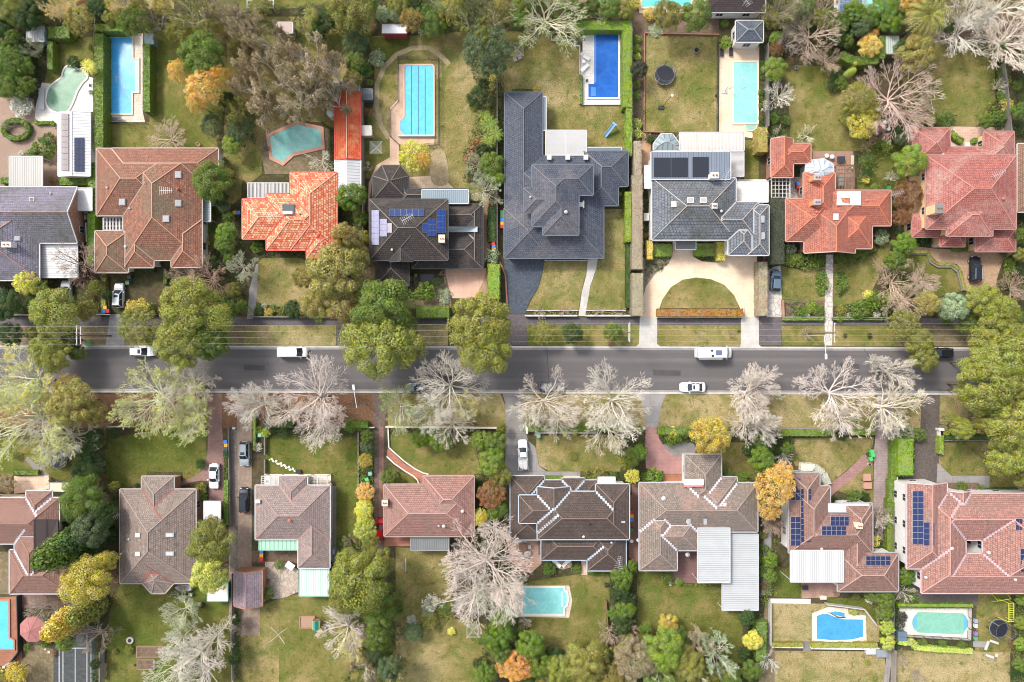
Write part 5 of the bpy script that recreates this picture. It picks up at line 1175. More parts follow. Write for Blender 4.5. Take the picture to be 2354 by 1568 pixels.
flat('patio', [(700, 390), (1075, 440), (1072, 505), (668, 500)], ground_mat((.12, .105, .095), (.16, .14, .13), (.1, .09, .08), .5, 2, 9), 3); flat('path', [(180, 685), (222, 685), (222, 740), (180, 740)], CONCD, 4); flat('path', [(610, 720), (640, 720), (615, 930), (590, 930)], CONCG, 2); flat('path', [(1050, 685), (1125, 690), (1125, 720), (1050, 715)], CONCG, 4); flat('terrace', [(0, 468), (218, 470), (218, 495), (0, 492)], WSTONE, 4)
T(3, 4); flat('path', [(-30, 1500), (30, 1500), (30, 2200), (-60, 2200)], CONCG, 2)
# ================================================================ HOUSES
BT = plain((.28, .17, .12)); WR = plain((.72, .7, .66), .7); BRW = paving((.36, .17, .1), (.3, .14, .08), .22, (.4, .33, .27), 3)
slate = tile_mat((.25, .22, .285), (.20, .19, .23), (.09, .095, .075), .6, patch=.09)
T(2, 1)
h1 = House('house', 'slate-purple roofed house with white gable at the left edge', 'house', [(3.6, .55, [(-500, 110, 690, 610, 'R'), (-700, 250, 352, 945)], None)], slate, plain((.45, .2, .12)), WHITE, BRW, lm='the slate-purple roofed house')
h1.skylight(290, 220, 46, 38, plain((.1, .1, .08), .2)); h1.skylight(160, 570, 50, 40); h1.chimney(95, 632, 1.5, .8, .9, WR); h1.vent(460, 170)
canopy('carport', 355, 612, 692, 920, 2.9, metal_mat((.62, .61, .6), .42, axis=1), 'white ribbed carport roof beside slate-purple roofed house', slope=.3)
canopy('awning', 694, 118, 826, 322, 2.7, plain((.66, .65, .64)), 'plain white flat awning between slate-purple gable and hedge')
canopy('pergola', 84, -165, 380, 122, 2.8, metal_mat((.42, .40, .37), .4), 'grey corrugated patio roof above slate-purple house', 'pergola')
for a in ((733, 330, 768, 352), (718, 362, 770, 400)): boxy('air_conditioner', *a, .9, WHITE, ('upper' if a[1] < 350 else 'lower') + ' white air conditioner beside brick wall of slate-purple house', 'air conditioner')
T(1, 1)
h1b = House('shed', 'long white metal shed with black solar panels beside kidney pool', 'shed', [(3.0, .18, [(522, 1010, 806, 1578, 'TB')], None)], metal_mat((.6, .6, .6), .5, axis=0), WHITE, WHITE, WR, windows=False, over=.15, lm='the long white shed')
h1b.solar(553, 1022, 620, 1533, 1, 10, (.20, .17, .17), plain((.3, .27, .26))); h1b.solar(670, 1236, 758, 1540, 2, 6, (.025, .03, .06), plain((.12, .13, .16)))
shed('shed', 245, 238, 392, 372, 2.3, metal_mat((.42, .42, .42), .3), plain((.28, .36, .33)), 'small rusty grey metal shed under trees, top left corner', 'LR', .12)
shed('shed', 1302, 308, 1372, 392, 1.9, plain((.22, .30, .30), .5), plain((.2, .27, .27)), 'tiny grey-green shed at top corner of long blue pool deck', 'LR', .3)
T(2, 1)
terr = tile_mat((.34, .15, .095), (.22, .10, .07), (.15, .125, .08), .45, patch=.10)
h2 = House('house', 'large mossy terracotta tiled house with courtyard and hip roofs', 'house', [(3.4, .5, [(865, -235, 1600, 365), (1000, -237, 1955, 67), (1105, -234, 1810, 765), (852, 503, 1150, 875), (1112, 400, 1377, 830), (1535, 400, 1811, 828)], None)], terr, plain((.52, .27, .17)), plain((.42, .36, .32)), WR, lm='the mossy terracotta house', valley=plain((.3, .22, .18)))
for a in ((1098, 245), (1600, 255), (1490, 395), (1600, 0)): h2.skylight(*a, 56, 58, plain((.55, .55, .55), .15))
h2.vent(1168, 305); h2.vent(1130, 645, .25); h2.vent(965, 118); h2.vent(1597, 130, .2, plain((.5, .1, .07))); h2.antenna(1540, 165, 0)
canopy('awning', 1815, 237, 1888, 420, 2.5, metal_mat((.34, .40, .42), .3, axis=1), 'grey ribbed lean-to beside mossy terracotta house', 'awning')
slats(928, 385, 1100, 495, 2.2, 'white timber grid over sandy courtyard of terracotta house', n=6, sw=.3, cross=2)
boxy('water_tank', 1855, 185, 1893, 270, 1.6, plain((.6, .58, .54)), 'pale slimline tank at right wall of terracotta house', 'water tank')
T(2, 2)
redt = tile_mat((.62, .11, .06), (.72, .46, .27), None, wid=.48, row=.42, mortar=(.3, .05, .02)); RED = plain((.6, .05, .03), .4)
h3 = House('house', 'orange-red and cream mottled tile house with red gutters', 'house', [(3.2, .5, [(305, -22, 725, 675), (-124, 215, 500, 575), (92, 170, 720, 674), (452, 480, 724, 745)], None)], redt, plain((.72, .35, .25)), RED, BRW, lm='the mottled orange-red house', valley=plain((.5, .06, .03)))
h3.slab('solar_collector', 240, 266, 348, 332, .25, .15, plain((.06, .08, .08), .15)); mbt = MB(); q0 = h3.at(252, 345); q1 = h3.at(338, 345); mbt.bar(q0 + Vector((0, 0, .45)), q1 + Vector((0, 0, .45)), .55, .55); mk('hot_water_tank', mbt, WHITE, h3.root); h3.antenna(185, 385); h3.vent(397, 352, .2, plain((.3, .2, .15)))
slats(-75, 72, 293, 207, 2.8, 'white slatted pergola beside mottled orange-red house', n=30, sw=.13, beams=4)
T(1, 2)
h3b = House('garage', 'long narrow red tiled outbuilding beside rainwater tank', 'outbuilding', [(3.0, .38, [(708, 830, 936, 1428, 'TB')], None)], tile_mat((.66, .075, .03), (.62, .16, .07), (.66, .30, .13), .35, patch=.2), plain((.62, .45, .32)), RED, paving((.5, .1, .07), (.45, .09, .06), .2), lm='the long red outbuilding', windows=False, over=.1)
shed('garage', 709, 1432, 936, 1760, 2.9, metal_mat((.60, .60, .60), .55, dirt=.3), WR, 'white corrugated garage attached below long red outbuilding', 'TB', .3, 'garage'); shed('shed', 694, 734, 922, 862, 2.3, metal_mat((.25, .27, .27), .4, axis=0), plain((.3, .42, .4)), 'grey weathered lean-to above long red outbuilding', 'LRB', .06)
p = W(672, 1010, 2); o = empty('rainwater_tank', (*p, 0), 'round pale green rainwater tank beside long red outbuilding', 'water tank'); mb = MB(); r_ = LEN(40, 2); mb.cyl((0, 0), r_, 0, 2.1, 24); link('tank_body', mb.mesh('tank_body', plain((.48, .56, .47), .5)), o); mb = MB(); mb.cyl((0, 0), r_ * 1.02, 2.1, 2.35, 24, r2=.25); link('lid', mb.mesh('lid', plain((.55, .62, .54))), o); mb = MB(); mb.bar((.2, .3, 2.4), (1.0, .7, 2.9), .12, .12); link('inlet_pipe', mb.mesh('inlet_pipe', WHITE), o)
shed('shed', 948, 800, 1042, 888, 2.1, metal_mat((.10, .11, .13), .3, axis=0), plain((.12, .14, .15)), 'small black ribbed shed right of long red outbuilding', 'LR', .1); shed('shed', 940, 1132, 1032, 1210, 2.2, plain((.82, .78, .68)), CREAM, 'small cream flat-roofed shed right of long red outbuilding', 'LRT', .04)
shed('shed', 1130, 217, 1350, 302, 2.3, plain((.62, .64, .66)), plain((.32, .05, .06)), 'dark red shed with pale roof among top trees', 'LRB', .05); shed('shed', 188, 205, 326, 295, 2.3, plain((.42, .30, .26)), WHITE, 'small brown-topped white framed shed under the huge gum', 'LRT', .03)
T(2, 2)
blk = tile_mat((.062, .052, .048), (.045, .039, .037), (.11, .085, .068), .35, patch=.1); BG = plain((.05, .055, .06), .4)
h4 = House('house', 'black tiled two-storey house with many blue solar panels', 'house', [(5.6, .42, [(1018, 220, 1718, 765), (1195, 560, 1403, 776, 'B')], None),
   (2.9, .42, [[(1045, 10), (1130, -83), (1290, -83), (1368, 10), (1368, 230), (1045, 230)], (1300, 126, 1905, 240), (1400, 262, 2030, 467), (1400, 516, 2030, 838), (1890, 263, 2031, 837), (1072, 650, 1368, 992)], None)], blk, plain((.17, .135, .11)), BG, BRW, lm='the black-roofed solar house', valley=BG)
h4.chimney(1672, 585, .9, 1.2, 1.6); h4.vent(1220, 673, .2, CREAM); h4.antenna(1370, 410, .5)
h4.solar(1165, 236, 1586, 302, 8, 1); h4.solar(1193, 306, 1507, 372, 6, 1); h4.solar(1037, 318, 1106, 630, 1, 6, (.19, .19, .27)); h4.solar(1109, 396, 1176, 554, 1, 3, (.19, .19, .27)); h4.solar(1178, 434, 1220, 521, 1, 1, (.25, .22, .25)); h4.solar(1620, 314, 1699, 523, 1, 4, (.012, .035, .15)); h4.solar(1540, 395, 1618, 552, 1, 3, (.012, .035, .15)); h4.solar(1491, 432, 1538, 519, 1, 1, (.012, .035, .15))
h4.slab('roof_gutter_strip', 1728, 466, 1985, 514, .35, .3, plain((.42, .47, .48)))
canopy('patio_roof', 1486, 132, 1905, 258, 3.6, metal_mat((.22, .28, .32), .35), 'translucent blue-grey patio roof behind black solar house', 'patio roof')
T(2, 3)
ch = tile_mat((.085, .098, .130), (.068, .08, .108), (.16, .145, .15), .38, patch=.05, row=.4, wid=.35, b_=.4); CR = plain((.15, .135, .14)); CG = plain((.12, .14, .165), .4)
h5 = House('house', 'big charcoal-blue hip-roofed two-storey house with long left wing', 'house', [(3.0, .40, [(-65, -738, 272, 744), (-70, 300, 352, 746), (-64, -170, 820, 745), (645, -213, 1038, 102), (640, -212, 950, 275)], None),
   (6.0, .42, [(178, -88, 725, 182), (179, -87, 597, 462), (275, 150, 596, 540), (105, 120, 400, 338)], None)], ch, CR, CG, WR, lm='the big charcoal house')
h5.vent(482, 335, .3, STEEL); h5.vent(165, 203); h5.slab('roof_vent', 595, 250, 632, 290, .5, .5, WHITE); h5.slab('roof_vent', 632, 238, 644, 303, .6, .5, STEEL)
T(1, 3)
for x in (323, 484, 642): h5.L; o = boxy('skylight_box', x - 20, 1437, x + 20, 1480, .5, WHITE, {323: 'left', 484: 'middle', 642: 'right'}[x] + ' white roof box behind louvred pergola of charcoal house', 'roof box', z0=3.6)
slats(300, 1168, 668, 1393, 3.0, 'white louvred pergola behind the big charcoal house', vert=False, n=34, sw=.1); 
canopy('patio_roof', 668, 1322, 982, 1356, 2.9, plain((.14, .17, .2)), 'narrow dark awning right of louvred pergola', 'awning', legs=False); canopy('patio_roof', 272, 868, 306, 1170, 2.9, plain((.14, .17, .2)), 'narrow dark awning along left wing of charcoal house', 'awning', legs=False)
h5.antenna(-60, -280, .6)
T(2, 3)
sl6 = tile_mat((.14, .155, .185), (.175, .185, .205), (.075, .072, .056), .5, patch=.11, row=.5, wid=.5, b_=1)
h6 = House('house', 'weathered grey slate house with white walls and circular drive', 'house', [(5.4, .48, [(1255, 30, 2004, 582), (1700, 246, 2205, 582), (2108, 272, 2300, 720), (1938, 420, 2178, 719)], None),
   (5.7, .03, [(1247, -203, 1955, 40, 'LRB')], metal_mat((.17, .2, .25), .45, axis=0))], sl6, plain((.42, .36, .30)), WHITE, WR, lm='the grey slate house', valley=plain((.4, .4, .4)))
h6.skylight(1447, 265, 48, 50, plain((.4, .5, .6), .1)); h6.skylight(1597, 228, 58, 50, plain((.35, .33, .32), .2)); h6.skylight(1712, 228, 58, 50, plain((.35, .33, .32), .2)); h6.skylight(2245, 398, 28, 62); h6.skylight(2248, 548, 28, 62); h6.chimney(1790, 25, 1.3, .9, 1.6, WR, WHITE); h6.chimney(1805, 285, .8, .8, .6, WR, WHITE); h6.vent(1872, 328, .25); h6.antenna(1890, 30, 1.1)
for a in ((1270, -153, 1420, 20), (1426, -153, 1574, 20), (1617, -158, 1760, 20)): h6.slab('pool_heating_mat', *a, .1, .08, plain((.012, .016, .025), .5))
canopy('porch', 1465, 588, 1648, 670, 3.2, plain((.16, .165, .165), .25), 'dark flat porch roof over the slate house entrance', 'porch')
canopy('balcony', 2006, 60, 2296, 246, 3.1, paving((.74, .70, .64), (.68, .63, .57), .6, None, 1.2, sc=.6), 'white tiled roof terrace beside the slate house', 'terrace')
canopy('glasshouse', 1187, -85, 1245, 122, 3.0, plain((.5, .56, .6), .12), 'narrow glass lean-to at left wall of slate house', 'glasshouse'); boxy('air_conditioner', 1180, 342, 1230, 410, 1.4, WHITE, 'white twin-fan air conditioner left of slate house', 'air conditioner')
T(1, 3)
slats(1500, 1187, 2080, 1352, 3.2, 'long white slatted pergola above the slate house', n=46, sw=.18, beams=3); T(2, 3); slats(1957, -205, 2078, 15, 3.2, 'narrow white slatted pergola right of slate house metal roof', vert=False, n=22, sw=.14, beams=0)
T(1, 3)
gz = House('gazebo', 'grey octagonal gazebo roof behind the slate house', 'gazebo', [(3.0, .3, [[(1268, 1290), (1335, 1202), (1435, 1202), (1500, 1290), (1500, 1350), (1268, 1350)]], None)], metal_mat((.24, .30, .32), .9), GREYM, WHITE, None)
ph = House('pool_house', 'white pool house with dark pyramid roof', 'pool house', [(3.2, .42, [(2005, 187, 2250, 378)], None)], tile_mat((.10, .12, .15), (.085, .10, .13), (.14, .15, .13), .3), plain((.3, .3, .3)), WHITE, WR, over=.2, lm='the white pool house')
House('house', 'dark brown roofed building cut off at the top edge', 'house', [(3.2, .25, [(1740, -300, 2270, 112)], None)], tile_mat((.06, .042, .042), (.045, .033, .035)), None, GREYM, WR).antenna(2060, 60, 2.2)
T(1, 4)
org = tile_mat((.50, .17, .11), (.42, .135, .09), (.25, .11, .085), .55, patch=.13); OR = plain((.62, .2, .1))
T(2, 4)
h7 = House('house', 'bright orange gabled house with stone garden path', 'house', [(3.6, .55, [(28, -322, 225, 22, 'T'), (100, -280, 382, -105), (318, -20, 600, 400), (325, 250, 780, 700, 'B'), (160, 215, 560, 595), (560, 140, 1100, 455), (600, 300, 932, 660)], None)], org, OR, plain((.45, .3, .25)), BRICK, lm='the orange gabled house')
h7.slab('flat_skylight', 612, 155, 818, 277, .5, .4, plain((.72, .72, .7))); h7.skylight(605, 378, 44, 58, WHITE); h7.chimney(400, 262, 1.1, .8, 1.7, plain((.7, .3, .12)), GREYM); h7.chimney(400, 45, 1.1, .8, 1.8, plain((.7, .3, .12)), GREYM); h7.vent(432, 335, .22, plain((.6, .15, .08))); h7.vent(885, 233, .22, plain((.6, .15, .08))); h7.antenna(1100, 190, .4)
cs = House('conservatory', 'pale blue-grey faceted metal roof above orange gabled house', 'conservatory', [(3.5, .3, [[(335, -20), (345, -125), (500, -142), (582, -95), (582, 20), (500, 92), (420, 60)]], None)], metal_mat((.48, .54, .60), 1.0), WHITE, WHITE, WR); cs.skylight(430, -40, 50, 30, WHITE)
slats(32, 22, 196, 235, 2.7, 'white glass-grid conservatory roof left of orange gabled house', n=5, sw=.12, cross=5, cat='conservatory', beams=0)
T(1, 4); slats(610, 1480, 770, 1700, 2.8, 'brown timber pergola over deck behind orange gabled house', TIMBER, n=6, sw=.12, cross=5)
T(2, 4)
pk = tile_mat((.44, .15, .125), (.34, .12, .10), (.40, .24, .20), .4, patch=.1); PR = plain((.5, .24, .19)); CW = plain((.75, .5, .28))
h8 = House('house', 'large pink-red tiled house with rear courtyard wings', 'house', [(5.8, .45, [(1415, -175, 2222, 485), (1600, 200, 2012, 548)], None), (3.2, .45, [(1298, -422, 1632, -100), (1935, -388, 2205, -100), (1298, -248, 2205, 0), (1290, 350, 1700, 557), (1540, 500, 1766, 643), (1857, 480, 2217, 687)], None)], pk, PR, plain((.36, .2, .17)), CW, lm='the pink-red roofed house')
h8.chimney(1455, 325, 1.2, 1.5, 2.4, CW, plain((.2, .2, .18))); h8.antenna(1990, 20, .5); h8.vent(2100, 215, .25, plain((.5, .15, .1))); h8.vent(1560, -180)
T(1, 4); House('house', 'edge of neighbouring house at the far right, beige wall', 'house', [(3.0, .3, [(2235, 1290, 2800, 1900)], None)], tile_mat((.3, .18, .12), (.26, .15, .1)), None, WHITE, CW)
shed('shed', 262, -40, 366, 98, 2.5, plain((.42, .38, .40)), plain((.3, .28, .28)), 'small grey shed at the top edge among twiggy trees', 'LR', .3); shed('shed', 1052, 325, 1170, 486, 2.4, metal_mat((.44, .50, .44), .4, axis=0), plain((.16, .14, .08)), 'pale green-grey shed beside golden tree', 'LRB', .04)
House('house', 'blue tiled roof beside pool at the top edge', 'house', [(3.0, .3, [(640, -200, 846, 132)], None)], tile_mat((.15, .22, .38), (.12, .18, .32), row=.7), None, WHITE, WR)
T(1, 1); slats(2215, -60, 2450, 70, 2.4, 'white timber pergola at the top edge', n=4, sw=.2, cross=3)
# ---- lower row
T(4, 1)
rb = tile_mat((.32, .175, .135), (.25, .14, .11), (.20, .14, .11), .45, patch=.1); LG = plain((.56, .58, .62), .5)
b1 = House('house', 'reddish brown house with zigzag pale valleys at the left edge', 'house', [(4.6, .5, [(-300, -84, 530, 328), (235, -145, 466, 200), (130, 180, 532, 775), (86, 385, 640, 776)], None)], rb, plain((.3, .16, .12)), LG, CREAM, zig=plain((.5, .5, .54)), lm='the zigzag-valley left house')
b1.slab('dark_roof_sheet', 305, 110, 525, 595, .12, .08, metal_mat((.07, .05, .045), .5, axis=0)); canopy('sun_room', 440, -215, 610, -140, 3.5, plain((.78, .66, .46)), 'cream sunroom roof beside terrace of zigzag-valley house', 'sunroom')
gb = tile_mat((.31, .24, .205), (.24, .19, .16), (.17, .13, .105), .4, patch=.12); GR_ = plain((.36, .28, .23))
b2 = House('house', 'grey-brown hip-roofed house with four small skylights', 'house', [(3.4, .5, [(1075, -160, 1755, 683), (1270, -275, 1558, 200), [(1275, 480), (1555, 480), (1555, 683), (1475, 773), (1358, 773), (1275, 683)]], None)], gb, GR_, plain((.42, .38, .35)), BRW, lm='the grey-brown skylight house', valley=plain((.3, .08, .06)))
for a in ((1237, 250, 44, 36), (1525, 248, 74, 36), (1237, 418, 44, 36), (1525, 415, 74, 36)): b2.skylight(*a, plain((.75, .76, .75), .2))
b2.vent(1160, 285); b2.vent(1090, 415); b2.antenna(1078, 60, .4)
canopy('carport', 1825, -52, 1976, 145, 2.6, metal_mat((.66, .66, .66), .36, dirt=.3), 'white corrugated carport right of grey-brown skylight house'); shed('shed', 1860, 678, 2042, 842, 2.3, plain((.80, .76, .62)), plain((.08, .2, .16)), 'cream flat-roofed shed half hidden by lime tree', 'LRB', .03)
shed('garage', 2098, 575, 2350, 886, 2.8, tile_mat((.30, .22, .22), (.22, .18, .24), (.3, .24, .26), .3), BRW, 'small purple-grey tiled garage below the long gravel drive', 'TB', .5, 'garage', ridge=plain((.6, .2, .12)))
T(4, 2)
gr = tile_mat((.33, .255, .235), (.25, .20, .185), (.41, .26, .22), .4, patch=.11)
b3 = House('house', 'grey-pink hip-roofed house with mint green lean-tos', 'house', [(3.4, .5, [(-5, -194, 662, 290), (378, 0, 660, 546), (208, -278, 460, 60)], None)], gr, plain((.36, .24, .2)), LG, CREAM, lm='the mint carport house', valley=plain((.35, .2, .17)))
b3.vent(303, 118, .3, plain((.6, .12, .06))); b3.slab('roof_box', 0, -70, 45, -40, .5, .5, WHITE)
MINT = metal_mat((.36, .62, .44), .75, dirt=.1); canopy('patio_roof', 25, 273, 392, 386, 2.9, MINT, 'mint green sheet roof below mint carport house', 'patio roof', frame=plain((.2, .36, .28))); canopy('carport', 386, 548, 655, 797, 2.8, metal_mat((.55, .72, .62), .42, dirt=.1), 'pale mint ribbed carport at lower right of grey-pink house', frame=plain((.25, .5, .35)))
T(3, 2); slats(48, 1132, 208, 1210, 2.6, 'white pergola left of porch on cream terrace', n=4, sw=.1, cross=3); slats(462, 1130, 640, 1212, 2.6, 'white pergola right of porch on cream terrace', n=3, sw=.09, cross=2)
T(4, 2)
fp = tile_mat((.40, .21, .175), (.32, .17, .14), (.19, .15, .125), .5, patch=.09)
b4 = House('house', 'faded pink tiled hip-roofed house above a red car', 'house', [(3.4, .48, [(1148, -203, 1952, 262), (1500, -280, 1953, 100)], None)], fp, plain((.5, .3, .25)), plain((.36, .29, .25)), BRW, lm='the faded pink house', valley=plain((.22, .12, .1)))
b4.chimney(1168, -55, .9, .9, 1.4); b4.vent(1850, 35, .3); b4.vent(1638, 165); b4.vent(1683, 168, .3); canopy('patio_roof', 1385, 270, 1728, 388, 2.7, metal_mat((.20, .21, .21), .4, axis=0, dirt=.3), 'grey translucent patio roof below the faded pink house', 'patio roof', frame=plain((.25, .26, .26)))
T(3, 3)
br = tile_mat((.11, .08, .068), (.088, .065, .056), (.125, .088, .072), .3, patch=.1, row=.3, b_=.9); LB = plain((.42, .50, .57), .5)
b5 = House('house', 'dark brown tiled house with pale blue gutters and zigzag valleys', 'house', [(5.0, .45, [(228, 1270, 1050, 1698), (62, 1303, 450, 1552), (226, 1228, 518, 1640, 'T'), (750, 1203, 1051, 1697)], None),
   (3.0, .45, [(-15, 1130, 288, 1700), (-14, 1168, 760, 1500), (445, 1150, 648, 1420), (262, 1600, 860, 1882), (675, 1600, 1020, 1978)], None)], br, plain((.22, .16, .13)), LB, WR, zig=plain((.40, .45, .5)), lm='the blue-guttered house')
b5.slab('roof_vent', 978, 1532, 1012, 1548, .3, .2, WHITE); b5.vent(687, 1556, .22, DARK); b5.vent(640, 1670, .22, CREAM); b5.vent(890, 1724, .2); b5.antenna(945, 1870, 1.4); canopy('bay_roof', 770, 1140, 925, 1200, 4.6, plain((.8, .76, .66)), 'cream bay window roof at top of blue-guttered house', 'bay window', legs=False)
bg_ = tile_mat((.28, .23, .19), (.20, .17, .145), (.33, .20, .165), .35, patch=.1); BGR = plain((.34, .27, .23))
b6 = House('house', 'grey-brown house with white metal annexe and brick drive', 'house', [(3.6, .48, [(1140, 1192, 2200, 1630), (1545, 937, 1875, 1400), (1600, 1140, 2015, 1560), (1141, 1400, 1478, 1976), (1142, 1500, 1660, 1797)], None)], bg_, BGR, plain((.45, .45, .46)), WR, zig=plain((.62, .60, .62)), lm='the brown house with white annexe')
b6.vent(1355, 1328, .4); b6.vent(1905, 1385, .35); b6.skylight(1583, 1540, 28, 46); b6.skylight(1730, 1540, 28, 46); b6.slab('balcony_wall', 1535, 1155, 1707, 1200, .8, .7, plain((.76, .72, .66))); b6.slab('balcony_trim', 1537, 1203, 1706, 1219, .6, .5, plain((.6, .22, .2)))
T(4, 3, .4488)
wm_ = metal_mat((.48, .49, .49), .38, axis=1, dirt=.2); canopy('flat_roof', 1075, 138, 1261, 529, 3.0, wm_, 'lower white ribbed metal annexe roof beside patio', 'annexe', frame=plain((.45, .47, .48))); canopy('flat_roof', 950, 106, 1116, 387, 4.0, wm_, 'upper white ribbed metal annexe roof touching brown house', 'annexe', frame=plain((.5, .5, .5)))
T(4, 4, .4488)
pk7 = tile_mat((.33, .18, .145), (.25, .145, .115), (.19, .135, .11), .45, patch=.1); GC = plain((.36, .36, .36))
b7 = House('house', 'pinkish brown house with scattered solar panels and white flat roof', 'house', [(4.4, .48, [(106, -108, 318, 235), (108, -176, 264, 60), (120, 20, 535, 235), (385, 60, 500, 431), (357, 235, 667, 432), (385, -20, 534, 164)], None)], pk7, plain((.42, .3, .26)), GC, WR, lm='the white flat-roof solar house')
NV = (.008, .013, .05); b7.solar(114, -150, 165, -34, 2, 3, NV); b7.solar(166, -95, 218, 178, 2, 9, NV); b7.solar(114, 48, 165, 197, 2, 5, NV); b7.solar(318, 46, 411, 93, 4, 2, NV); b7.solar(273, 96, 397, 142, 5, 2, NV); b7.solar(499, 249, 624, 296, 5, 2, NV); b7.chimney(452, 88, .9, .8, 1.0, CREAM); b7.vent(272, 212, .25)
canopy('flat_roof', 115, 222, 387, 384, 5.2, metal_mat((.56, .56, .56), .38, dirt=.1), 'white metal flat roof on pinkish solar house', 'flat roof'); canopy('balcony', 306, -18, 517, 25, 4.6, plain((.66, .68, .69)), 'grey and white balcony frame on solar house', 'balcony', frame=plain((.38, .44, .5)))
pk8 = tile_mat((.43, .22, .18), (.33, .17, .14), (.24, .165, .135), .35, patch=.08)
b8 = House('house', 'large pink-brown house with square courtyard and white side wall', 'house', [(5.8, .46, [(710, -122, 916, 315, 'T'), (785, -70, 1012, 440), (800, -69, 1500, 168), (1100, -68, 1500, 439), (786, 240, 1500, 441), (930, -78, 1036, 80, 'T')], None)], pk8, plain((.5, .3, .26)), plain((.62, .42, .42)), plain((.66, .64, .62), .7), zig=plain((.46, .33, .35)), lm='the courtyard house')
b8.solar(736, -84, 793, 189, 2, 9, (.010, .018, .065)); b8.solar(794, 76, 850, 196, 2, 4, (.010, .018, .065)); b8.solar(1265, 57, 1299, 117, 2, 2, NV); b8.solar(1288, 212, 1330, 330, 2, 4, NV); b8.vent(937, 210, .3); b8.vent(1127, 232, .3); b8.vent(805, 358, .25); b8.vent(1262, 370, .25); b8.vent(1018, 155, .25)
# ================================================================ POOLS
T(1, 1)
pl = pool([(650, 600), (600, 608), (575, 650), (560, 700), (490, 755), (445, 800), (425, 870), (425, 930), (460, 980), (520, 1008), (580, 1005), (620, 980), (660, 900), (690, 820), (740, 740), (780, 695), (745, 640), (700, 630)], 'green kidney-shaped pool in white stone deck', (.13, .26, .17), (.20, .33, .22), True, (.75, .7, .62), .3, 'the green kidney pool')
pl = pool([(995, 345), (1187, 345), (1187, 540), (1240, 540), (1240, 825), (1182, 825), (1180, 1020), (993, 1020)], 'long bright blue pool with side step alcove', (.06, .36, .74), (.10, .44, .80), False, (.62, .54, .44), .3, 'the long blue pool', [(1213, 545, 1237, 820)])
hose([(1000, 657), (1025, 665), (1040, 690), (1055, 720), (1050, 742), (1035, 730), (1040, 700), (1065, 690), (1090, 710), (1105, 770), (1125, 820), (1150, 855), (1175, 890), (1178, 910)], pl)
T(1, 2)
pool([(125, 1228), (370, 1118), (580, 1165), (588, 1315), (330, 1375), (240, 1455), (150, 1410)], 'turquoise brick-edged irregular pool under gum branches', (.17, .44, .40), (.25, .50, .45), False, (.55, .28, .19), .6, 'the brick-edged pool')
pl = pool([(1345, 592), (1575, 592), (1587, 606), (1589, 1222), (1340, 1222), (1294, 1175), (1294, 1090), (1335, 1052), (1332, 606)], 'light blue lap pool with dark lane lines', (.10, .46, .74), (.14, .52, .80), False, (.6, .42, .32), .3, 'the lap pool', lines=[(1394, 595, 1394, 1220), (1455, 595, 1455, 1220), (1517, 620, 1517, 1220), (1336, 596, 1336, 1050)])
a, b = W(1275, 1224), W(1600, 1224); mb = MB(); mb.bar((*a, .45), (*b, .45), .3, .3); mk('cover_roller', mb, WHITE, pl)
T(1, 3)
pool([(735, 307), (950, 307), (950, 877), (683, 877), (683, 757), (735, 757)], 'royal blue rectangular pool with corner spa', (.012, .10, .42), (.02, .13, .48), False, (.7, .66, .6), .3, 'the royal blue pool', [(737, 310, 754, 745), (705, 785, 748, 865)])
pl = pool([(1984, 563), (2192, 563), (2192, 1105), (1984, 1105)], 'pale aqua rectangular pool in peach paving', (.22, .52, .49), (.28, .58, .54), False, (.80, .62, .46), .3, 'the pale aqua pool'); hose([(2055, 610), (2050, 650), (2065, 700), (2100, 725), (2110, 755), (2095, 780), (2045, 800), (2020, 820)], pl)
pool([(2082, 1122), (2190, 1122), (2185, 1145), (2165, 1165), (2140, 1173), (2112, 1168), (2090, 1145)], 'small half-round green spa below pale aqua pool', (.2, .42, .36), (.25, .48, .4), False, (.80, .62, .46), .15)
pool([(725, -60), (875, -60), (875, -5), (840, 30), (800, 38), (755, 25), (735, -5)], 'rounded green pool cut off at the top edge', (.22, .42, .33), (.25, .45, .36), True, (.5, .3, .24), .3); pool([(1165, -60), (1600, -60), (1600, 60), (1165, 68)], 'turquoise pool cut off at top edge beside trees', (.12, .50, .48), (.15, .55, .52), False, (.8, .62, .46), .3)
T(1, 4); pool([(862, -60), (1055, -60), (1055, 110), (862, 110)], 'light turquoise pool at top edge beside blue roof', (.30, .62, .60), (.34, .66, .62), False, (.72, .7, .66), .4)
T(4, 1); pool([(-60, 838), (80, 838), (83, 1172), (125, 1195), (125, 1265), (-60, 1265)], 'bright blue pool cut off at the left edge', (.08, .45, .72), (.12, .52, .78), False, (.4, .2, .13), .3, 'the left-edge pool')
T(4, 3, .4488); pl = pool([(60, 412), (262, 412), (264, 425), (278, 440), (282, 470), (276, 500), (262, 512), (262, 545), (55, 545)], 'small turquoise pool with curved step end', (.20, .54, .54), (.26, .60, .58), False, (.74, .68, .6), .35, 'the small turquoise pool', [(250, 430, 262, 510)])
T(4, 4, .4488); pool([(246, 555), (275, 545), (305, 545), (340, 560), (390, 572), (484, 573), (484, 662), (430, 676), (330, 680), (246, 672)], 'mid-blue pool with rounded lower edge and small spa', (.05, .27, .48), (.07, .31, .54), False, (.80, .68, .54), .35, 'the mid-blue pool'); pool([(314, 538), (340, 531), (390, 539), (391, 561), (355, 558)], 'small blue spa above the mid-blue pool', (.05, .27, .48), (.08, .33, .56), False, (.80, .68, .54), .2)
pl = pool([(765, 534), (995, 541), (1010, 555), (1022, 580), (1022, 610), (1008, 630), (994, 651), (765, 641), (745, 625), (734, 598), (736, 570), (750, 550)], 'green pool with rounded blue step ends', (.18, .42, .32), (.22, .46, .35), False, (.78, .72, .64), .25, 'the rounded-end green pool')
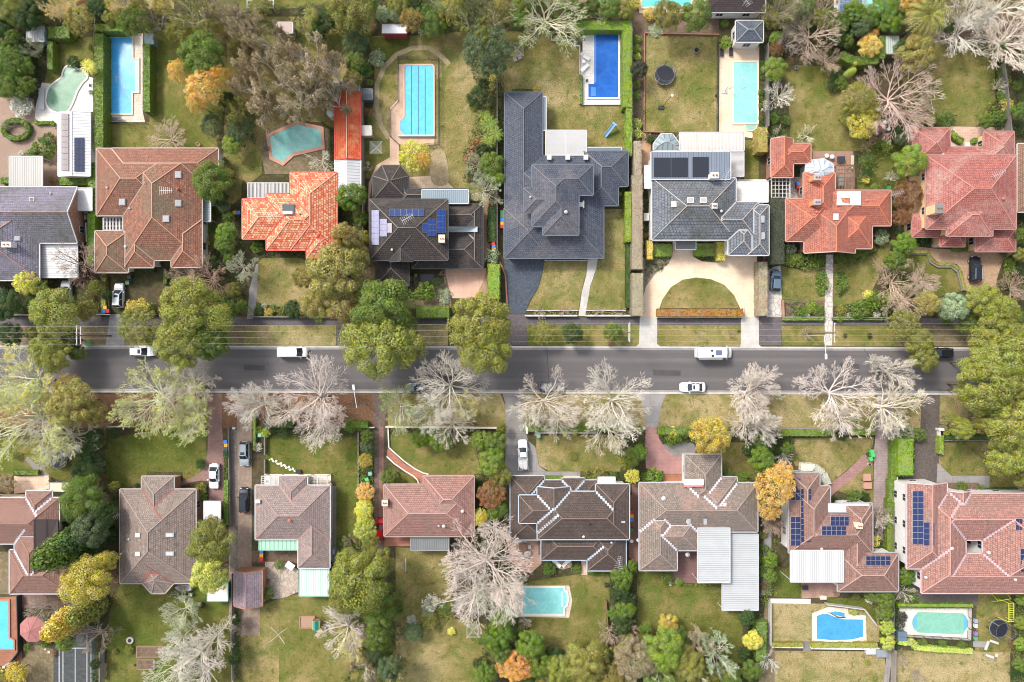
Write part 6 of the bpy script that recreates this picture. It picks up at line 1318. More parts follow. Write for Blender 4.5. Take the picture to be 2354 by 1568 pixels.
for P_ in ([(738, 575), (752, 552), (758, 550), (758, 622), (745, 615), (738, 600)], [(1000, 552), (1008, 560), (1018, 585), (1018, 608), (1005, 628), (997, 630)]):
    s_ = MB(); q = [(*W(x, y), .175) for x, y in P_]; q = q if area([(a[0], a[1]) for a in q]) > 0 else q[::-1]; s_.poly(q); mk('steps', s_, plain((.12, .4, .55), .3), pl)
# ================================================================ VEHICLES
SIL = (.55, .57, .58); WC = (.80, .80, .80); BK_ = (.015, .016, .02)
T(2, 1); car(1064, 1080, 88, SIL, 'suv', 'silver car with black sunroof on drive beside terracotta house', sun=True); car(590, 1045, 90, SIL, 'hatch', 'silver car half under trees below white carport')
OV(); car(328, 808, 0, WC, 'suv', 'white car parked at upper kerb under the left street tree', sun=True, rails=True); car(673, 809.5, 0, WC, 'van', 'white van parked at the upper kerb'); car(1640, 810.5, 0, (.74, .74, .73), 'camper', 'white campervan with roof solar panel at upper kerb')
car(1592, 890, 180, WC, 'sedan', 'white sedan parked at the lower kerb', sun=True); car(1268, 891, 0, (.12, .14, .17), 'suv', 'dark grey car behind bare tree at the lower kerb'); car(965, 891, 180, (.10, .13, .17), 'sedan', 'dark blue-grey car under large pale bare tree at lower kerb'); car(2160, 811, 180, BK_, 'suv', 'black car in shade at the upper kerb, far right')
T(3, 1); car(2190, 932, -90, (.33, .36, .37), 'suv', 'dark silver car with black sunroof on the long gravel drive', sun=True, rails=True); car(2187, 1347, 90, (.02, .024, .032), 'suv', 'black car lower on the long gravel drive'); car(1917, 1132, -91, WC, 'sedan', 'white sedan on red-brown brick drive')
T(3, 3); car(98, 943, 92, WC, 'ute', 'white pickup with ladder and tool box on grey drive', 5.6, 'pickup truck')
T(4, 2); car(1108, 200, 90, (.45, .01, .015), 'hatch', 'red car beside the faded pink house')
T(2, 4); car(72, 948, 86, (.10, .15, .21), 'hatch', 'blue-grey car on stone drive beside dark hedge'); car(1858, 846, 89, (.012, .016, .025), 'suv', 'black car with roof rails on orange gravel drive', 4.9, rails=True)
# ================================================================ POLES, WIRES, LAMPS
OV()
PO = [(177, 771), (1447, 764), (1917, 765)]
def pole(u, v, label):
    z = 9.5; p = W(u, v, z); o = empty('power_pole', (*p, 0), label, 'power pole', 'power poles'); s = MB(); s.cyl((0, 0), .17, 0, z + .3, 10, r2=.12); link('pole', s.mesh('pole', TIMBER), o)
    for zz, hl in ((z, 1.7), (z - 1.0, 1.5)):
        s = MB(); s.box(-.06, -hl, zz, .06, hl, zz + .14); link('crossarm', s.mesh('crossarm', plain((.5, .47, .42))), o)
    for y in (-1.5, -.5, .5, 1.5): s = MB(); s.cyl((0, y), .07, z + .14, z + .34, 8); link('insulator', s.mesh('insulator', WHITE), o)
    s = MB(); s.bar((0, 0, z - 2), (-.9, .5, z - 1.6), .06, .06); link('brace', s.mesh('brace', GREYM), o); return p
pp_ = [pole(*PO[0], 'wooden power pole on the verge between the left street trees'), pole(*PO[1], 'wooden power pole on verge left of circular drive crossover'), pole(*PO[2], 'wooden power pole where stone path meets the verge')]
for k, yo in enumerate((-1.5, -.5, .5, 1.5)):
    w_ = MB(); Q = [(-130, pp_[0][1])] + pp_ + [(130, pp_[2][1] + .1)]
    for a, b in zip(Q, Q[1:]):
        n = 14; sag = .9 * min(1, abs(b[0] - a[0]) / 60)
        pt = [(a[0] + (b[0] - a[0]) * i / n, a[1] + (b[1] - a[1]) * i / n + yo, 9.85 - sag * 4 * (i / n) * (1 - i / n)) for i in range(n + 1)]
        for x, y in zip(pt, pt[1:]): w_.bar(x, y, .014, .014)
    tag(mk('power_line', w_, plain((.5, .52, .5), .4)), ['lowest', 'second from lowest', 'second from top', 'topmost'][k] + ' of four overhead wires running along the street', 'wire', 'overhead wires along the street')
def lamp(base, head, z, label):
    p, q = W(*base, z), W(*head, z); o = empty('street_lamp', (*p, 0), label, 'street lamp', 'street lamps'); d = (q[0] - p[0], q[1] - p[1]); s = MB(); s.cyl((0, 0), .1, 0, z - .5, 10, r2=.07); link('pole', s.mesh('pole', GREYM), o)
    s = MB(); s.bar((0, 0, z - .5), (d[0], d[1], z), .09, .09); link('arm', s.mesh('arm', plain((.6, .62, .62))), o); L = math.hypot(*d); u = (d[0] / L, d[1] / L); s = MB(); s.bar((d[0] - u[0] * .1, d[1] - u[1] * .1, z), (d[0] + u[0] * .8, d[1] + u[1] * .8, z), .34, .16); link('lamp_head', s.mesh('lamp_head', plain((.8, .8, .8))), o)
lamp((1897, 771), (1898, 815), 8, 'street lamp reaching over the road from the stone path end'); lamp((818, 938), (813, 895), 8, 'street lamp on the lower verge right of wide pale bare tree')
# ================================================================ FENCES AND WALLS
BF = plain((.25, .22, .19), .9, 0, .3); GF = plain((.16, .15, .135), .9, 0, .3)
T(1, 1); fence([(850, 10), (848, 250), (835, 420)], 1.8, BF, 'timber boundary fence behind the long blue pool hedge')
glassfence([(945, 1092), (1300, 1098)], 'low pool fence below the long blue pool'); fence([(926, 1120), (932, 1330)], 1.7, BF, 'short timber fence between white shed and back lawn')
T(1, 2); fence([(948, 880), (952, 1560), (958, 2180)], 1.8, BF, 'timber fence right of the long red outbuilding'); fence([(2160, 700), (2160, 1560), (2160, 2240)], 1.8, GF, 'grey fence left of the big charcoal house'); glassfence([(1265, 505), (1632, 515), (1635, 1280), (1480, 1290)], 'green mesh pool fence round the lap pool'); glassfence([(1268, 510), (1270, 890), (1195, 970), (1198, 1215), (1280, 1290)], 'dark pool fence left of the lap pool')
T(1, 3); fence([(1080, 180), (1083, 1250)], 1.8, GF, 'grey timber fence right of the tall lime hedge'); edge = plain((.33, .15, .10)); fence([(1187, 295), (1855, 310)], .35, edge, 'low brick edging above the trampoline lawn', name='brick_edging', cat='garden edging', th=.14); fence([(1187, 295), (1182, 1180), (1365, 1185)], .35, edge, 'low brick edging left of the trampoline lawn', name='brick_edging', cat='garden edging', th=.14); glassfence([(1852, 330), (1850, 1185)], 'black railing between trampoline lawn and peach deck', 1.2, 2.5)
fence([(350, 300), (352, 360), (558, 362), (560, 410), (607, 412)], .4, WHITE, 'low white planter edging at the bare tree above pool', name='planter_edging', cat='garden edging'); fence([(770, 258), (918, 258)], 1.6, DARK, 'dark water-feature wall above the royal blue pool', th=.3, name='garden_wall', cat='wall'); fence([(607, 412), (606, 930), (632, 938), (990, 938)], .25, WHITE, 'white kerb round royal blue pool deck', name='deck_edging', cat='garden edging')
T(2, 1); fence([(60, 1255), (290, 1256)], 1.1, WHITE, 'white front fence panel left of the street tree'); fence([(860, 1250), (985, 1252)], 1.1, WHITE, 'short white front fence beside the bins'); fence([(1130, 1250), (1380, 1250)], 1.1, WHITE, 'white front fence right of the grey crossover'); fence([(880, 880), (960, 1000), (980, 1240)], .3, BF, 'curved garden edge left of the silver car drive', name='garden_edging', cat='garden edging'); fence([(770, 430), (775, 600)], 1.7, WHITE, 'white side fence between brick wall and hedge')
T(2, 2); fence([(-80, 1272), (700, 1275)], .8, BF, 'low dark front wall below the mottled orange house', name='garden_wall', cat='wall'); fence([(2185, 780), (2235, 900), (2250, 1170)], .25, edge, 'curved brick edging beside blue-black drive', name='brick_edging', cat='garden edging', th=.2)
T(2, 3); fence([(130, 1215), (595, 1215)], .15, WHITE, 'white garden edging above front bed of charcoal house, left', name='garden_edging', cat='garden edging'); fence([(660, 1215), (1020, 1215)], .15, WHITE, 'white garden edging above front bed of charcoal house, right', name='garden_edging', cat='garden edging')
fence([(120, 1262), (580, 1262)], .9, WHITE, 'white front wall left of curved concrete path', th=.22, posts=40, name='garden_wall', cat='wall'); fence([(665, 1262), (1085, 1262)], .9, WHITE, 'white front wall right of curved concrete path', th=.22, posts=40, name='garden_wall', cat='wall'); fence([(1300, 1275), (2062, 1275)], .5, WR, 'low white wall with piers below the orange hedge', th=.2, posts=6, name='garden_wall', cat='wall')
fence([(290, 768), (680, 768)], .12, WHITE, 'thin white edging at the charcoal house wall', name='garden_edging', cat='garden edging'); fence([(1020, 620), (1020, 1200)], .2, WHITE, 'thin white edging right of long front lawn', name='garden_edging', cat='garden edging')
for x, y, l in ((1300, 1235, 'left'), (2062, 1235, 'middle'), (2205, 1235, 'right')):
    a, b = W(x, y - 40), W(x, y + 30); s = MB()
    for k in range(9): t = k / 8; s.bar((a[0], a[1] + (b[1] - a[1]) * t, .1), (a[0], a[1] + (b[1] - a[1]) * t, 1.4), .03, .03)
    s.bar((*a, 1.4), (b[0], b[1], 1.4), .05, .05); s.bar((*a, .2), (b[0], b[1], .2), .05, .05); tag(mk('drive_gate', s, DARK), f'open black metal gate at the circular drive, {l} one', 'gate', 'drive gates')
fence([(2195, 775), (2205, 1265)], 1.2, BF, 'dark fence right of the circular drive')
T(1, 4); fence([(5, 380), (8, 1130)], 1.8, GF, 'thin grey fence left of the orange house back lawn'); fence([(2120, 560), (2150, 800), (2190, 1220)], 1.8, GF, 'weathered grey paling fence at right of pink house lawn', th=.12)
T(2, 4); fence([(140, 1278), (505, 1278)], .7, BF, 'dark stone front wall left of the stone path', name='garden_wall', cat='wall', th=.25); fence([(585, 1280), (1200, 1285)], .7, BF, 'dark stone front wall right of the stone path', name='garden_wall', cat='wall', th=.25); fence([(1270, 705), (1430, 705), (1455, 780), (1520, 822), (1640, 822), (1700, 870), (1745, 1040)], .3, plain((.22, .2, .17)), 'curved stone edging between lawn and orange gravel', name='garden_edging', cat='garden edging', th=.3)
fence([(135, 1120), (140, 1278)], .6, BRICK, 'short brick pier wall beside the stone drive', name='garden_wall', cat='wall', th=.3)
T(3, 1); fence([(960, 690), (1130, 690)], 1.0, WR, 'short pale front fence under the yellow-leaved tree'); fence([(2045, 700), (2050, 1050), (2062, 1568)], .9, GF, 'thin fence along left side of the long gravel drive')
T(3, 2); fence([(955, 697), (1060, 697)], .9, WR, 'short cream front wall left of the brick path', name='garden_wall', cat='wall'); fence([(1165, 692), (2150, 700)], .9, plain((.72, .64, .5)), 'long cream front wall under the pale bare trees', name='garden_wall', cat='wall', th=.22, posts=5); fence([(75, 770), (75, 940)], .9, BF, 'dark fence left of front lawn of mint carport house'); fence([(75, 985), (75, 1110)], .9, BF, 'dark fence beside the cream terrace, lower piece'); fence([(915, 740), (915, 1300)], .3, plain((.4, .34, .28)), 'pale edging right of front lawn of mint carport house', name='garden_edging', cat='garden edging')
WE = plain((.78, .74, .66)); fence([(1183, 700), (1190, 875), (1250, 930), (1330, 1000), (1420, 1065), (1500, 1105), (1545, 1115)], .35, WE, 'white scalloped edging above the red brick garden path', name='path_edging', cat='garden edging', th=.14); fence([(1170, 955), (1240, 1020), (1340, 1090), (1410, 1130), (1445, 1165), (1460, 1205)], .35, WE, 'white scalloped edging below the red brick garden path', name='path_edging', cat='garden edging', th=.14)
T(3, 3); fence([(1305, 697), (1600, 700)], .8, BF, 'dark front fence beside the golden ball bushes'); fence([(130, 690), (135, 750)], 1.0, WR, 'short white wall beside grey concrete driveway', name='garden_wall', cat='wall', th=.3); fence([(220, 745), (750, 745)], .5, plain((.7, .66, .55)), 'low pale wall above the brown front lawn', name='garden_wall', cat='wall')
T(3, 4); fence([(100, 705), (975, 710)], .9, BF, 'dark brick front wall above the clipped hedge', name='garden_wall', cat='wall', th=.3); fence([(1165, 720), (1160, 1130), (1140, 1568), (1135, 1900)], 1.3, plain((.6, .52, .44)), 'thin pale fence beside the fat lime hedge', posts=12); fence([(1540, 705), (1545, 930), (1575, 935)], .9, WR, 'low white wall corner right of dark asphalt drive', name='garden_wall', cat='wall'); fence([(1580, 812), (2400, 815)], .6, BF, 'dark low fence above front lawn of courtyard house')
T(4, 1); fence([(2075, 600), (2070, 1200), (2080, 1568)], 1.7, BF, 'dark timber fence right of the green back lawn'); fence([(890, 1300), (890, 1568)], 1.5, BF, 'dark timber fence right of the sports court'); fence([(150, 800), (160, 1300), (60, 1430)], 1.2, DARK, 'black fence round the left-edge pool')
T(4, 3, .4488); fence([(482, 480), (492, 620)], .9, TIMBER, 'short leaning timber rail beside the dark hedge clump'); 
T(4, 4, .4488); fence([(302, 500), (495, 525), (560, 610)], 1.1, WHITE, 'white angled fence right of the mid-blue pool'); fence([(15, 490), (15, 712)], 1.2, WHITE, 'white fence left of the straw-dry lawn'); fence([(20, 715), (180, 717)], .6, WR, 'low white wall below straw lawn, left of steps', name='garden_wall', cat='wall', th=.3); fence([(222, 722), (570, 726)], .6, WR, 'low white wall below mid-blue pool', name='garden_wall', cat='wall', th=.3); fence([(645, 0), (645, 430), (645, 730)], 1.6, GF, 'thin fence between solar house and courtyard house gardens'); glassfence([(668, 512), (1045, 517)], 'glass pool fence above the rounded-end green pool'); glassfence([(1045, 517), (1042, 685), (668, 664)], 'glass pool fence below the rounded-end green pool')
fence([(655, 735), (653, 930)], 1.5, BF, 'dark boundary fence at lower right corner')
# ================================================================ GARDEN THINGS
T(1, 3)
WP = plain((.82, .8, .76)); lounger(655, 510, 148, WP, 'upper white lounger beside the royal blue pool'); lounger(650, 610, -135, WP, 'lower white lounger beside the royal blue pool'); table(640, 552, .55, .55, WP, 'small white side table between two white loungers')
lounger(1881, 460, 90, DARK, 'left black lounger on the peach deck'); lounger(1962, 455, 90, DARK, 'right black lounger on the peach deck')
trampoline(1366, 672, 88, 'round black netted trampoline on the lawn beside brick edging')
pot(586, 375, 22, plain((.03, .1, .35), .3), 'gy', 'glazed blue pot with twiggy plant'); pot(1003, 962, 20, plain((.03, .1, .35), .3), 'dk', 'glazed blue pot with dark plant'); pot(671, 720, 10, DARK, None, 'small black pot on pool deck'); pot(1832, 852, 10, DARK, None, 'small black pot at lawn edge')
def slide(x, y, rz, col, label, L=2.6):
    p = W(x, y, .6); o = empty('play_slide', (*p, 0), label, 'slide', None, R(rz)); m = plain(col, .35); c = MB(); c.poly([(-L / 2, -.25, .15), (L / 2 - .3, -.25, 1.4), (L / 2 - .3, .25, 1.4), (-L / 2, .25, .15)]); link('chute', c.mesh('chute', m), o)
    for s_ in (-1, 1): r_ = MB(); r_.bar((-L / 2, s_ * .28, .27), (L / 2 - .3, s_ * .28, 1.52), .08, .16); link('side_rail', r_.mesh('side_rail', m), o)
    t = MB(); t.box(L / 2 - .32, -.45, 1.38, L / 2, .45, 1.46); link('platform', t.mesh('platform', m), o)
    for s_ in (-1, 1): l = MB(); l.bar((L / 2, s_ * .4, 0), (L / 2 - .1, s_ * .3, 1.4), .06, .06); link('leg', l.mesh('leg', m), o)
slide(877, 1168, 50, (.22, .42, .62), 'light blue plastic slide on the charcoal house lawn')
p = W(1337, 962, .3); o = empty('basketball_stand', (*p, 0), 'toppled portable basketball stand with dark base on lawn', 'basketball stand'); s = MB(); s.box(-.5, -.3, 0, .5, .3, .3); link('base', s.mesh('base', DARK), o); s = MB(); s.bar((.2, .1, .3), (1.5, 1.5, 1.9), .08, .08); link('pole', s.mesh('pole', DARK), o); s = MB(); s.cyl((1.6, 1.6), .25, 1.9, 1.94, 14); link('hoop', s.mesh('hoop', CREAM), o)
p = W(1905, 818, .1); o = empty('cantilever_parasol', (*p, .05), 'closed parasol on white base beside pale aqua pool', 'parasol'); s = MB(); s.box(-.45, -.45, 0, .45, .45, .12); link('base', s.mesh('base', WHITE), o); s = MB(); s.bar((0, 0, .1), (0, 0, 2.3), .08, .08); link('pole', s.mesh('pole', GREYM), o); s = MB(); s.cyl((0, 0), .12, 1.0, 2.4, 8, r2=.03, M=Matrix.Translation((.1, .1, 0)) @ Matrix.Rotation(R(25), 4, 'Y')); link('canopy', s.mesh('canopy', plain((.45, .4, .32))), o)
clothesline(45, 440, 60, 'rotary clothesline near bare tree left of royal blue pool', 5)
for a, l in (((28, 533), 'left'), ((68, 516), 'right')): chair(*a, 20, WHITE, f'{l} white folding chair on dry lawn', 'white lawn chairs')
pot(1652, 450, 26, plain((.3, .28, .25)), 'dk', 'round garden urn on lawn')
boxy('garden_box', 440, 205, 562, 262, 1.0, DARK, 'black box behind hedge above blue pool', 'storage box')
T(1, 1); boxy('pool_bench', 345, 788, 392, 982, .5, WHITE, 'white double bench lounger left of green kidney pool', 'bench'); lounger(1048, 1070, 0, plain((.12, .13, .12)), 'dark grey lounger below the long blue pool')
p = W(868, 1105, 2.2); o = empty('closed_parasol', (*p, 0), 'folded blue parasol leaning over hedge beside white shed', 'parasol'); s = MB(); s.cyl((0, 0), .5, 1.2, 2.6, 6, r2=.1, M=Matrix.Rotation(R(25), 4, 'Y')); link('canopy', s.mesh('canopy', plain((.05, .22, .34))), o); s = MB(); s.bar((0, 0, 0), (.5, 0, 1.4), .06, .06); link('pole', s.mesh('pole', STEEL), o)
chair(1778, 1297, 30, plain((.7, .4, .28)), 'terracotta-coloured garden chair on back lawn above mossy roof'); chair(822, 770, 90, WHITE, 'white wire chair right of green kidney pool')
T(1, 2); clothesline(1075, 1322, 55, 'square rotary clothesline left of lap pool path', 7); table(95, 1328, .7, .7, DARK, 'small round dark table beside brick-edged pool', True)
for a, l in (((103, 60), 'left'), ((130, 50), 'right')): chair(*a, 10, plain((.45, .1, .05)), f'{l} red chair at the top edge beside white pergola', 'red chairs')
T(2, 1)
for x, y, c in ((940, 1190, 'y'), (925, 1222, 'b'), (962, 1220, 'r'), (1140, 965, 'g'), (1155, 915, 'k'), (783, 1517, 'G'), (2100, 338, 'y'), (2135, 338, 'b')): wbin(x, y, c, 5)
T(2, 2)
for x, y, c in ((2203, 335, 'g'), (2203, 368, 'g'), (2203, 403, 'b'), (2202, 432, 'y'), (2200, 461, 'r'), (2127, 615, 'r'), (2130, 642, 'b'), (2132, 668, 'y')): wbin(x, y, c)
T(2, 3); wbin(2275, 730, 'b'); wbin(2272, 760, 'r')
T(2, 4); wbin(272, 78, 'b'); wbin(272, 106, 'r'); wbin(1087, 115, 'g'); wbin(1105, 155, 'g')
T(3, 1)
for x, y, c in ((2018, 825, 'b'), (2022, 857, 'y'), (2022, 887, 'k')): wbin(x, y, c)
T(3, 2); wbin(1022, 1110, 't', 8); wbin(992, 1163, 'G', 25); wbin(32, 765, 't')
T(3, 3)
for x, y, c in ((1066, 1458, 'r'), (1074, 1492, 'y'), (1072, 1525, 'b'), (1072, 1618, 'g'), (238, 772, 't')): wbin(x, y, c)
T(3, 4)
for x, y, c, r_ in ((935, 912, 'G', 5), (943, 945, 'G', 5), (925, 980, 'G', 20), (1168, 1230, 'r', 0), (1165, 1265, 'y', 0), (1163, 1303, 'b', 0)): wbin(x, y, c, r_)
T(4, 2)
for x, y, c in ((48, 400, 'b'), (47, 434, 'y'), (46, 467, 'r')): wbin(x, y, c)
T(1, 4)
p = W(1065, 1125, .9); o = empty('barbecue', (*p, 0), 'silver hooded barbecue at edge of round brick patio', 'barbecue', None, R(-60)); s = MB(); s.box(-.7, -.3, .1, .7, .3, .85); link('body', s.mesh('body', GREYM), o); s = MB(); s.box(-.4, -.3, .85, .4, .3, 1.1); link('hood', s.mesh('hood', DARK), o)
for s_ in (-1, 1): q = MB(); q.box(s_ * .75 - .25, -.3, .85, s_ * .75 + .25, .3, .9); link('side_shelf', q.mesh('side_shelf', plain((.6, .62, .66), .3)), o)
table(1000, 1210, 1.3, .5, plain((.06, .05, .06)), 'dark oval bench table on round brick patio', rz=40); chair(965, 1185, 60, STEEL, 'grey metal chair on round brick patio'); pot(983, 1235, 12, plain((.6, .5, .05)), None, 'yellow bowl on round brick patio'); pot(255, 605, 15, plain((.4, .45, .5)), None, 'grey tub on back lawn'); pot(630, 632, 9, plain((.7, .65, .1)), None, 'small yellow pot by shrubs')
clothesline(1470, 890, 95, 'large clothesline partly under twiggy tree on pink house lawn', 0, 5)
for a, l in (((525, 1397), 'left'), ((574, 1405), 'right')): table(*a, .75, .75, plain((.66, .74, .72)), f'{l} pale round table on deck behind orange house', True)
for k, y in enumerate((1412, 1442, 1472, 1500)): chair(757, y, 90, CREAM, f'cream deck chair, {["topmost", "second from top", "third from top", "lowest"][k]} along the deck edge', 'deck chairs')
table(654, 1430, 1.4, 1.1, plain((.03, .035, .045)), 'dark covered table on deck behind orange house')
T(2, 4); table(650, 50, 1.0, 1.9, plain((.4, .38, .36)), 'oval grey table under brown timber pergola')
p = W(1500, 620, .4); boxy('garden_bench', 1485, 612, 1535, 650, .8, WHITE, 'white bench by front porch of pink-red house', 'bench')
T(3, 1); trampoline(522, 985, 78, 'black netted trampoline under the yellow-leaved left tree'); boxy('letterbox', 2080, 695, 2105, 712, 1.0, WHITE, 'white letterbox at top of the long gravel drive', 'letterbox')
T(3, 3); boxy('letterbox', 1172, 690, 1195, 715, 1.1, WHITE, 'white letterbox pillar beside pinkish brick driveway', 'letterbox')
T(3, 4); boxy('gate_pillar', 1136, 700, 1182, 722, 1.3, WR, 'white gate pillar left of the pale round bush', 'pillar'); boxy('gate_pillar', 1535, 703, 1580, 725, 1.3, WR, 'white gate pillar right of dark asphalt drive', 'pillar')
for a, l in (((855, 1110, 925, 1175), 'upper'), ((858, 1188, 932, 1245), 'lower')): boxy('brick_pallet', *a, .7, BRW, f'{l} stack of bricks beside worn brick drive', 'brick stack', plain((.45, .25, .18)))
pot(910, 1028, 16, plain((.72, .5, .36)), None, 'cream round tub beside green bins')
T(3, 2)
SS = plain((.78, .74, .66)); ps_ = [(120, 985, 6), (142, 980, 12), (155, 998, 10), (180, 998, 13), (195, 1020, 12), (220, 1018, 13), (230, 1038, 12), (256, 1035, 13), (272, 1055, 12), (295, 1050, 12), (306, 1073, 13), (332, 1066, 12), (345, 1085, 10)]
for i, (x, y, r_) in enumerate(ps_):
    p = W(x, y); s = MB(); n = 11; rr = LEN(r_); s.cyl((0, 0), rr, .0, .07, n, r2=rr * .95); o = link('stepping_stone', s.mesh('stepping_stone', SS), None, (*p, 0), (1.1, .8, 1), rnd.random() * 3); tag(o, 'round pale stepping stone in the curved line across mint carport house lawn', 'stepping stone', 'stepping stones')
boxy('storage_box', 358, 1075, 402, 1110, .6, DARK, 'black box at top edge of cream terrace', 'storage box')
T(4, 2)
p = W(535, 1060, 2); o = empty('playset', (*p, 0), 'small cubby playset with green roof and yellow slide', 'playset'); s = MB(); s.poly([(-.6, -.8, 2.0), (0, -.8, 2.5), (0, .8, 2.5), (-.6, .8, 2.0)]); s.poly([(0, -.8, 2.5), (.6, -.8, 2.0), (.6, .8, 2.0), (0, .8, 2.5)]); link('roof', s.mesh('roof', plain((.03, .25, .22))), o); s = MB(); s.box(-.55, -.75, .9, .55, .75, 1.0); link('platform', s.mesh('platform', TIMBER), o)
for sx in (-.55, .55):
    for sy in (-.75, .75): s = MB(); s.bar((sx, sy, 0), (sx, sy, 2.0), .1, .1); link('post', s.mesh('post', TIMBER), o)
s = MB(); s.bar((.2, -.8, .95), (.5, -2.0, .1), .5, .08); link('slide', s.mesh('slide', plain((.75, .6, .05))), o); s = MB(); s.bar((-.62, -.8, 2.0), (-.62, .8, 2.0), .08, .08); s.bar((.62, -.8, 2.0), (.62, .8, 2.0), .08, .08); link('roof_trim', s.mesh('roof_trim', plain((.75, .6, .05))), o)
a, b = W(395, 1080), W(530, 975); o = empty('sandpit', ((a[0] + b[0]) / 2, (a[1] + b[1]) / 2, 0), 'timber-edged sandpit beside the cubby playset', 'sandpit'); s = MB(); s.box(a[0], a[1], 0, b[0], b[1], .12); mk('sand', s, plain((.36, .22, .15)), o); s = MB()
for q in ((a[0], a[1], b[0], a[1]), (b[0], a[1], b[0], b[1]), (b[0], b[1], a[0], b[1]), (a[0], b[1], a[0], a[1])): s.bar((q[0], q[1], .12), (q[2], q[3], .12), .15, .24)
mk('border', s, plain((.4, .2, .14)), o)
p = W(1325, 530, .8); o = empty('goal_net', (*p, 0), 'small white folding football goal on brown lawn', 'goal'); s = MB(); pt = [(.25, 1.3 * math.cos(k), .9 * math.sin(k)) for k in [i * math.pi / 8 for i in range(9)]]
for x, y in zip(pt, pt[1:]): s.bar(x, y, .07, .07)
s.bar(pt[0], pt[-1], .07, .07); link('frame', s.mesh('frame', WHITE), o); s = MB()
for k in range(1, 8): s.bar(pt[k], (-.5, pt[k][1] * .4, .02), .02, .02)
s.bar((-.5, -.6, .03), (-.5, .6, .03), .04, .04); link('net', s.mesh('net', plain((.45, .45, .42))), o)
clothesline(195, 1150, 68, 'folded X-shaped clothesline on the lower back lawn', 0, 40); clothesline(1945, 1110, 60, 'rotary clothesline below the huge pale tree', 5)
table(305, 525, 1.6, 1.2, plain((.66, .68, .7)), 'white covered table on crazy paving', rz=-35); boxy('water_tank', 665, 375, 705, 425, 1.6, GREYM, 'grey tank right of grey-pink house', 'water tank')
T(4, 1)
p = W(1160, 1198, .4); o = empty('fire_pit', (*p, 0), 'round stone fire pit on the green back lawn', 'fire pit'); s = MB(); s.cyl((0, 0), LEN(32), 0, .35, 22); link('ring', s.mesh('ring', plain((.5, .46, .42))), o); s = MB(); s.cyl((0, 0), LEN(17), .35, .37, 16); link('hearth', s.mesh('hearth', DARK), o)
p = W(1642, 722, .8); o = empty('covered_boat', (*p, 0), 'small boat under grey cover beside grey-brown house', 'boat', None, R(180)); st = [(-1.5, .5, .9), (-1, .62, 1.0), (0, .62, 1.05), (.9, .5, 1.0), (1.5, .15, .85)]; link('hull', loft(st, PROF).mesh('hull', plain((.5, .5, .5)), (0, 0, 0), True), o); s = MB(); s.box(-1.0, -.3, 1.03, .7, .3, 1.12); link('cover', s.mesh('cover', plain((.42, .3, .22))), o)
for a, l in (((1607, 812), 'left'), ((1662, 802), 'middle'), ((1710, 782), 'right')): chair(*a, -10, plain((.5, .5, .45)), f'{l} outdoor chair below the covered boat', 'chairs below the boat')
for i, a in enumerate(((932, 1425), (935, 1490))): 
    p = W(*a); o = empty('timber_pallet', (*p, 0), ('upper' if i == 0 else 'lower') + ' wooden pallet beside the sports court fence', 'pallet', 'wooden pallets', R(-8)); s = MB()
    for k in range(7): s.box(-.5, -.6 + k * .18, .1, .5, -.48 + k * .18, .14)
    link('boards', s.mesh('boards', plain((.45, .33, .2))), o); s = MB()
    for k in (-.45, 0, .45): s.box(k - .05, -.6, 0, k + .05, .6, .1)
    link('runners', s.mesh('runners', plain((.4, .3, .18))), o)
def planter(x0, y0, x1, y1, c, label, mat=None):
    a, b = W(x0, y1, .35), W(x1, y0, .35); o = empty('raised_planter', ((a[0] + b[0]) / 2, (a[1] + b[1]) / 2, 0), label, 'planter', 'raised planters'); s = MB()
    for q in ((a[0], a[1], b[0], a[1]), (b[0], a[1], b[0], b[1]), (b[0], b[1], a[0], b[1]), (a[0], b[1], a[0], a[1])): s.bar((q[0], q[1], .17), (q[2], q[3], .17), .15, .34)
    mk('border', s, mat or plain((.3, .2, .15)), o); s = MB(); s.box(a[0], a[1], 0, b[0], b[1], .3); mk('soil', s, SOIL, o)
planter(1222, 1252, 1468, 1345, 'g', 'timber planter frame with grassy middle, upper one'); planter(1228, 1370, 1380, 1455, 'g', 'timber planter covered with pale stones, lower one')
parasol(292, 1095, 122, plain((.36, .15, .14), .9, 0, .3), 'large faded red octagonal parasol left of golden cypress', 8, 2.6, .7)
p = W(640, 860, 2.2); o = empty('shade_sail', (*p, 0), 'dark triangular shade sail below zigzag-valley house', 'shade sail'); q = [(*[W(x, y, 2.6)[i] - p[i] for i in (0, 1)], 2.6) for x, y in ((570, 900), (665, 808), (722, 895))]; s = MB(); s.poly(q if area([(a[0], a[1]) for a in q]) > 0 else q[::-1]); link('sail', s.mesh('sail', plain((.05, .055, .065))), o)
for a in q: s = MB(); s.bar((a[0], a[1], 0), (a[0], a[1], 2.7), .08, .08); link('post', s.mesh('post', GREYM), o)
boxy('court_light', 20, 1425, 45, 1445, 2.6, WHITE, 'white pool light box at lower left corner', 'lamp')
for i, a in enumerate(((438, 1298), (472, 1322), (405, 1270))): p = W(*a); s = MB(); s.box(-.22, -.22, 0, .22, .22, .06); tag(link('stepping_stone', s.mesh('stepping_stone', plain((.6, .5, .38))), None, (*p, 0)), 'square sandy stepping stone beside the sports court', 'stepping stone', 'square stepping stones')
T(4, 3, .4488)
table(55, 208, 1.4, 1.5, plain((.26, .14, .09)), 'brown square dining table on salmon patio')
for k, (x, y, rz) in enumerate(((12, 178, 90), (46, 178, 0), (65, 173, 0), (88, 202, -90), (87, 233, -90), (71, 245, 180), (42, 240, 180), (13, 220, 90))): chair(x, y, rz, WHITE, 'white dining chair round the brown square table, ' + ['upper left', 'top left', 'top right', 'right upper', 'right lower', 'bottom right', 'bottom left', 'lower left'][k] + ' one', 'white dining chairs')
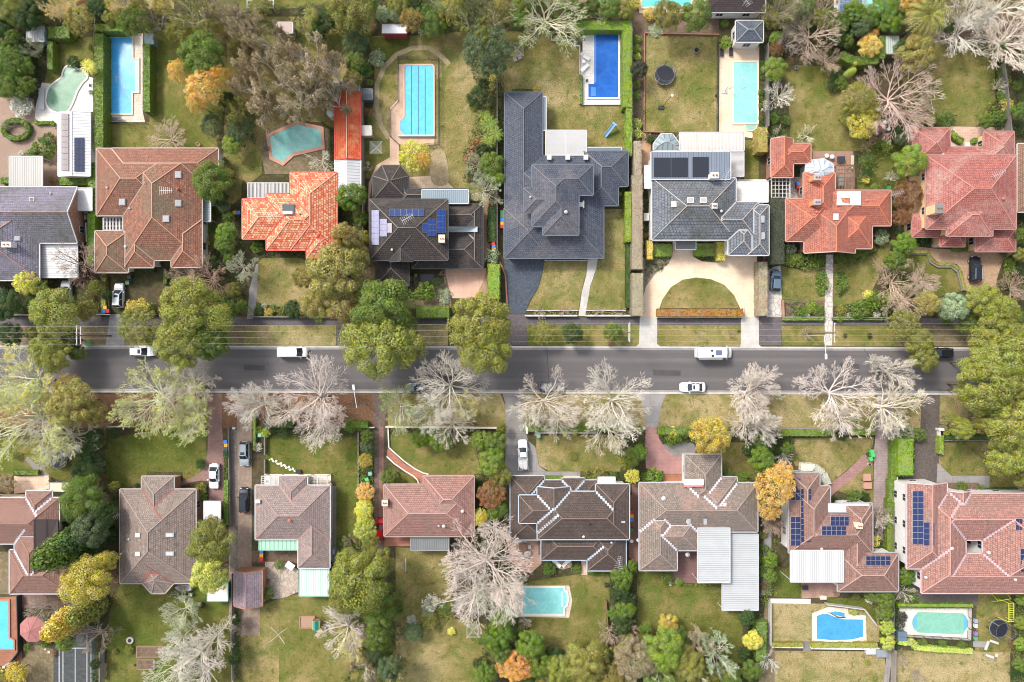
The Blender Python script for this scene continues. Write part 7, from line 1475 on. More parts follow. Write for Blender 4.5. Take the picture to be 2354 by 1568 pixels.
lounger(227, 285, -40, WP, 'left white deck chair on curved brick ledge'); lounger(278, 285, 220, WP, 'right white deck chair on curved brick ledge'); boxy('garden_bench', 135, 172, 148, 245, .5, TIMBER, 'brown timber bench at right edge of dining patio', 'bench')
for x, y, l in ((613, 175, 'left'), (645, 170, 'right')): parasol(x, y, 9, WHITE, f'{l} small white satellite dish cover between two brown roofs', 10, 3.2, .1)
parasol(899, 243, 12, WHITE, 'small white round parasol on purple brick patio', 10, 2.3, .2); boxy('post_box', 805, 380, 817, 402, .5, WHITE, 'small white framed box below brick patio steps', 'box')
T(4, 4, .4488)
trampoline(1182, 622, 47, 'round black trampoline beside the yellow climbing frame')
p = W(1225, 525, 2); o = empty('climbing_frame', (*p, 0), 'yellow monkey-bar climbing frame on the lawn', 'climbing frame'); YM = plain((.62, .66, .06), .4)
def YB(n, *bs):
    s = MB()
    for a, b in bs: s.bar(a, b, .09, .09)
    link(n, s.mesh(n, YM), o)
YB('ladder_rail', ((.2, -2.2, 2.1), (.2, 1.2, 2.1))); YB('ladder_rail', ((1.1, -2.2, 2.1), (1.1, 1.2, 2.1)))
for k in range(9): YB('rung', ((.2, -2.1 + k * .4, 2.12), (1.1, -2.1 + k * .4, 2.12)))
for x, y in ((.2, -2.2), (1.1, -2.2), (.2, 1.2), (1.1, 1.2)): YB('leg', ((x, y, 2.1), (x + (.1 if x > .5 else -.4), y, 0)))
YB('swing_bar', ((-1.7, 1.6, 2.1), (.6, 2.0, 2.1))); YB('leg', ((-1.7, 1.6, 2.1), (-1.9, 2.6, 0))); YB('leg', ((-1.7, 1.6, 2.1), (-1.5, .6, 0))); YB('leg', ((.6, 2.0, 2.1), (.8, 2.9, 0)))
boxy('garden_box', 556, 732, 612, 770, 1.1, plain((.2, .23, .25)), 'dark grey storage box below the mid-blue pool', 'storage box', plain((.24, .27, .29))); boxy('pool_pump_box', 503, 733, 552, 755, .8, WHITE, 'white pool pump box below the mid-blue pool', 'storage box'); boxy('garden_box', 665, 640, 712, 686, 1.2, plain((.12, .17, .22)), 'dark blue covered spa seat left of the green pool', 'seat')
for i, (x, y, rz, w_) in enumerate(((1123, 710, 70, 1.7), (1138, 765, -20, 1.5), (1160, 692, -20, 1.6), (1172, 760, 75, .6))): p = W(x, y, .3); s = MB(); s.box(-w_ / 2, -.2, .1, w_ / 2, .2, .3); o = link('broken_panel', s.mesh('broken_panel', WHITE), None, (*p, 0), None, R(rz)); tag(o, ['widest', 'lowest', 'topmost', 'smallest'][i] + ' loose white board on lawn below the trampoline', 'board', 'loose white boards')
for i, y in enumerate((575, 600, 640, 665)): boxy('garden_toy', 1058, y, 1074, y + 20, .6, plain([(.3, .35, .5), (.55, .55, .6), (.25, .15, .4), (.1, .3, .2)][i]), ['topmost', 'second from top', 'third from top', 'lowest'][i] + ' coloured box right of the rounded-end pool', 'box')
table(190, 412, 1.1, .8, DARK, 'black covered table on reddish patio'); boxy('bench', 340, 440, 368, 455, .5, TIMBER, 'small timber bench on reddish patio', 'bench'); boxy('bench', 268, 455, 300, 474, .5, CREAM, 'cream planter bench below reddish patio', 'bench')
# ================================================================ HEDGES
T(1, 1)
hr(838, 300, 925, 1340, 2.6, 'g'); T(2, 1); hr(778, -110, 862, 350, 2.4, 'g'); hr(778, 335, 850, 820, 2.4, 'br'); T(1, 1)
hr(845, 208, 1100, 280, 2.6, 'g'); hr(1278, 395, 1342, 1000, 2.2, 'g'); hr(425, 235, 620, 345, 2.0, 'g'); hr(418, 370, 470, 620, 1.8, 'g')
hedge([(135 + 112 * math.cos(a * .3927), 1158 + 82 * math.sin(a * .3927)) for a in range(16)], LEN(42), .9, 'g', True); hedge([(300, 1080), (330, 1108), (390, 1100), (470, 1098), (472, 1125)], LEN(26), .6, 'br')
T(1, 3); hr(570, 182, 1075, 268, 2.2, 'lg'); hr(992, 246, 1078, 960, 2.8, 'lg'); hr(1022, 965, 1078, 1395, 2.6, 'lg'); hr(607, 670, 630, 930, .7, 'g'); hr(1090, 1262, 1165, 1570, 3.0, 'tp', lf=.1); hr(2200, 1140, 2294, 1360, 2.6, 'og'); hr(430, 312, 565, 360, .6, 'dg'); hr(0, 800, 180, 830, .8, 'dg')
T(2, 3); hr(1073, 0, 1175, 845, 3.0, 'tp', lf=.1); hr(1073, 880, 1178, 1262, 3.0, 'tp', lf=.1); hr(1015, 150, 1070, 597, 2.4, 'lg'); hr(1208, 592, 1262, 755, 1.8, 'go'); hr(1264, 616, 1435, 736, .7, 'lg'); hr(1628, 610, 1835, 732, .7, 'lg'); hr(1838, 600, 1912, 766, 1.8, 'go'); hr(1305, 1202, 2070, 1272, 1.6, 'rust', nm='orange-brown clipped front hedge of circular drive,'); hr(2212, 780, 2294, 1262, 2.6, 'tp'); hr(2197, 780, 2215, 1262, .9, 'g'); hr(1022, 610, 1068, 1190, 1.2, 'dg')
T(2, 2); hr(1435, 1175, 1730, 1283, 2.0, 'g'); hr(2075, 800, 2185, 1110, 2.2, 'lg'); hr(2075, 290, 2150, 600, 1.2, 'dg')
T(1, 4); hedge([(660, 490), (740, 530), (800, 548), (900, 540), (992, 530)], LEN(75), 2.4, 'g'); hedge([(1640, 1180), (1700, 1240), (1755, 1270)], LEN(50), 1.0, 'br'); hedge([(1842, 1262), (1925, 1255)], LEN(45), 1.0, 'br'); hr(998, 320, 1052, 525, 2.5, 'g')
T(2, 4); hr(22, 205, 150, 800, 3.5, 'dk'); hedge([(1280, 690), (1430, 690), (1480, 770), (1530, 800), (1650, 802), (1720, 850), (1765, 1035)], LEN(26), .5, 'ol'); hr(140, 1280, 505, 1305, .8, 'g'); hr(590, 1282, 1060, 1302, .8, 'g'); hr(1660, 645, 1820, 682, .7, 'g')
T(3, 1); hr(1998, 905, 2040, 960, 1.2, 'dg'); hr(2002, 1170, 2046, 1568, 1.2, 'g'); hr(100, 1080, 340, 1122, .8, 'g'); hr(2265, 560, 2290, 900, 1.0, 'g')
T(2, 1); hr(1170, 832, 1380, 868, .8, 'dg'); hr(2, 20, 84, 78, 1.0, 'g'); hr(530, 10, 800, 95, 1.0, 'g'); hr(878, 405, 905, 485, 1.0, 'g'); hr(905, 880, 945, 1230, .9, 'ol'); hr(1462, 870, 1492, 975, .6, 'g')
T(3, 2); hr(60, 650, 330, 700, 1.4, 'dg'); hr(800, 640, 1000, 700, 1.3, 'g')
T(3, 3); hr(110, 700, 1180, 735, 1.0, 'g'); hr(1310, 700, 1600, 760, 1.3, 'g'); hr(300, 1132, 450, 1165, .7, 'g')
T(3, 4); hr(115, 715, 600, 775, 1.4, 'g'); hr(755, 712, 970, 765, 1.4, 'g'); hr(1105, 770, 1158, 1160, 1.3, 'g'); hr(1085, 1160, 1140, 1568, 1.3, 'g'); hr(1165, 800, 1308, 1125, 2.6, 'lg', rough=.1); hr(1538, 775, 1576, 932, 1.3, 'lg'); hr(1605, 1254, 1875, 1282, .8, 'dg'); hr(1965, 1240, 2240, 1280, .7, 'dg'); hr(1580, 770, 2200, 808, .8, 'dg')
hedge([(300, 1050), (420, 1055), (500, 1110), (540, 1210)], LEN(70), 1.2, 'wh', lf=.1, nm='white-flowering curved hedge in front')
T(4, 4, .4488); hr(610, -40, 648, 230, 1.4, 'g'); hr(20, 695, 182, 717, .9, 'ol'); hr(226, 697, 562, 722, .9, 'ol'); hedge([(670, 692), (715, 698), (752, 690), (750, 720), (830, 728), (1050, 742)], LEN(26), .9, 'lime'); hr(668, 496, 1050, 518, .8, 'lg')
T(4, 3, .4488); hr(1248, 590, 1306, 790, 2.0, 'g')
# ================================================================ UNDERGROWTH IN THE BEDS
T(1, 1); cover([(-60, -60), (450, -60), (450, 230), (360, 900), (-60, 880)], 'dg', 14, 1.2, .2, 'undergrowth'); cover([(560, 120), (1000, 60), (1650, 80), (2350, 80), (2350, 260), (1600, 320), (1000, 300), (560, 340)], 'dg', 8, 1.0); cover([(1800, 980), (2300, 980), (2300, 1300), (2100, 1350), (1980, 1640), (1950, 1200)], 'dg', 10, .8)
T(1, 2); cover([(-60, 60), (1000, 60), (1100, 240), (950, 620), (700, 500), (0, 300)], 'dg', 8, 1); cover([(1000, -60), (2250, -60), (2250, 260), (1000, 240)], 'dg', 10, 1); cover([(1900, 500), (2220, 500), (2220, 1640), (1860, 1640), (1850, 1400), (2000, 1000)], 'dg', 10, .8); cover([(655, 1150), (705, 1150), (705, 1540), (655, 1540)], 'dg', 14, .5); cover([(960, 900), (1060, 900), (1010, 1240), (960, 1240)], 'dg', 8, .5)
T(1, 3); cover([(0, -60), (1080, -60), (1080, 180), (560, 190), (350, 290), (0, 250)], 'g', 12, 1); cover([(1088, 300), (1180, 320), (1180, 1260), (1088, 1260)], 'dg', 5, .5); cover([(2215, 420), (2300, 420), (2300, 1130), (2218, 1130)], 'dg', 9, .6); cover([(1195, 1190), (1370, 1185), (1270, 1280), (1195, 1290)], 'dg', 10, .5)
T(1, 4); cover([(-20, -60), (600, -60), (700, 300), (640, 560), (250, 420), (220, 600), (20, 700)], 'dg', 8, .9); cover([(600, 120), (1250, 120), (1250, 300), (1450, 380), (1480, 620), (1300, 700), (700, 560)], 'dg', 12, 1.1); cover([(1450, 350), (2294, 350), (2294, 700), (2160, 600), (2010, 480), (1460, 375)], 'dg', 9, .9); cover([(2020, 550), (2120, 560), (2150, 900), (2180, 1150), (1890, 1150), (1900, 1060)], 'g', 12, .8); cover([(1310, 1050), (1660, 1020), (1660, 1140), (1300, 1140)], 'dg', 14, .8); cover([(2200, 560), (2320, 560), (2320, 1280), (2200, 1180)], 'dg', 10, .8); cover([(510, 640), (700, 640), (700, 820), (560, 830)], 'dg', 12, .6); cover([(900, 1280), (1120, 1180), (1260, 1150), (1260, 1500), (1040, 1420), (900, 1640), (790, 1640), (800, 1380)], 'g', 8, .7); cover([(10, 1000), (160, 1000), (170, 1250), (20, 1250)], 'dg', 12, .8)
T(2, 4); cover([(130, 700), (510, 725), (500, 820), (330, 860), (130, 810)], 'g', 20, .7); cover([(590, 690), (950, 640), (1000, 680), (820, 780), (600, 800)], 'g', 20, .7); cover([(120, 1130), (400, 1130), (500, 1180), (500, 1275), (150, 1275)], 'g', 14, .6); cover([(590, 1190), (900, 1090), (1120, 1060), (1240, 1280), (590, 1280)], 'g', 14, .7); cover([(1100, 450), (1290, 560), (1290, 700), (1060, 700)], 'dg', 12, .7); cover([(2220, 180), (2350, 180), (2350, 1300), (2050, 1050), (2110, 760), (2215, 700)], 'dg', 12, 1); cover([(1280, 565), (1540, 560), (1500, 640), (1300, 640)], 'dg', 12, .6); cover([(930, 20), (1120, 20), (1280, 480), (1110, 440)], 'dg', 6, .7)
for x, y, rx, ry in ((468, 965, 55, 118), (640, 970, 58, 118)): cover([(x + rx * math.cos(a), y + ry * math.sin(a)) for a in [i * .52 for i in range(12)]], 'g', 45, .8, .18, 'juniper_mat', 2)
T(2, 3); cover([(1190, 735), (1435, 735), (1340, 860), (1250, 880), (1200, 960), (1185, 960)], 'dg', 12, .35); cover([(1620, 732), (1912, 766), (1850, 782), (1700, 772)], 'dg', 18, .35); cover([(180, 1220), (590, 1220), (590, 1258), (180, 1258)], 'ol', 10, .4); cover([(665, 1220), (1070, 1220), (1070, 1258), (665, 1258)], 'ol', 10, .4); cover([(955, 110), (1015, 110), (1015, 300), (955, 300)], 'g', 12, .6); cover([(1178, 220), (1225, 220), (1225, 570), (1178, 570)], 'dg', 12, .6); cover([(1300, 1275), (2060, 1275), (2060, 1292), (1300, 1292)], 'dg', 20, .3); cover([(290, 750), (680, 750), (680, 767), (290, 767)], 'g', 20, .3)
T(2, 1); cover([(-60, 950), (500, 950), (500, 1240), (-60, 1250)], 'dg', 10, .8); cover([(720, 930), (890, 900), (900, 1240), (700, 1240)], 'g', 10, .7); cover([(1820, 330), (2160, 250), (2200, 600), (2200, 1250), (1950, 1240), (1900, 700)], 'dg', 9, .8); cover([(1130, 1150), (1400, 1150), (1400, 1245), (1130, 1245)], 'g', 14, .7)
T(2, 2); cover([(-60, 1150), (520, 1170), (700, 1270), (-60, 1270)], 'g', 11, .6); cover([(0, 585), (460, 690), (440, 740), (-60, 740)], 'dg', 9, .4); cover([(730, 350), (1010, 350), (1010, 990), (730, 990)], 'dg', 12, .9); cover([(1370, 870), (1470, 860), (1470, 1100), (1250, 1170), (1250, 1000)], 'dg', 9, .6); cover([(2180, 830), (2240, 1170), (2190, 1170)], 'dg', 8, .3)
T(3, 1); cover([(640, 780), (960, 700), (980, 1280), (1070, 1290), (1060, 1568), (640, 1568)], 'dg', 11, 1); cover([(2005, 905), (2045, 905), (2045, 1170), (2005, 1170)], 'g', 12, .4); cover([(440, 1130), (640, 1220), (620, 1290), (440, 1200)], 'dg', 12, .4); cover([(1640, 1200), (1860, 1190), (1860, 1350), (1760, 1350)], 'g', 10, .5)
T(3, 2); cover([(80, 700), (900, 700), (940, 770), (80, 790)], 'dg', 12, .8); cover([(920, 740), (1060, 700), (1060, 1900), (900, 1900)], 'g', 12, .9); cover([(1370, 705), (2200, 705), (2200, 900), (1900, 820), (1500, 860)], 'dg', 12, .9); cover([(1960, 1100), (2200, 1100), (2200, 1900), (1960, 1900)], 'dg', 12, .9); cover([(1190, 1020), (1280, 1100), (1400, 1200), (1190, 1205)], 'dg', 5, .3)
T(3, 3); cover([(960, 860), (1190, 740), (1190, 1180), (1000, 1200)], 'dg', 14, .8); cover([(610, 1090), (1000, 1080), (1000, 1180), (620, 1180)], 'dg', 14, .8); cover([(1310, 700), (1620, 700), (1620, 830), (1400, 850), (1330, 820)], 'dg', 18, .6); cover([(2000, 720), (2400, 700), (2400, 1000), (2200, 1180), (2100, 880)], 'dg', 12, .8); cover([(1150, 1080), (1350, 1080), (1350, 1190), (1150, 1190)], 'dg', 14, .6); cover([(1880, 1100), (2180, 1150), (2180, 1195), (1880, 1190)], 'dg', 12, .6)
T(3, 4); cover([(-50, 715), (230, 715), (240, 950), (-50, 1050)], 'dg', 12, .8); cover([(250, 1060), (440, 1060), (540, 1220), (460, 1220)], 'g', 14, .5); cover([(560, 1310), (900, 1280), (900, 1370), (560, 1370)], 'dg', 12, .4); cover([(600, 750), (760, 750), (760, 790), (600, 800)], 'dg', 14, .6); cover([(-60, 1540), (110, 1540), (110, 1620), (-60, 1620)], 'dg', 12, .5)
T(4, 1); cover([(560, 780), (980, 780), (960, 1300), (850, 1300), (850, 1100), (700, 1000)], 'dg', 10, .8); cover([(830, 1290), (890, 1290), (890, 1640), (820, 1640)], 'dg', 14, .7); cover([(2080, 900), (2160, 900), (2170, 1640), (2080, 1640)], 'dg', 9, .7); cover([(-60, 1430), (240, 1430), (260, 1640), (-60, 1640)], 'go', 12, .6); cover([(960, 620), (1070, 560), (1070, 900), (980, 900)], 'rb', 5, .2)
T(4, 2); cover([(700, 400), (1250, 560), (1300, 1100), (1260, 1640), (750, 1640), (950, 1200), (700, 900)], 'dg', 12, .9); cover([(1500, 800), (1750, 760), (1790, 1060), (1500, 1060)], 'ol', 9, .5); cover([(2060, 1040), (2294, 1000), (2294, 1640), (1960, 1640)], 'dg', 12, 1); cover([(1740, 290), (2294, 290), (2294, 420), (1740, 420)], 'dg', 8, .6); cover([(1290, 1010), (1480, 1000), (1500, 1160), (1300, 1190)], 'dg', 8, .4)
T(4, 3, .4488); cover([(-20, 600), (60, 620), (110, 740), (500, 720), (640, 700), (1180, 800), (1180, 930), (-20, 930)], 'dg', 12, 1.0); cover([(490, 330), (640, 270), (640, 700), (500, 640)], 'dg', 14, 1.0); cover([(1185, 540), (1265, 530), (1265, 930), (1180, 930)], 'dg', 14, .9); cover([(1263, 150), (1320, 150), (1320, 520), (1263, 480)], 'g', 14, .7); cover([(150, 285), (220, 285), (225, 345), (150, 345)], 'g', 14, .6); cover([(385, 322), (500, 325), (490, 345), (385, 345)], 'g', 14, .5); cover([(765, 325), (825, 325), (825, 395), (765, 380)], 'g', 14, .6); cover([(830, 390), (1070, 390), (1070, 405), (830, 402)], 'g', 14, .4); cover([(300, 285), (355, 285), (355, 335), (300, 320)], 'g', 14, .5)
T(4, 4, .4488); cover([(-20, 160), (35, 160), (35, 450), (-20, 450)], 'g', 14, .9); cover([(450, 430), (645, 430), (645, 720), (570, 700), (570, 600), (500, 470)], 'g', 12, .7); cover([(500, 100), (605, 0), (605, 220), (500, 200)], 'dg', 10, .5); cover([(648, 500), (668, 500), (668, 740), (648, 740)], 'dg', 14, .6); cover([(1248, 430), (1350, 430), (1350, 960), (1230, 960)], 'g', 12, .9); cover([(740, 670), (1040, 685), (1040, 712), (760, 712)], 'dg', 9, .4); cover([(665, 310), (745, 310), (745, 500), (665, 490)], 'g', 10, .6); cover([(410, 522), (470, 530), (465, 550), (420, 550)], 'lg', 20, .3, .1)
T(3, 1); cover([(950, 395), (2300, 395), (2300, 690), (950, 690)], 'rust', 2.2, .02, .07, 'fallen_leaves', 2); cover([(950, 780), (1850, 760), (1850, 1200), (960, 1200)], 'gb', .8, .02, .06, 'fallen_leaves', 2)
T(3, 2); cover([(0, 395), (1060, 395), (1060, 690), (0, 690)], 'rust', 2.2, .02, .07, 'fallen_leaves', 2); cover([(1180, 395), (2200, 395), (2200, 690), (1180, 690)], 'gb', 1.2, .02, .06, 'fallen_leaves', 2)
T(4, 2); cover([(1280, 400), (1740, 400), (1750, 1000), (1280, 1200)], 'gb', 1.2, .02, .06, 'fallen_leaves', 2); T(4, 3, .4488); cover([(640, 400), (1070, 400), (1170, 800), (640, 700)], 'gb', 1.0, .02, .06, 'fallen_leaves', 2)
T(2, 1); cover([(-50, 1350), (1400, 1350), (1400, 1535), (-50, 1535)], 'rb', 1.5, .02, .06, 'fallen_leaves', 2); T(1, 2); cover([(-250, 150), (700, 150), (680, 1100), (-250, 1500)], 'gb', 1.0, .02, .06, 'fallen_leaves', 2)
# ================================================================ TREES AND BUSHES
def batch(fn, L):
    for a in L: fn(*a)
T(1, 1)
batch(tree, [(90, 90, 150, 'ol'), (250, 150, 150, 'dg'), (350, 50, 110, 'dg'), (120, 350, 85, 'g'), (40, 250, 90, 'dg'), (90, 560, 150, 'g', 'fluff'), (225, 590, 95, 'g'), (60, 780, 110, 'g'), (255, 760, 85, 'g'), (40, 440, 90, 'g'), (712, 190, 140, 'og', 'fluff', 6), (880, 80, 110, 'dg'), (1000, 165, 85, 'ol'), (1195, 190, 150, 'g', 'fluff', 7), (1830, 520, 240, 'g', 'ever', 9), (1900, 1130, 110, 'bg', 'fluff'), (2150, 1160, 130, 'bg', 'fluff'), (2080, 1300, 95, 'lg', 'ever', 4), (60, 30, 90, 'dg')])
batch(tree, [(1620, 650, 110, 'yo', 'fluff', 8), (1830, 790, 175, 'yo', 'fluff', 9), (1980, 690, 105, 'yo', 'fluff', 8), (1770, 920, 100, 'yo', 'fluff', 7)])
batch(bare, [(560, 90, 140, 'y', 'yo', 8), (1130, 50, 120, 'y', 'yo', 8), (1380, 210, 110, 'k', None, 5, 'twig'), (1510, 1240, 195, 'p', None, 4), (280, 420, 90, 'k', 'sg', 5, 'bare'), (2100, 50, 130, 'k', None, 6), (90, 1120, 60, 'k', None, 2, 'twig')])
batch(gum, [(1660, 110, 230, 'ol', 'y', 11), (1950, 170, 230, 'gb', 'k', 11), (2180, 260, 200, 'gb', 'k', 12), (2230, 760, 270, 'gb', 'w', 12), (2200, 470, 190, 'gb', 'k', 12), (2080, 960, 150, 'ol', 'k', 9)])
palm(792, 605, 95, 'ye', 4); batch(shrub, [(660, 560, 60, 'dg'), (200, 950, 100, 'wh', 'shrub', 2), (400, 1340, 100, 'g', 'ball', 2.2), (440, 1250, 60, 'g', 'ball', 1.8), (190, 1378, 28, 'wh'), (310, 1380, 60, 'g'), (640, 300, 70, 'g'), (820, 430, 30, 'g'), (820, 830, 25, 'bg')])
T(1, 2)
batch(gum, [(130, 640, 290, 'gb', 'w', 13), (420, 500, 330, 'gb', 'w', 15), (330, 830, 260, 'gb', 'w', 14), (690, 640, 210, 'gb', 'w', 12), (90, 330, 220, 'gb', 'w', 12), (1900, 150, 190, 'ol', 'y', 11), (2130, 140, 150, 'ol', 'y', 10), (700, 880, 150, 'gb', 'w', 10)])
batch(tree, [(860, 100, 230, 'ol', 'ever', 9), (700, 20, 110, 'ol'), (640, 200, 110, 'dg'), (790, 200, 90, 'dg'), (1140, 130, 75, 'sg', 'fluff', 4), (1250, 140, 65, 'sg', 'fluff', 4), (1390, 190, 115, 'og', 'fluff', 6), (1600, 220, 135, 'g'), (2080, 460, 240, 'bg', 'fluff', 10), (2060, 380, 110, 'ol', 'ever', 10), (1280, 40, 120, 'ol'), (890, 380, 125, 'bg', 'fluff'), (900, 560, 105, 'g'), (1990, 880, 110, 'dg'), (2110, 1470, 120, 'g'), (1420, 1400, 150, 'ye', 'fluff', 6), (1500, 1440, 90, 'yo', 'fluff', 6), (1440, 60, 90, 'dg'), (560, 320, 90, 'dg')])
batch(bare, [(1680, 40, 120, 'y', 'lg', 8), (580, 1430, 115, 'w', None, 3, 'twig'), (990, 1490, 50, 'w', None, 2, 'twig'), (1980, 1470, 110, 'y', 'sg', 5)])
palm(490, 130, 90, 'ol', 5); palm(760, 180, 80, 'ol', 4); batch(palm, [(2050, 1030, 62, 'lg', 2.5, 'fern'), (2090, 1120, 95, 'lg', 3, 'fern'), (2150, 1205, 75, 'lg', 3, 'fern'), (2080, 1265, 75, 'lg', 2.5, 'fern')])
batch(shrub, [(1090, 530, 75, 'sg'), (1010, 650, 42, 'lg'), (1022, 740, 30, 'lg'), (1000, 600, 40, 'g'), (1990, 1310, 75, 'rb'), (1930, 1420, 70, 'rb'), (2120, 700, 40, 'ye'), (2120, 920, 45, 'bg'), (900, 230, 35, 'bg'), (1510, 270, 60, 'sg'), (1040, 250, 40, 'rb'), (1000, 1010, 50, 'rb'), (1030, 1080, 40, 'g'), (430, 820, 40, 'dk')])
T(1, 3)
bare(300, 130, 340, 'y', 'g', 9); bare(800, 110, 110, 'y', None, 4, 'twig'); bare(1480, 1240, 5, 'k', None, 1, 'twig')
batch(tree, [(600, 110, 95, 'g'), (880, 80, 110, 'g'), (1010, 100, 90, 'ol'), (500, 60, 90, 'g'), (100, 40, 110, 'g'), (1390, 140, 145, 'ol', 'ever', 7), (1640, 150, 150, 'g', 'ever', 7), (1140, 630, 85, 'dk', 'ever', 4)])
batch(shrub, [(1115, 360, 42, 'lg'), (1112, 440, 40, 'lg'), (1120, 510, 35, 'lime'), (1112, 760, 38, 'lg'), (1110, 860, 36, 'lg'), (1118, 1110, 48, 'lime'), (1120, 1200, 50, 'lime'), (1905, 215, 36, 'lg'), (1912, 388, 58, 'lg', 'ball'), (1285, 272, 65, 'sg', 'shrub', .6), (1235, 130, 60, 'go'), (218, 808, 30, 'go', 'ball'), (2225, 830, 26, 'g'), (2230, 890, 24, 'g'), (2228, 950, 24, 'g'), (2226, 1060, 24, 'g'), (2222, 1130, 24, 'g'), (2240, 700, 20, 'g'), (2260, 600, 40, 'dg'), (1225, 1240, 40, 'dg'), (100, 815, 24, 'rb'), (1100, 30, 60, 'go'), (1790, 30, 60, 'dg')])
T(2, 3); batch(tree, [(280, 1420, 115, 'ol', 'fluff', 4), (540, 1425, 105, 'dg', 'ever', 4), (900, 1405, 95, 'g', 'ever', 4)]); batch(bare, [(1290, 650, 50, 'p', None, 2, 'twig'), (1850, 655, 60, 'p', None, 2, 'twig'), (255, 1235, 60, 'p', None, 1.5, 'twig'), (470, 1230, 60, 'p', None, 1.5, 'twig'), (780, 1232, 55, 'p', None, 1.5, 'twig'), (955, 1235, 50, 'p', None, 1.5, 'twig'), (1680, 1435, 28, 'k', None, 1.5, 'twig'), (1965, 1430, 28, 'k', None, 1.5, 'twig')]); batch(shrub, [(1195, 545, 26, 'rust'), (965, 170, 22, 'ye'), (880, 1510, 30, 'rb'), (2030, 1395, 18, 'g')])
T(1, 4)
batch(tree, [(60, 620, 115, 'lg', 'ever', 4), (70, 350, 70, 'lg'), (70, 450, 70, 'rb', 'fluff'), (620, 220, 115, 'g'), (700, 370, 65, 'g'), (770, 110, 120, 'br'), (830, 240, 105, 'bg'), (1000, 80, 125, 'br'), (1090, 190, 125, 'br'), (910, 410, 110, 'yo', 'fluff', 4), (950, 305, 45, 'yo', 'fluff', 3), (1300, 40, 125, 'yo', 'fluff', 7), (1320, 490, 175, 'og', 'ever', 8), (1220, 450, 100, 'dg'), (800, 900, 165, 'ol', 'fluff', 7), (840, 1110, 150, 'go', 'fluff', 6), (720, 1020, 100, 'ol', 'fluff', 5), (900, 1020, 120, 'ol', 'fluff', 6), (1260, 1440, 150, 'lg', 'ever', 7), (1200, 1250, 75, 'bg'), (1140, 1190, 60, 'dg'), (1950, 1090, 75, 'g'), (2240, 1000, 80, 'g'), (550, 150, 80, 'g')])
batch(bare, [(110, 850, 145, 'w', None, 5), (420, 290, 240, 't', None, 7), (180, 370, 130, 'k', None, 5), (110, 80, 160, 'k', 'ol', 7), (540, 60, 150, 't', None, 7), (1150, 850, 370, 'p', None, 8), (530, 530, 130, 't', None, 4), (1290, 1000, 190, 't', None, 6), (1790, 250, 250, 'w', None, 8), (2200, 330, 300, 'w', None, 10), (1880, 60, 220, 'w', None, 9), (2120, 60, 260, 'w', None, 10), (2065, 775, 65, 'y', None, 2.5, 'twig'), (360, 1210, 90, 'y', None, 2, 'twig'), (100, 1210, 70, 'y', 'g', 3, 'twig'), (900, 1320, 60, 't', None, 2, 'twig'), (250, 200, 120, 'k', 'g', 6), (1640, 90, 120, 'k', 'ol', 6)])
palm(1440, 140, 250, 'ol', 8)
batch(shrub, [(650, 750, 58, 'g', 'ball'), (570, 775, 58, 'dg'), (600, 800, 24, 'lg', 'ball'), (590, 690, 45, 'dg'), (2065, 1058, 62, 'g', 'ball'), (2130, 940, 58, 'go'), (2080, 640, 50, 'g'), (2090, 860, 50, 'g'), (2070, 500, 50, 'dg'), (1360, 1080, 65, 'dg'), (1450, 1095, 50, 'g'), (1560, 1080, 80, 'g'), (1500, 1100, 25, 'wh'), (880, 1440, 70, 'g'), (880, 1540, 60, 'dg'), (1060, 1310, 55, 'lg'), (1000, 1290, 40, 'g'), (50, 1060, 50, 'g'), (60, 1180, 55, 'dg'), (160, 1080, 45, 'g'), (2230, 770, 45, 'g'), (2240, 1150, 60, 'dg'), (1340, 1250, 40, 'dg'), (2060, 1120, 50, 'dg'), (2230, 620, 45, 'rb'), (180, 560, 50, 'rb'), (560, 700, 30, 'rb')])
conifer(775, 625, 45, 3.2, 'lime'); conifer(790, 565, 35, 2.6, 'go')
T(2, 1)
batch(tree, [(1900, 60, 190, 'g', 'ever', 7), (2000, 20, 110, 'ol'), (1985, 225, 80, 'dg', 'fluff'), (2030, 520, 105, 'br'), (2015, 630, 90, 'g'), (2055, 380, 55, 'g'), (2010, 300, 60, 'bg'), (240, 960, 125, 'ye', 'fluff', 5), (370, 1010, 80, 'ol'), (510, 1225, 235, 'st', 'ever', 9), (780, 1220, 95, 'ol'), (60, 1170, 150, 'dg'), (100, 1430, 130, 'dg'), (420, 1560, 150, 'st', 'ever', 7), (1700, 1190, 290, 'st', 'ever', 11), (1880, 1250, 230, 'st', 'ever', 9), (1640, 1500, 270, 'st', 'ever', 10), (1900, 1500, 190, 'g', 'ever', 9), (2020, 1200, 130, 'g', 'ever', 7), (1240, 1350, 190, 'ol', 'fluff', 6), (850, 1010, 75, 'ol', 'fluff'), (650, 1480, 110, 'dg'), (1380, 1450, 90, 'g', 'fluff', 5), (2100, 1030, 75, 'ol')])
batch(bare, [(680, 800, 200, 't', None, 7), (1860, 930, 190, 't', None, 7), (1650, 880, 150, 't', None, 5), (2150, 820, 135, 'y', 'sg', 6), (800, 900, 120, 'd', None, 5)])
batch(shrub, [(1840, 600, 42, 'go'), (480, 50, 40, 'rust'), (1280, 1185, 70, 'go'), (1190, 1180, 60, 'go'), (1350, 1190, 55, 'g'), (810, 1100, 40, 'rb'), (440, 950, 45, 'g'), (20, 1050, 45, 'wh'), (1420, 790, 30, 'dg'), (2160, 1120, 35, 'rb'), (1990, 850, 40, 'g')])
T(2, 2)
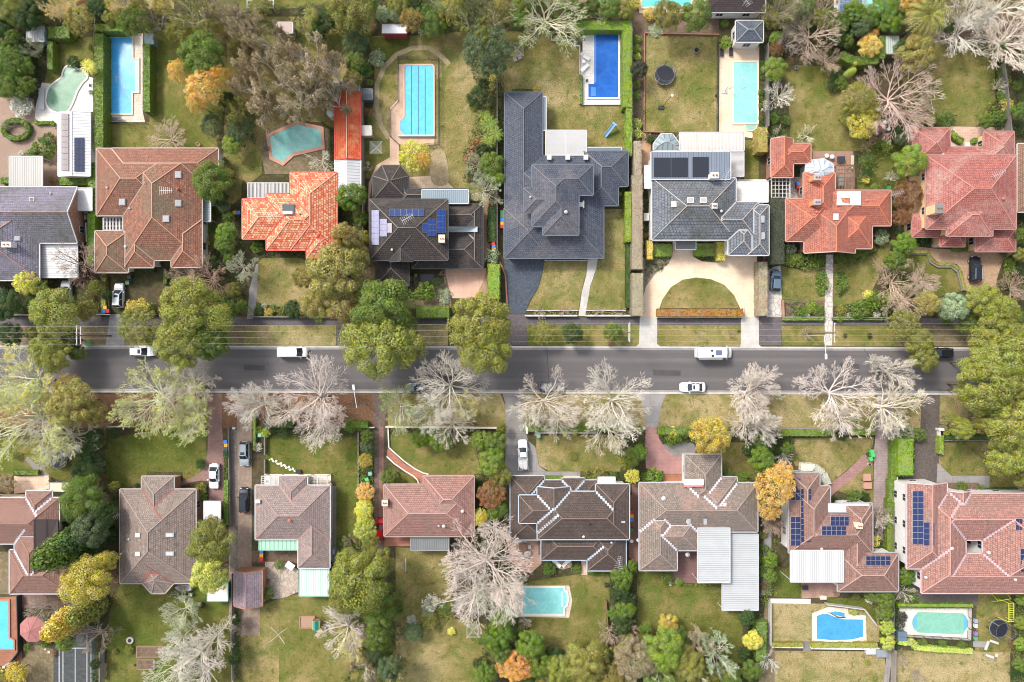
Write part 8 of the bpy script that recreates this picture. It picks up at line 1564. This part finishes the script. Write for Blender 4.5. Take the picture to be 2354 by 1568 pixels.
batch(tree, [(860, 200, 155, 'br', 'ever', 7), (950, 400, 75, 'g'), (965, 560, 70, 'ol'), (970, 700, 60, 'ol'), (720, 860, 300, 'og', 'ever', 12), (900, 740, 130, 'og', 'fluff', 10), (820, 560, 145, 'og', 'ever', 11), (560, 1150, 160, 'og', 'ever', 9), (780, 1150, 200, 'og', 'ever', 9), (430, 920, 110, 'og', 'fluff', 8), (1150, 1190, 300, 'g', 'ever', 12), (1090, 1520, 330, 'st', 'ever', 12), (1350, 1520, 190, 'st', 'ever', 10), (990, 1350, 150, 'g', 'ever', 9), (2000, 1350, 330, 'st', 'ever', 12), (2070, 1560, 260, 'st', 'ever', 11), (1190, 1040, 110, 'og', 'fluff', 8), (340, 1205, 100, 'dg', 'ever', 3.5), (1340, 1330, 110, 'g'), (2150, 40, 90, 'lg')])
batch(bare, [(2040, 130, 150, 'y', 'sg', 6), (1685, 900, 55, 'p', None, 2, 'twig'), (1410, 920, 50, 'p', None, 2, 'twig'), (1000, 920, 70, 't', None, 4, 'twig')])
batch(shrub, [(1520, 1050, 86, 'br', 'ball', 2.6), (1635, 960, 60, 'dg'), (1545, 1000, 50, 'dg'), (1680, 1085, 75, 'sg', 'shrub', .8), (1360, 1060, 55, 'dg'), (30, 1210, 52, 'dg'), (115, 1235, 42, 'go'), (70, 1180, 30, 'wh'), (2110, 730, 75, 'sg', 'shrub', 2), (10, 645, 55, 'g', 'ball'), (1990, 1080, 28, 'go', 'ball'), (560, 1290, 40, 'g'), (430, 1240, 45, 'ol'), (220, 1220, 30, 'ol'), (2110, 560, 30, 'g'), (2120, 480, 30, 'g')])
T(2, 4)
batch(tree, [(1210, 620, 112, 'br', 'ever', 4.5), (1130, 770, 115, 'g'), (1215, 800, 75, 'ol'), (1420, 1150, 115, 'og', 'fluff', 7), (1655, 1185, 150, 'sg', 'ever', 6), (1900, 1110, 150, 'st', 'ever', 8), (2060, 1230, 200, 'st', 'ever', 9), (2010, 1480, 250, 'st', 'ever', 10), (2200, 1480, 160, 'st', 'ever', 9), (1210, 1340, 145, 'ol', 'fluff', 7), (1340, 1500, 140, 'ol', 'ever', 7), (1250, 180, 150, 'rb', 'fluff', 5), (1190, 380, 90, 'rb', 'fluff', 4), (1790, 1330, 110, 'g'), (2250, 1300, 90, 'g'), (2250, 550, 80, 'g'), (2260, 720, 70, 'ol')])
batch(bare, [(1150, 960, 230, 't', None, 6), (1260, 1120, 190, 'p', None, 6), (1400, 950, 150, 'p', None, 5), (2230, 1010, 140, 't', None, 5), (1110, 20, 60, 'w', None, 2, 'twig'), (360, 1420, 60, 'k', None, 2.5, 'twig'), (1150, 820, 75, 'w', None, 5, 'twig')])
batch(shrub, [(200, 665, 52, 'sg'), (268, 765, 58, 'g', 'ball'), (190, 765, 55, 'g'), (400, 775, 70, 'g'), (470, 770, 40, 'g'), (330, 720, 40, 'dg'), (290, 640, 35, 'dg'), (650, 750, 50, 'g'), (730, 740, 60, 'g'), (830, 700, 60, 'g'), (920, 660, 45, 'g'), (1008, 560, 68, 'sg', 'ball'), (1178, 505, 40, 'bg'), (300, 1220, 55, 'g'), (380, 1190, 55, 'lg'), (450, 1220, 50, 'g'), (340, 1250, 30, 'wh'), (200, 1220, 28, 'gy'), (820, 1215, 80, 'g', 'ball'), (950, 1130, 85, 'br'), (1060, 1180, 60, 'g'), (970, 1250, 35, 'wh'), (650, 1210, 45, 'ol'), (720, 1260, 25, 'wh'), (900, 1080, 50, 'ye'), (640, 1290, 35, 'g'), (1420, 595, 50, 'dg'), (1400, 590, 30, 'sg'), (2155, 790, 60, 'g'), (2165, 862, 52, 'br', 'ball'), (2110, 705, 35, 'bg'), (1730, 640, 50, 'g'), (1600, 1290, 50, 'g'), (480, 1290, 30, 'g'), (880, 40, 40, 'ye'), (950, 110, 35, 'lg'), (1290, 1040, 45, 'g'), (1480, 1220, 45, 'dg'), (2130, 960, 40, 'g'), (690, 1440, 20, 'dk'), (910, 1440, 24, 'dk')])
palm(1085, 1090, 55, 'lg', 2, 'fern')
T(3, 1)
batch(bare, [(250, 280, 330, 'y', 'ye', 11), (230, 620, 400, 'y', 'lime', 12), (560, 790, 260, 'y', None, 10), (1370, 440, 330, 'y', 'lime', 11), (1700, 600, 260, 'y', 'lime', 10), (1680, 330, 220, 'y', None, 10), (2230, 480, 200, 'w', None, 8), (950, 640, 80, 't', None, 3, 'twig')])
batch(tree, [(660, 480, 240, 'og', 'ever', 10), (850, 560, 120, 'og', 'fluff', 8), (620, 340, 130, 'og', 'fluff', 8), (800, 940, 110, 'dg', 'ever', 5), (790, 1090, 140, 'dg', 'ever', 5), (860, 780, 90, 'dg'), (755, 1320, 215, 'g', 'ever', 8), (480, 40, 180, 'st', 'ever', 7), (1030, 745, 58, 'dg'), (700, 20, 90, 'g'), (1030, 1225, 60, 'ol'), (60, 1200, 95, 'gb', 'fluff', 3)])
batch(shrub, [(912, 1020, 36, 'sg', 'ball'), (910, 830, 40, 'ol'), (1800, 1240, 52, 'ol'), (1812, 1312, 48, 'lg', 'ball'), (2025, 1030, 26, 'g'), (1800, 1020, 48, 'dg'), (480, 1260, 30, 'rust'), (1560, 730, 50, 'g'), (1620, 700, 45, 'br'), (940, 1150, 35, 'rb'), (150, 950, 40, 'g'), (1230, 1215, 24, 'dk')])
T(3, 2)
batch(bare, [(30, 500, 220, 'w', None, 9), (530, 430, 350, 'w', None, 12), (560, 640, 240, 'w', None, 10), (250, 560, 170, 'w', None, 8), (1280, 510, 215, 'y', 'lg', 9), (1720, 330, 310, 'w', None, 12), (1740, 680, 200, 'w', None, 10), (1560, 560, 170, 'w', None, 8), (1880, 520, 120, 'y', 'ye', 8)])
batch(tree, [(980, 990, 70, 'go', 'fluff', 3), (990, 860, 65, 'bg'), (1000, 770, 65, 'g'), (980, 1270, 90, 'yo', 'fluff', 3.5), (970, 1420, 88, 'ye', 'fluff', 3.5), (980, 1530, 80, 'ye', 'fluff', 3.5), (1470, 790, 100, 'br', 'ever', 4), (1650, 810, 110, 'br', 'ever', 4), (2010, 810, 105, 'lg', 'ever', 4.5), (2150, 830, 115, 'g', 'ever', 5), (2110, 1000, 135, 'lg', 'ever', 6), (2190, 1120, 110, 'ol', 'ever', 5), (1190, 1150, 88, 'g', 'ever', 3.5), (2110, 1300, 140, 'rb', 'fluff', 5), (2165, 1415, 95, 'br'), (2005, 1510, 75, 'ye', 'fluff'), (2200, 700, 52, 'ol')])
batch(shrub, [(150, 690, 50, 'dg'), (240, 730, 55, 'dg'), (700, 730, 55, 'g'), (850, 680, 60, 'br'), (940, 680, 50, 'g'), (20, 720, 45, 'lg'), (20, 870, 40, 'wh'), (85, 740, 45, 'lime'), (970, 1160, 40, 'g'), (2000, 1190, 40, 'dg'), (1040, 930, 30, 'g'), (960, 700, 15, 'wh')])
T(3, 3)
batch(bare, [(290, 470, 290, 'w', None, 10), (170, 600, 140, 'w', None, 8), (420, 640, 170, 'w', None, 8), (920, 470, 320, 'w', None, 12), (860, 700, 230, 'w', None, 10), (2160, 400, 300, 'w', None, 11), (2140, 660, 200, 'w', None, 9), (2260, 1480, 90, 't', None, 4)])
batch(tree, [(1765, 760, 190, 'go', 'ever', 9), (1070, 960, 95, 'g', 'ever', 4), (1135, 920, 85, 'br', 'ever', 4), (1010, 1010, 70, 'ol'), (1075, 1130, 75, 'ye', 'fluff'), (2230, 980, 125, 'br', 'ever', 6), (2230, 800, 100, 'g'), (2120, 890, 75, 'dg')])
batch(shrub, [(1443, 738, 52, 'ye', 'ball'), (1555, 742, 55, 'g', 'ball'), (1430, 800, 60, 'br'), (1355, 730, 48, 'g'), (1275, 1135, 75, 'lg', 'ball'), (1200, 1140, 50, 'g'), (780, 1130, 75, 'ol'), (690, 1120, 60, 'ol'), (900, 1130, 50, 'g'), (540, 945, 45, 'ol', 'shrub', .9), (620, 680, 50, 'br'), (470, 722, 40, 'ye'), (760, 690, 45, 'g'), (570, 722, 40, 'lime'), (1930, 1110, 48, 'g'), (2065, 1142, 48, 'br', 'ball'), (1650, 700, 50, 'g'), (1920, 760, 60, 'g'), (350, 690, 40, 'g'), (1490, 790, 40, 'br')])
T(3, 4)
batch(bare, [(640, 400, 320, 'w', None, 11), (660, 620, 160, 'w', None, 9), (1110, 520, 260, 'w', None, 10), (1140, 200, 150, 'w', None, 10), (1000, 110, 90, 'w', None, 8), (1080, 660, 120, 'w', None, 7), (-70, 330, 150, 'w', None, 9), (-60, 680, 160, 'w', None, 8), (1005, 1480, 85, 'k', None, 3.5), (140, 960, 80, 'w', None, 3, 'twig'), (2270, 1230, 50, 'k', None, 3, 'twig'), (40, 1540, 90, 't', None, 5)])
tree(50, 1230, 190, 'yo', 'fluff', 9); tree(120, 1100, 110, 'yo', 'fluff', 8); tree(10, 1420, 110, 'yo', 'fluff', 7)
batch(tree, [(1930, 330, 280, 'st', 'ever', 13), (2170, 640, 260, 'st', 'ever', 13), (2120, 90, 240, 'st', 'ever', 12), (1870, 120, 170, 'st', 'ever', 10), (1720, 700, 110, 'st', 'ever', 8), (2110, 960, 200, 'st', 'ever', 11), (1950, 640, 140, 'ol', 'ever', 10), (2230, 340, 200, 'st', 'ever', 12), (1380, 60, 140, 'ol', 'ever', 7), (1740, 380, 90, 'ol', 'ever', 9), (2240, 1100, 120, 'ol', 'ever', 8), (1640, 620, 60, 'st', 'ever', 6), (170, 880, 62, 'g'), (30, 760, 60, 'dg'), (0, 870, 60, 'dg')])
batch(shrub, [(1242, 745, 58, 'sg', 'ball', 2.4), (1345, 760, 58, 'g', 'ball', 2.4), (770, 1310, 64, 'g', 'ball', 2), (860, 1310, 40, 'dg', 'ball'), (1730, 1225, 52, 'g'), (1905, 1245, 42, 'g'), (1600, 735, 35, 'lime'), (600, 1330, 24, 'dg'), (470, 1100, 45, 'g'), (660, 780, 40, 'dg'), (160, 790, 45, 'dg')])
T(4, 1)
conifer(360, 485, 190, 14, 'g'); conifer(560, 380, 170, 11, 'dg'); conifer(425, 1140, 150, 9, 'go'); conifer(640, 1010, 140, 8, 'ol'); tree(820, 190, 190, 'bg', 'ever', 9); tree(960, 60, 110, 'dg', 'ever', 8); tree(780, 400, 130, 'dg', 'ever', 7)
batch(tree, [(800, 630, 235, 'go', 'ever', 11), (960, 470, 100, 'go', 'ever', 8), (600, 1200, 90, 'lg', 'ever', 5), (1890, 320, 215, 'ol', 'ever', 8), (1890, 600, 190, 'lime', 'ever', 9), (1900, 180, 120, 'ol', 'ever', 7), (2110, 1350, 65, 'dg'), (2110, 1010, 48, 'dg'), (2110, 1250, 50, 'dg'), (150, 1480, 105, 'go', 'fluff', 4), (40, 1540, 80, 'ol', 'fluff', 4), (860, 1400, 50, 'dg')])
batch(bare, [(350, 930, 150, 'k', None, 4), (860, 1150, 160, 'k', None, 6), (1620, 940, 160, 'y', 'sg', 5), (1750, 1350, 260, 'w', None, 9), (1560, 1450, 240, 'w', None, 8), (1900, 1200, 190, 'w', None, 8), (1800, 1540, 260, 'w', None, 9), (1600, 1200, 150, 'w', None, 7), (2160, 1080, 70, 'k', None, 3, 'twig'), (480, 860, 100, 'k', None, 4, 'twig')])
batch(shrub, [(1155, 1275, 42, 'ol'), (410, 1220, 45, 'g'), (250, 1250, 35, 'g'), (1815, 875, 28, 'dk'), (1030, 1290, 26, 'ol'), (1210, 1415, 12, 'dg'), (480, 1310, 30, 'rb')])
T(1, 1); batch(tree, [(150, 150, 110, 'g'), (330, 160, 95, 'g'), (180, 480, 85, 'dg'), (130, 690, 90, 'br'), (200, 840, 70, 'g'), (10, 640, 90, 'g'), (760, 60, 70, 'rb', 'fluff'), (1010, 60, 80, 'og'), (1560, 300, 90, 'ol', 'fluff'), (2040, 900, 80, 'dg')])
T(1, 2); batch(tree, [(1750, 110, 120, 'og', 'fluff', 7), (1500, 120, 90, 'g'), (1010, 50, 90, 'g'), (560, 220, 85, 'g'), (1700, 230, 60, 'g'), (2200, 60, 90, 'og', 'fluff'), (40, 60, 110, 'ol', 'fluff'), (960, 620, 70, 'dg'), (870, 700, 90, 'ol', 'fluff'), (2040, 760, 60, 'dg'), (1960, 960, 60, 'ol'), (2030, 1350, 70, 'dg')])
T(1, 3); batch(tree, [(60, 190, 90, 'g'), (220, 40, 90, 'g'), (720, 60, 80, 'g'), (1960, 20, 60, 'dg')])
T(1, 4); batch(tree, [(330, 70, 100, 'g', 'fluff'), (480, 160, 90, 'ol', 'fluff'), (900, 170, 105, 'g'), (1170, 80, 90, 'g'), (620, 340, 80, 'dg'), (1600, 250, 80, 'dg'), (2050, 450, 80, 'g'), (2240, 560, 80, 'dg'), (30, 180, 90, 'ol', 'fluff')])
T(2, 1); batch(tree, [(1900, 800, 80, 'dg'), (2060, 760, 65, 'g'), (2170, 1180, 60, 'g'), (960, 1080, 50, 'dg'), (300, 1150, 80, 'dg'), (280, 1420, 60, 'ol')])
T(4, 3, .4488); batch(tree, [(180, 870, 70, 'ol', 'fluff'), (420, 880, 70, 'og', 'fluff'), (560, 900, 70, 'og', 'fluff'), (830, 860, 75, 'st'), (1120, 870, 60, 'g'), (680, 680, 50, 'ol', 'fluff'), (330, 720, 55, 'ol', 'fluff'), (540, 770, 70, 'og', 'fluff'), (600, 700, 60, 'ol'), (700, 760, 70, 'st'), (1000, 860, 70, 'ol', 'fluff'), (1100, 830, 60, 'st'), (880, 740, 60, 'og', 'fluff'), (210, 760, 60, 'dg'), (60, 880, 60, 'g'), (300, 880, 60, 'ol'), (560, 400, 45, 'g'), (600, 470, 40, 'dg'), (520, 540, 40, 'g')])
T(4, 1); batch(tree, [(1010, 250, 70, 'dg'), (560, 150, 60, 'dg'), (700, 250, 110, 'dg', 'ever', 8)])
T(1, 1); batch(tree, [(1250, 60, 90, 'ol', 'fluff'), (1450, 60, 90, 'og', 'fluff'), (1720, 330, 120, 'ol', 'fluff'), (1980, 300, 110, 'og', 'fluff')])
T(4, 2)
batch(tree, [(940, 640, 300, 'st', 'ever', 13), (820, 780, 170, 'ol', 'ever', 11), (1090, 760, 180, 'g', 'ever', 11), (1120, 480, 130, 'ol', 'ever', 9), (1120, 960, 150, 'g', 'ever', 8), (1100, 1150, 140, 'g', 'ever', 7), (970, 20, 90, 'ye', 'fluff', 4), (980, 200, 110, 'lime', 'fluff', 5), (1030, 320, 90, 'ol', 'fluff', 5), (1260, 900, 80, 'g'), (1200, 1430, 120, 'bg', 'ever', 7), (1130, 1350, 60, 'g'), (1060, 1340, 80, 'bg', 'fluff', 5), (2170, 1150, 150, 'br', 'ever', 7), (2200, 1010, 110, 'lg', 'ever', 6), (2200, 1290, 100, 'g', 'ever', 6), (2240, 1420, 110, 'orr', 'fluff', 6), (2060, 1480, 105, 'br', 'ever', 6), (1990, 1400, 55, 'dg'), (2010, 60, 60, 'ye', 'fluff', 3), (2130, 60, 80, 'br'), (1400, 1120, 90, 'bg', 'fluff', 3.5)])
gum(950, 1500, 170, 'gb', 'w', 9); gum(1240, 1500, 120, 'ol', 'w', 9)
batch(bare, [(800, 1110, 235, 'w', None, 8), (860, 1230, 150, 'w', 'ye', 7), (2060, 560, 400, 'w', None, 13), (1960, 820, 280, 'w', None, 11), (2200, 780, 260, 'w', None, 11), (2140, 220, 170, 'w', None, 9), (1830, 520, 200, 'w', None, 10), (830, 300, 60, 't', None, 3, 'twig')])
palm(830, 420, 85, 'ol', 4); batch(shrub, [(790, 310, 58, 'g', 'ball'), (110, 765, 56, 'g', 'ball', 2), (212, 512, 45, 'g'), (1570, 850, 80, 'wh'), (1560, 1010, 75, 'ol'), (1540, 930, 60, 'sg'), (1395, 1005, 45, 'wh'), (1680, 900, 60, 'g'), (1750, 1110, 36, 'ye'), (1620, 1080, 40, 'ol'), (100, 660, 28, 'rb'), (2010, 1190, 40, 'g')])
T(4, 3, .4488)
batch(tree, [(375, 790, 120, 'ol', 'ever', 9), (250, 830, 85, 'st', 'ever', 8), (500, 850, 80, 'og', 'fluff', 7), (625, 770, 115, 'gb', 'fluff', 9), (775, 720, 115, 'lg', 'ever', 9), (900, 800, 90, 'ol', 'ever', 8), (860, 670, 60, 'g'), (90, 700, 85, 'br', 'ever', 7), (140, 800, 80, 'br', 'ever', 6), (25, 810, 85, 'orr', 'fluff', 7), (25, 640, 45, 'g'), (560, 350, 60, 'g'), (550, 440, 55, 'dg'), (575, 520, 58, 'g'), (560, 600, 58, 'dg'), (612, 300, 32, 'br'), (800, 593, 56, 'go', 'ever', 4), (1200, 560, 50, 'dg'), (1230, 680, 55, 'ye', 'ever', 4), (1220, 830, 58, 'g'), (1185, 745, 40, 'dg'), (440, 730, 60, 'ol'), (680, 620, 36, 'br'), (480, 780, 70, 'dg')])
batch(gum, [(760, 850, 110, 'lg', 'w', 9), (1060, 790, 120, 'sg', 'w', 9), (980, 700, 70, 'gb', 'w', 7), (620, 850, 100, 'ol', 'w', 9), (330, 860, 90, 'og', 'w', 9), (950, 860, 90, 'ol', 'w', 9)])
batch(bare, [(500, 650, 60, 'p', None, 5), (590, 640, 65, 't', None, 5), (70, 585, 35, 'w', None, 2, 'twig')])
batch(shrub, [(188, 315, 33, 'g', 'ball'), (335, 318, 22, 'g'), (792, 360, 32, 'g'), (853, 382, 20, 'lg'), (1278, 265, 26, 'br'), (1280, 325, 28, 'g'), (1275, 205, 24, 'g'), (1290, 400, 24, 'rb'), (420, 333, 20, 'g'), (484, 398, 14, 'dk'), (1285, 140, 22, 'ol')])
T(4, 4, .4488)
batch(tree, [(595, 470, 55, 'g'), (595, 530, 52, 'g'), (605, 610, 46, 'lime'), (610, 690, 42, 'lime'), (540, 445, 45, 'g'), (705, 350, 48, 'br'), (15, 270, 40, 'br'), (12, 350, 40, 'g'), (1295, 470, 32, 'lg'), (1290, 590, 38, 'lg'), (1290, 700, 38, 'lg'), (1290, 800, 40, 'g')])
batch(bare, [(575, 60, 50, 'w', None, 4), (705, 445, 50, 'y', None, 3, 'twig'), (685, 770, 42, 'k', None, 1.5, 'twig'), (772, 862, 42, 'k', None, 1.2, 'twig'), (10, 790, 60, 'w', None, 3, 'twig'), (30, 90, 55, 't', None, 5)])
batch(shrub, [(680, 560, 30, 'dk'), (672, 600, 26, 'dk'), (790, 690, 24, 'g'), (890, 700, 22, 'g'), (990, 702, 24, 'g'), (540, 170, 32, 'ye'), (740, 465, 28, 'g'), (440, 535, 18, 'lime'), (510, 795, 16, 'lg'), (545, 880, 16, 'lg'), (1250, 700, 22, 'rb'), (1270, 840, 40, 'dg'), (520, 470, 24, 'wh'), (450, 455, 20, 'ol')])
# a few more trees just beyond the photo's edges so that a small step aside still finds gardens there
OV()
for k in range(46):
    a = rnd.random(); s_ = k % 4; x, y = ((rnd.uniform(-330, -70), rnd.uniform(-60, 1650)), (rnd.uniform(2430, 2700), rnd.uniform(-60, 1650)), (rnd.uniform(0, 2350), rnd.uniform(-260, -90)), (rnd.uniform(0, 2350), rnd.uniform(1660, 1830)))[s_]
    if 760 < y < 940: continue
    tree(x, y, rnd.uniform(35, 75), rnd.choice(['g', 'dg', 'st', 'ol']), 'ever')
finish_labels()
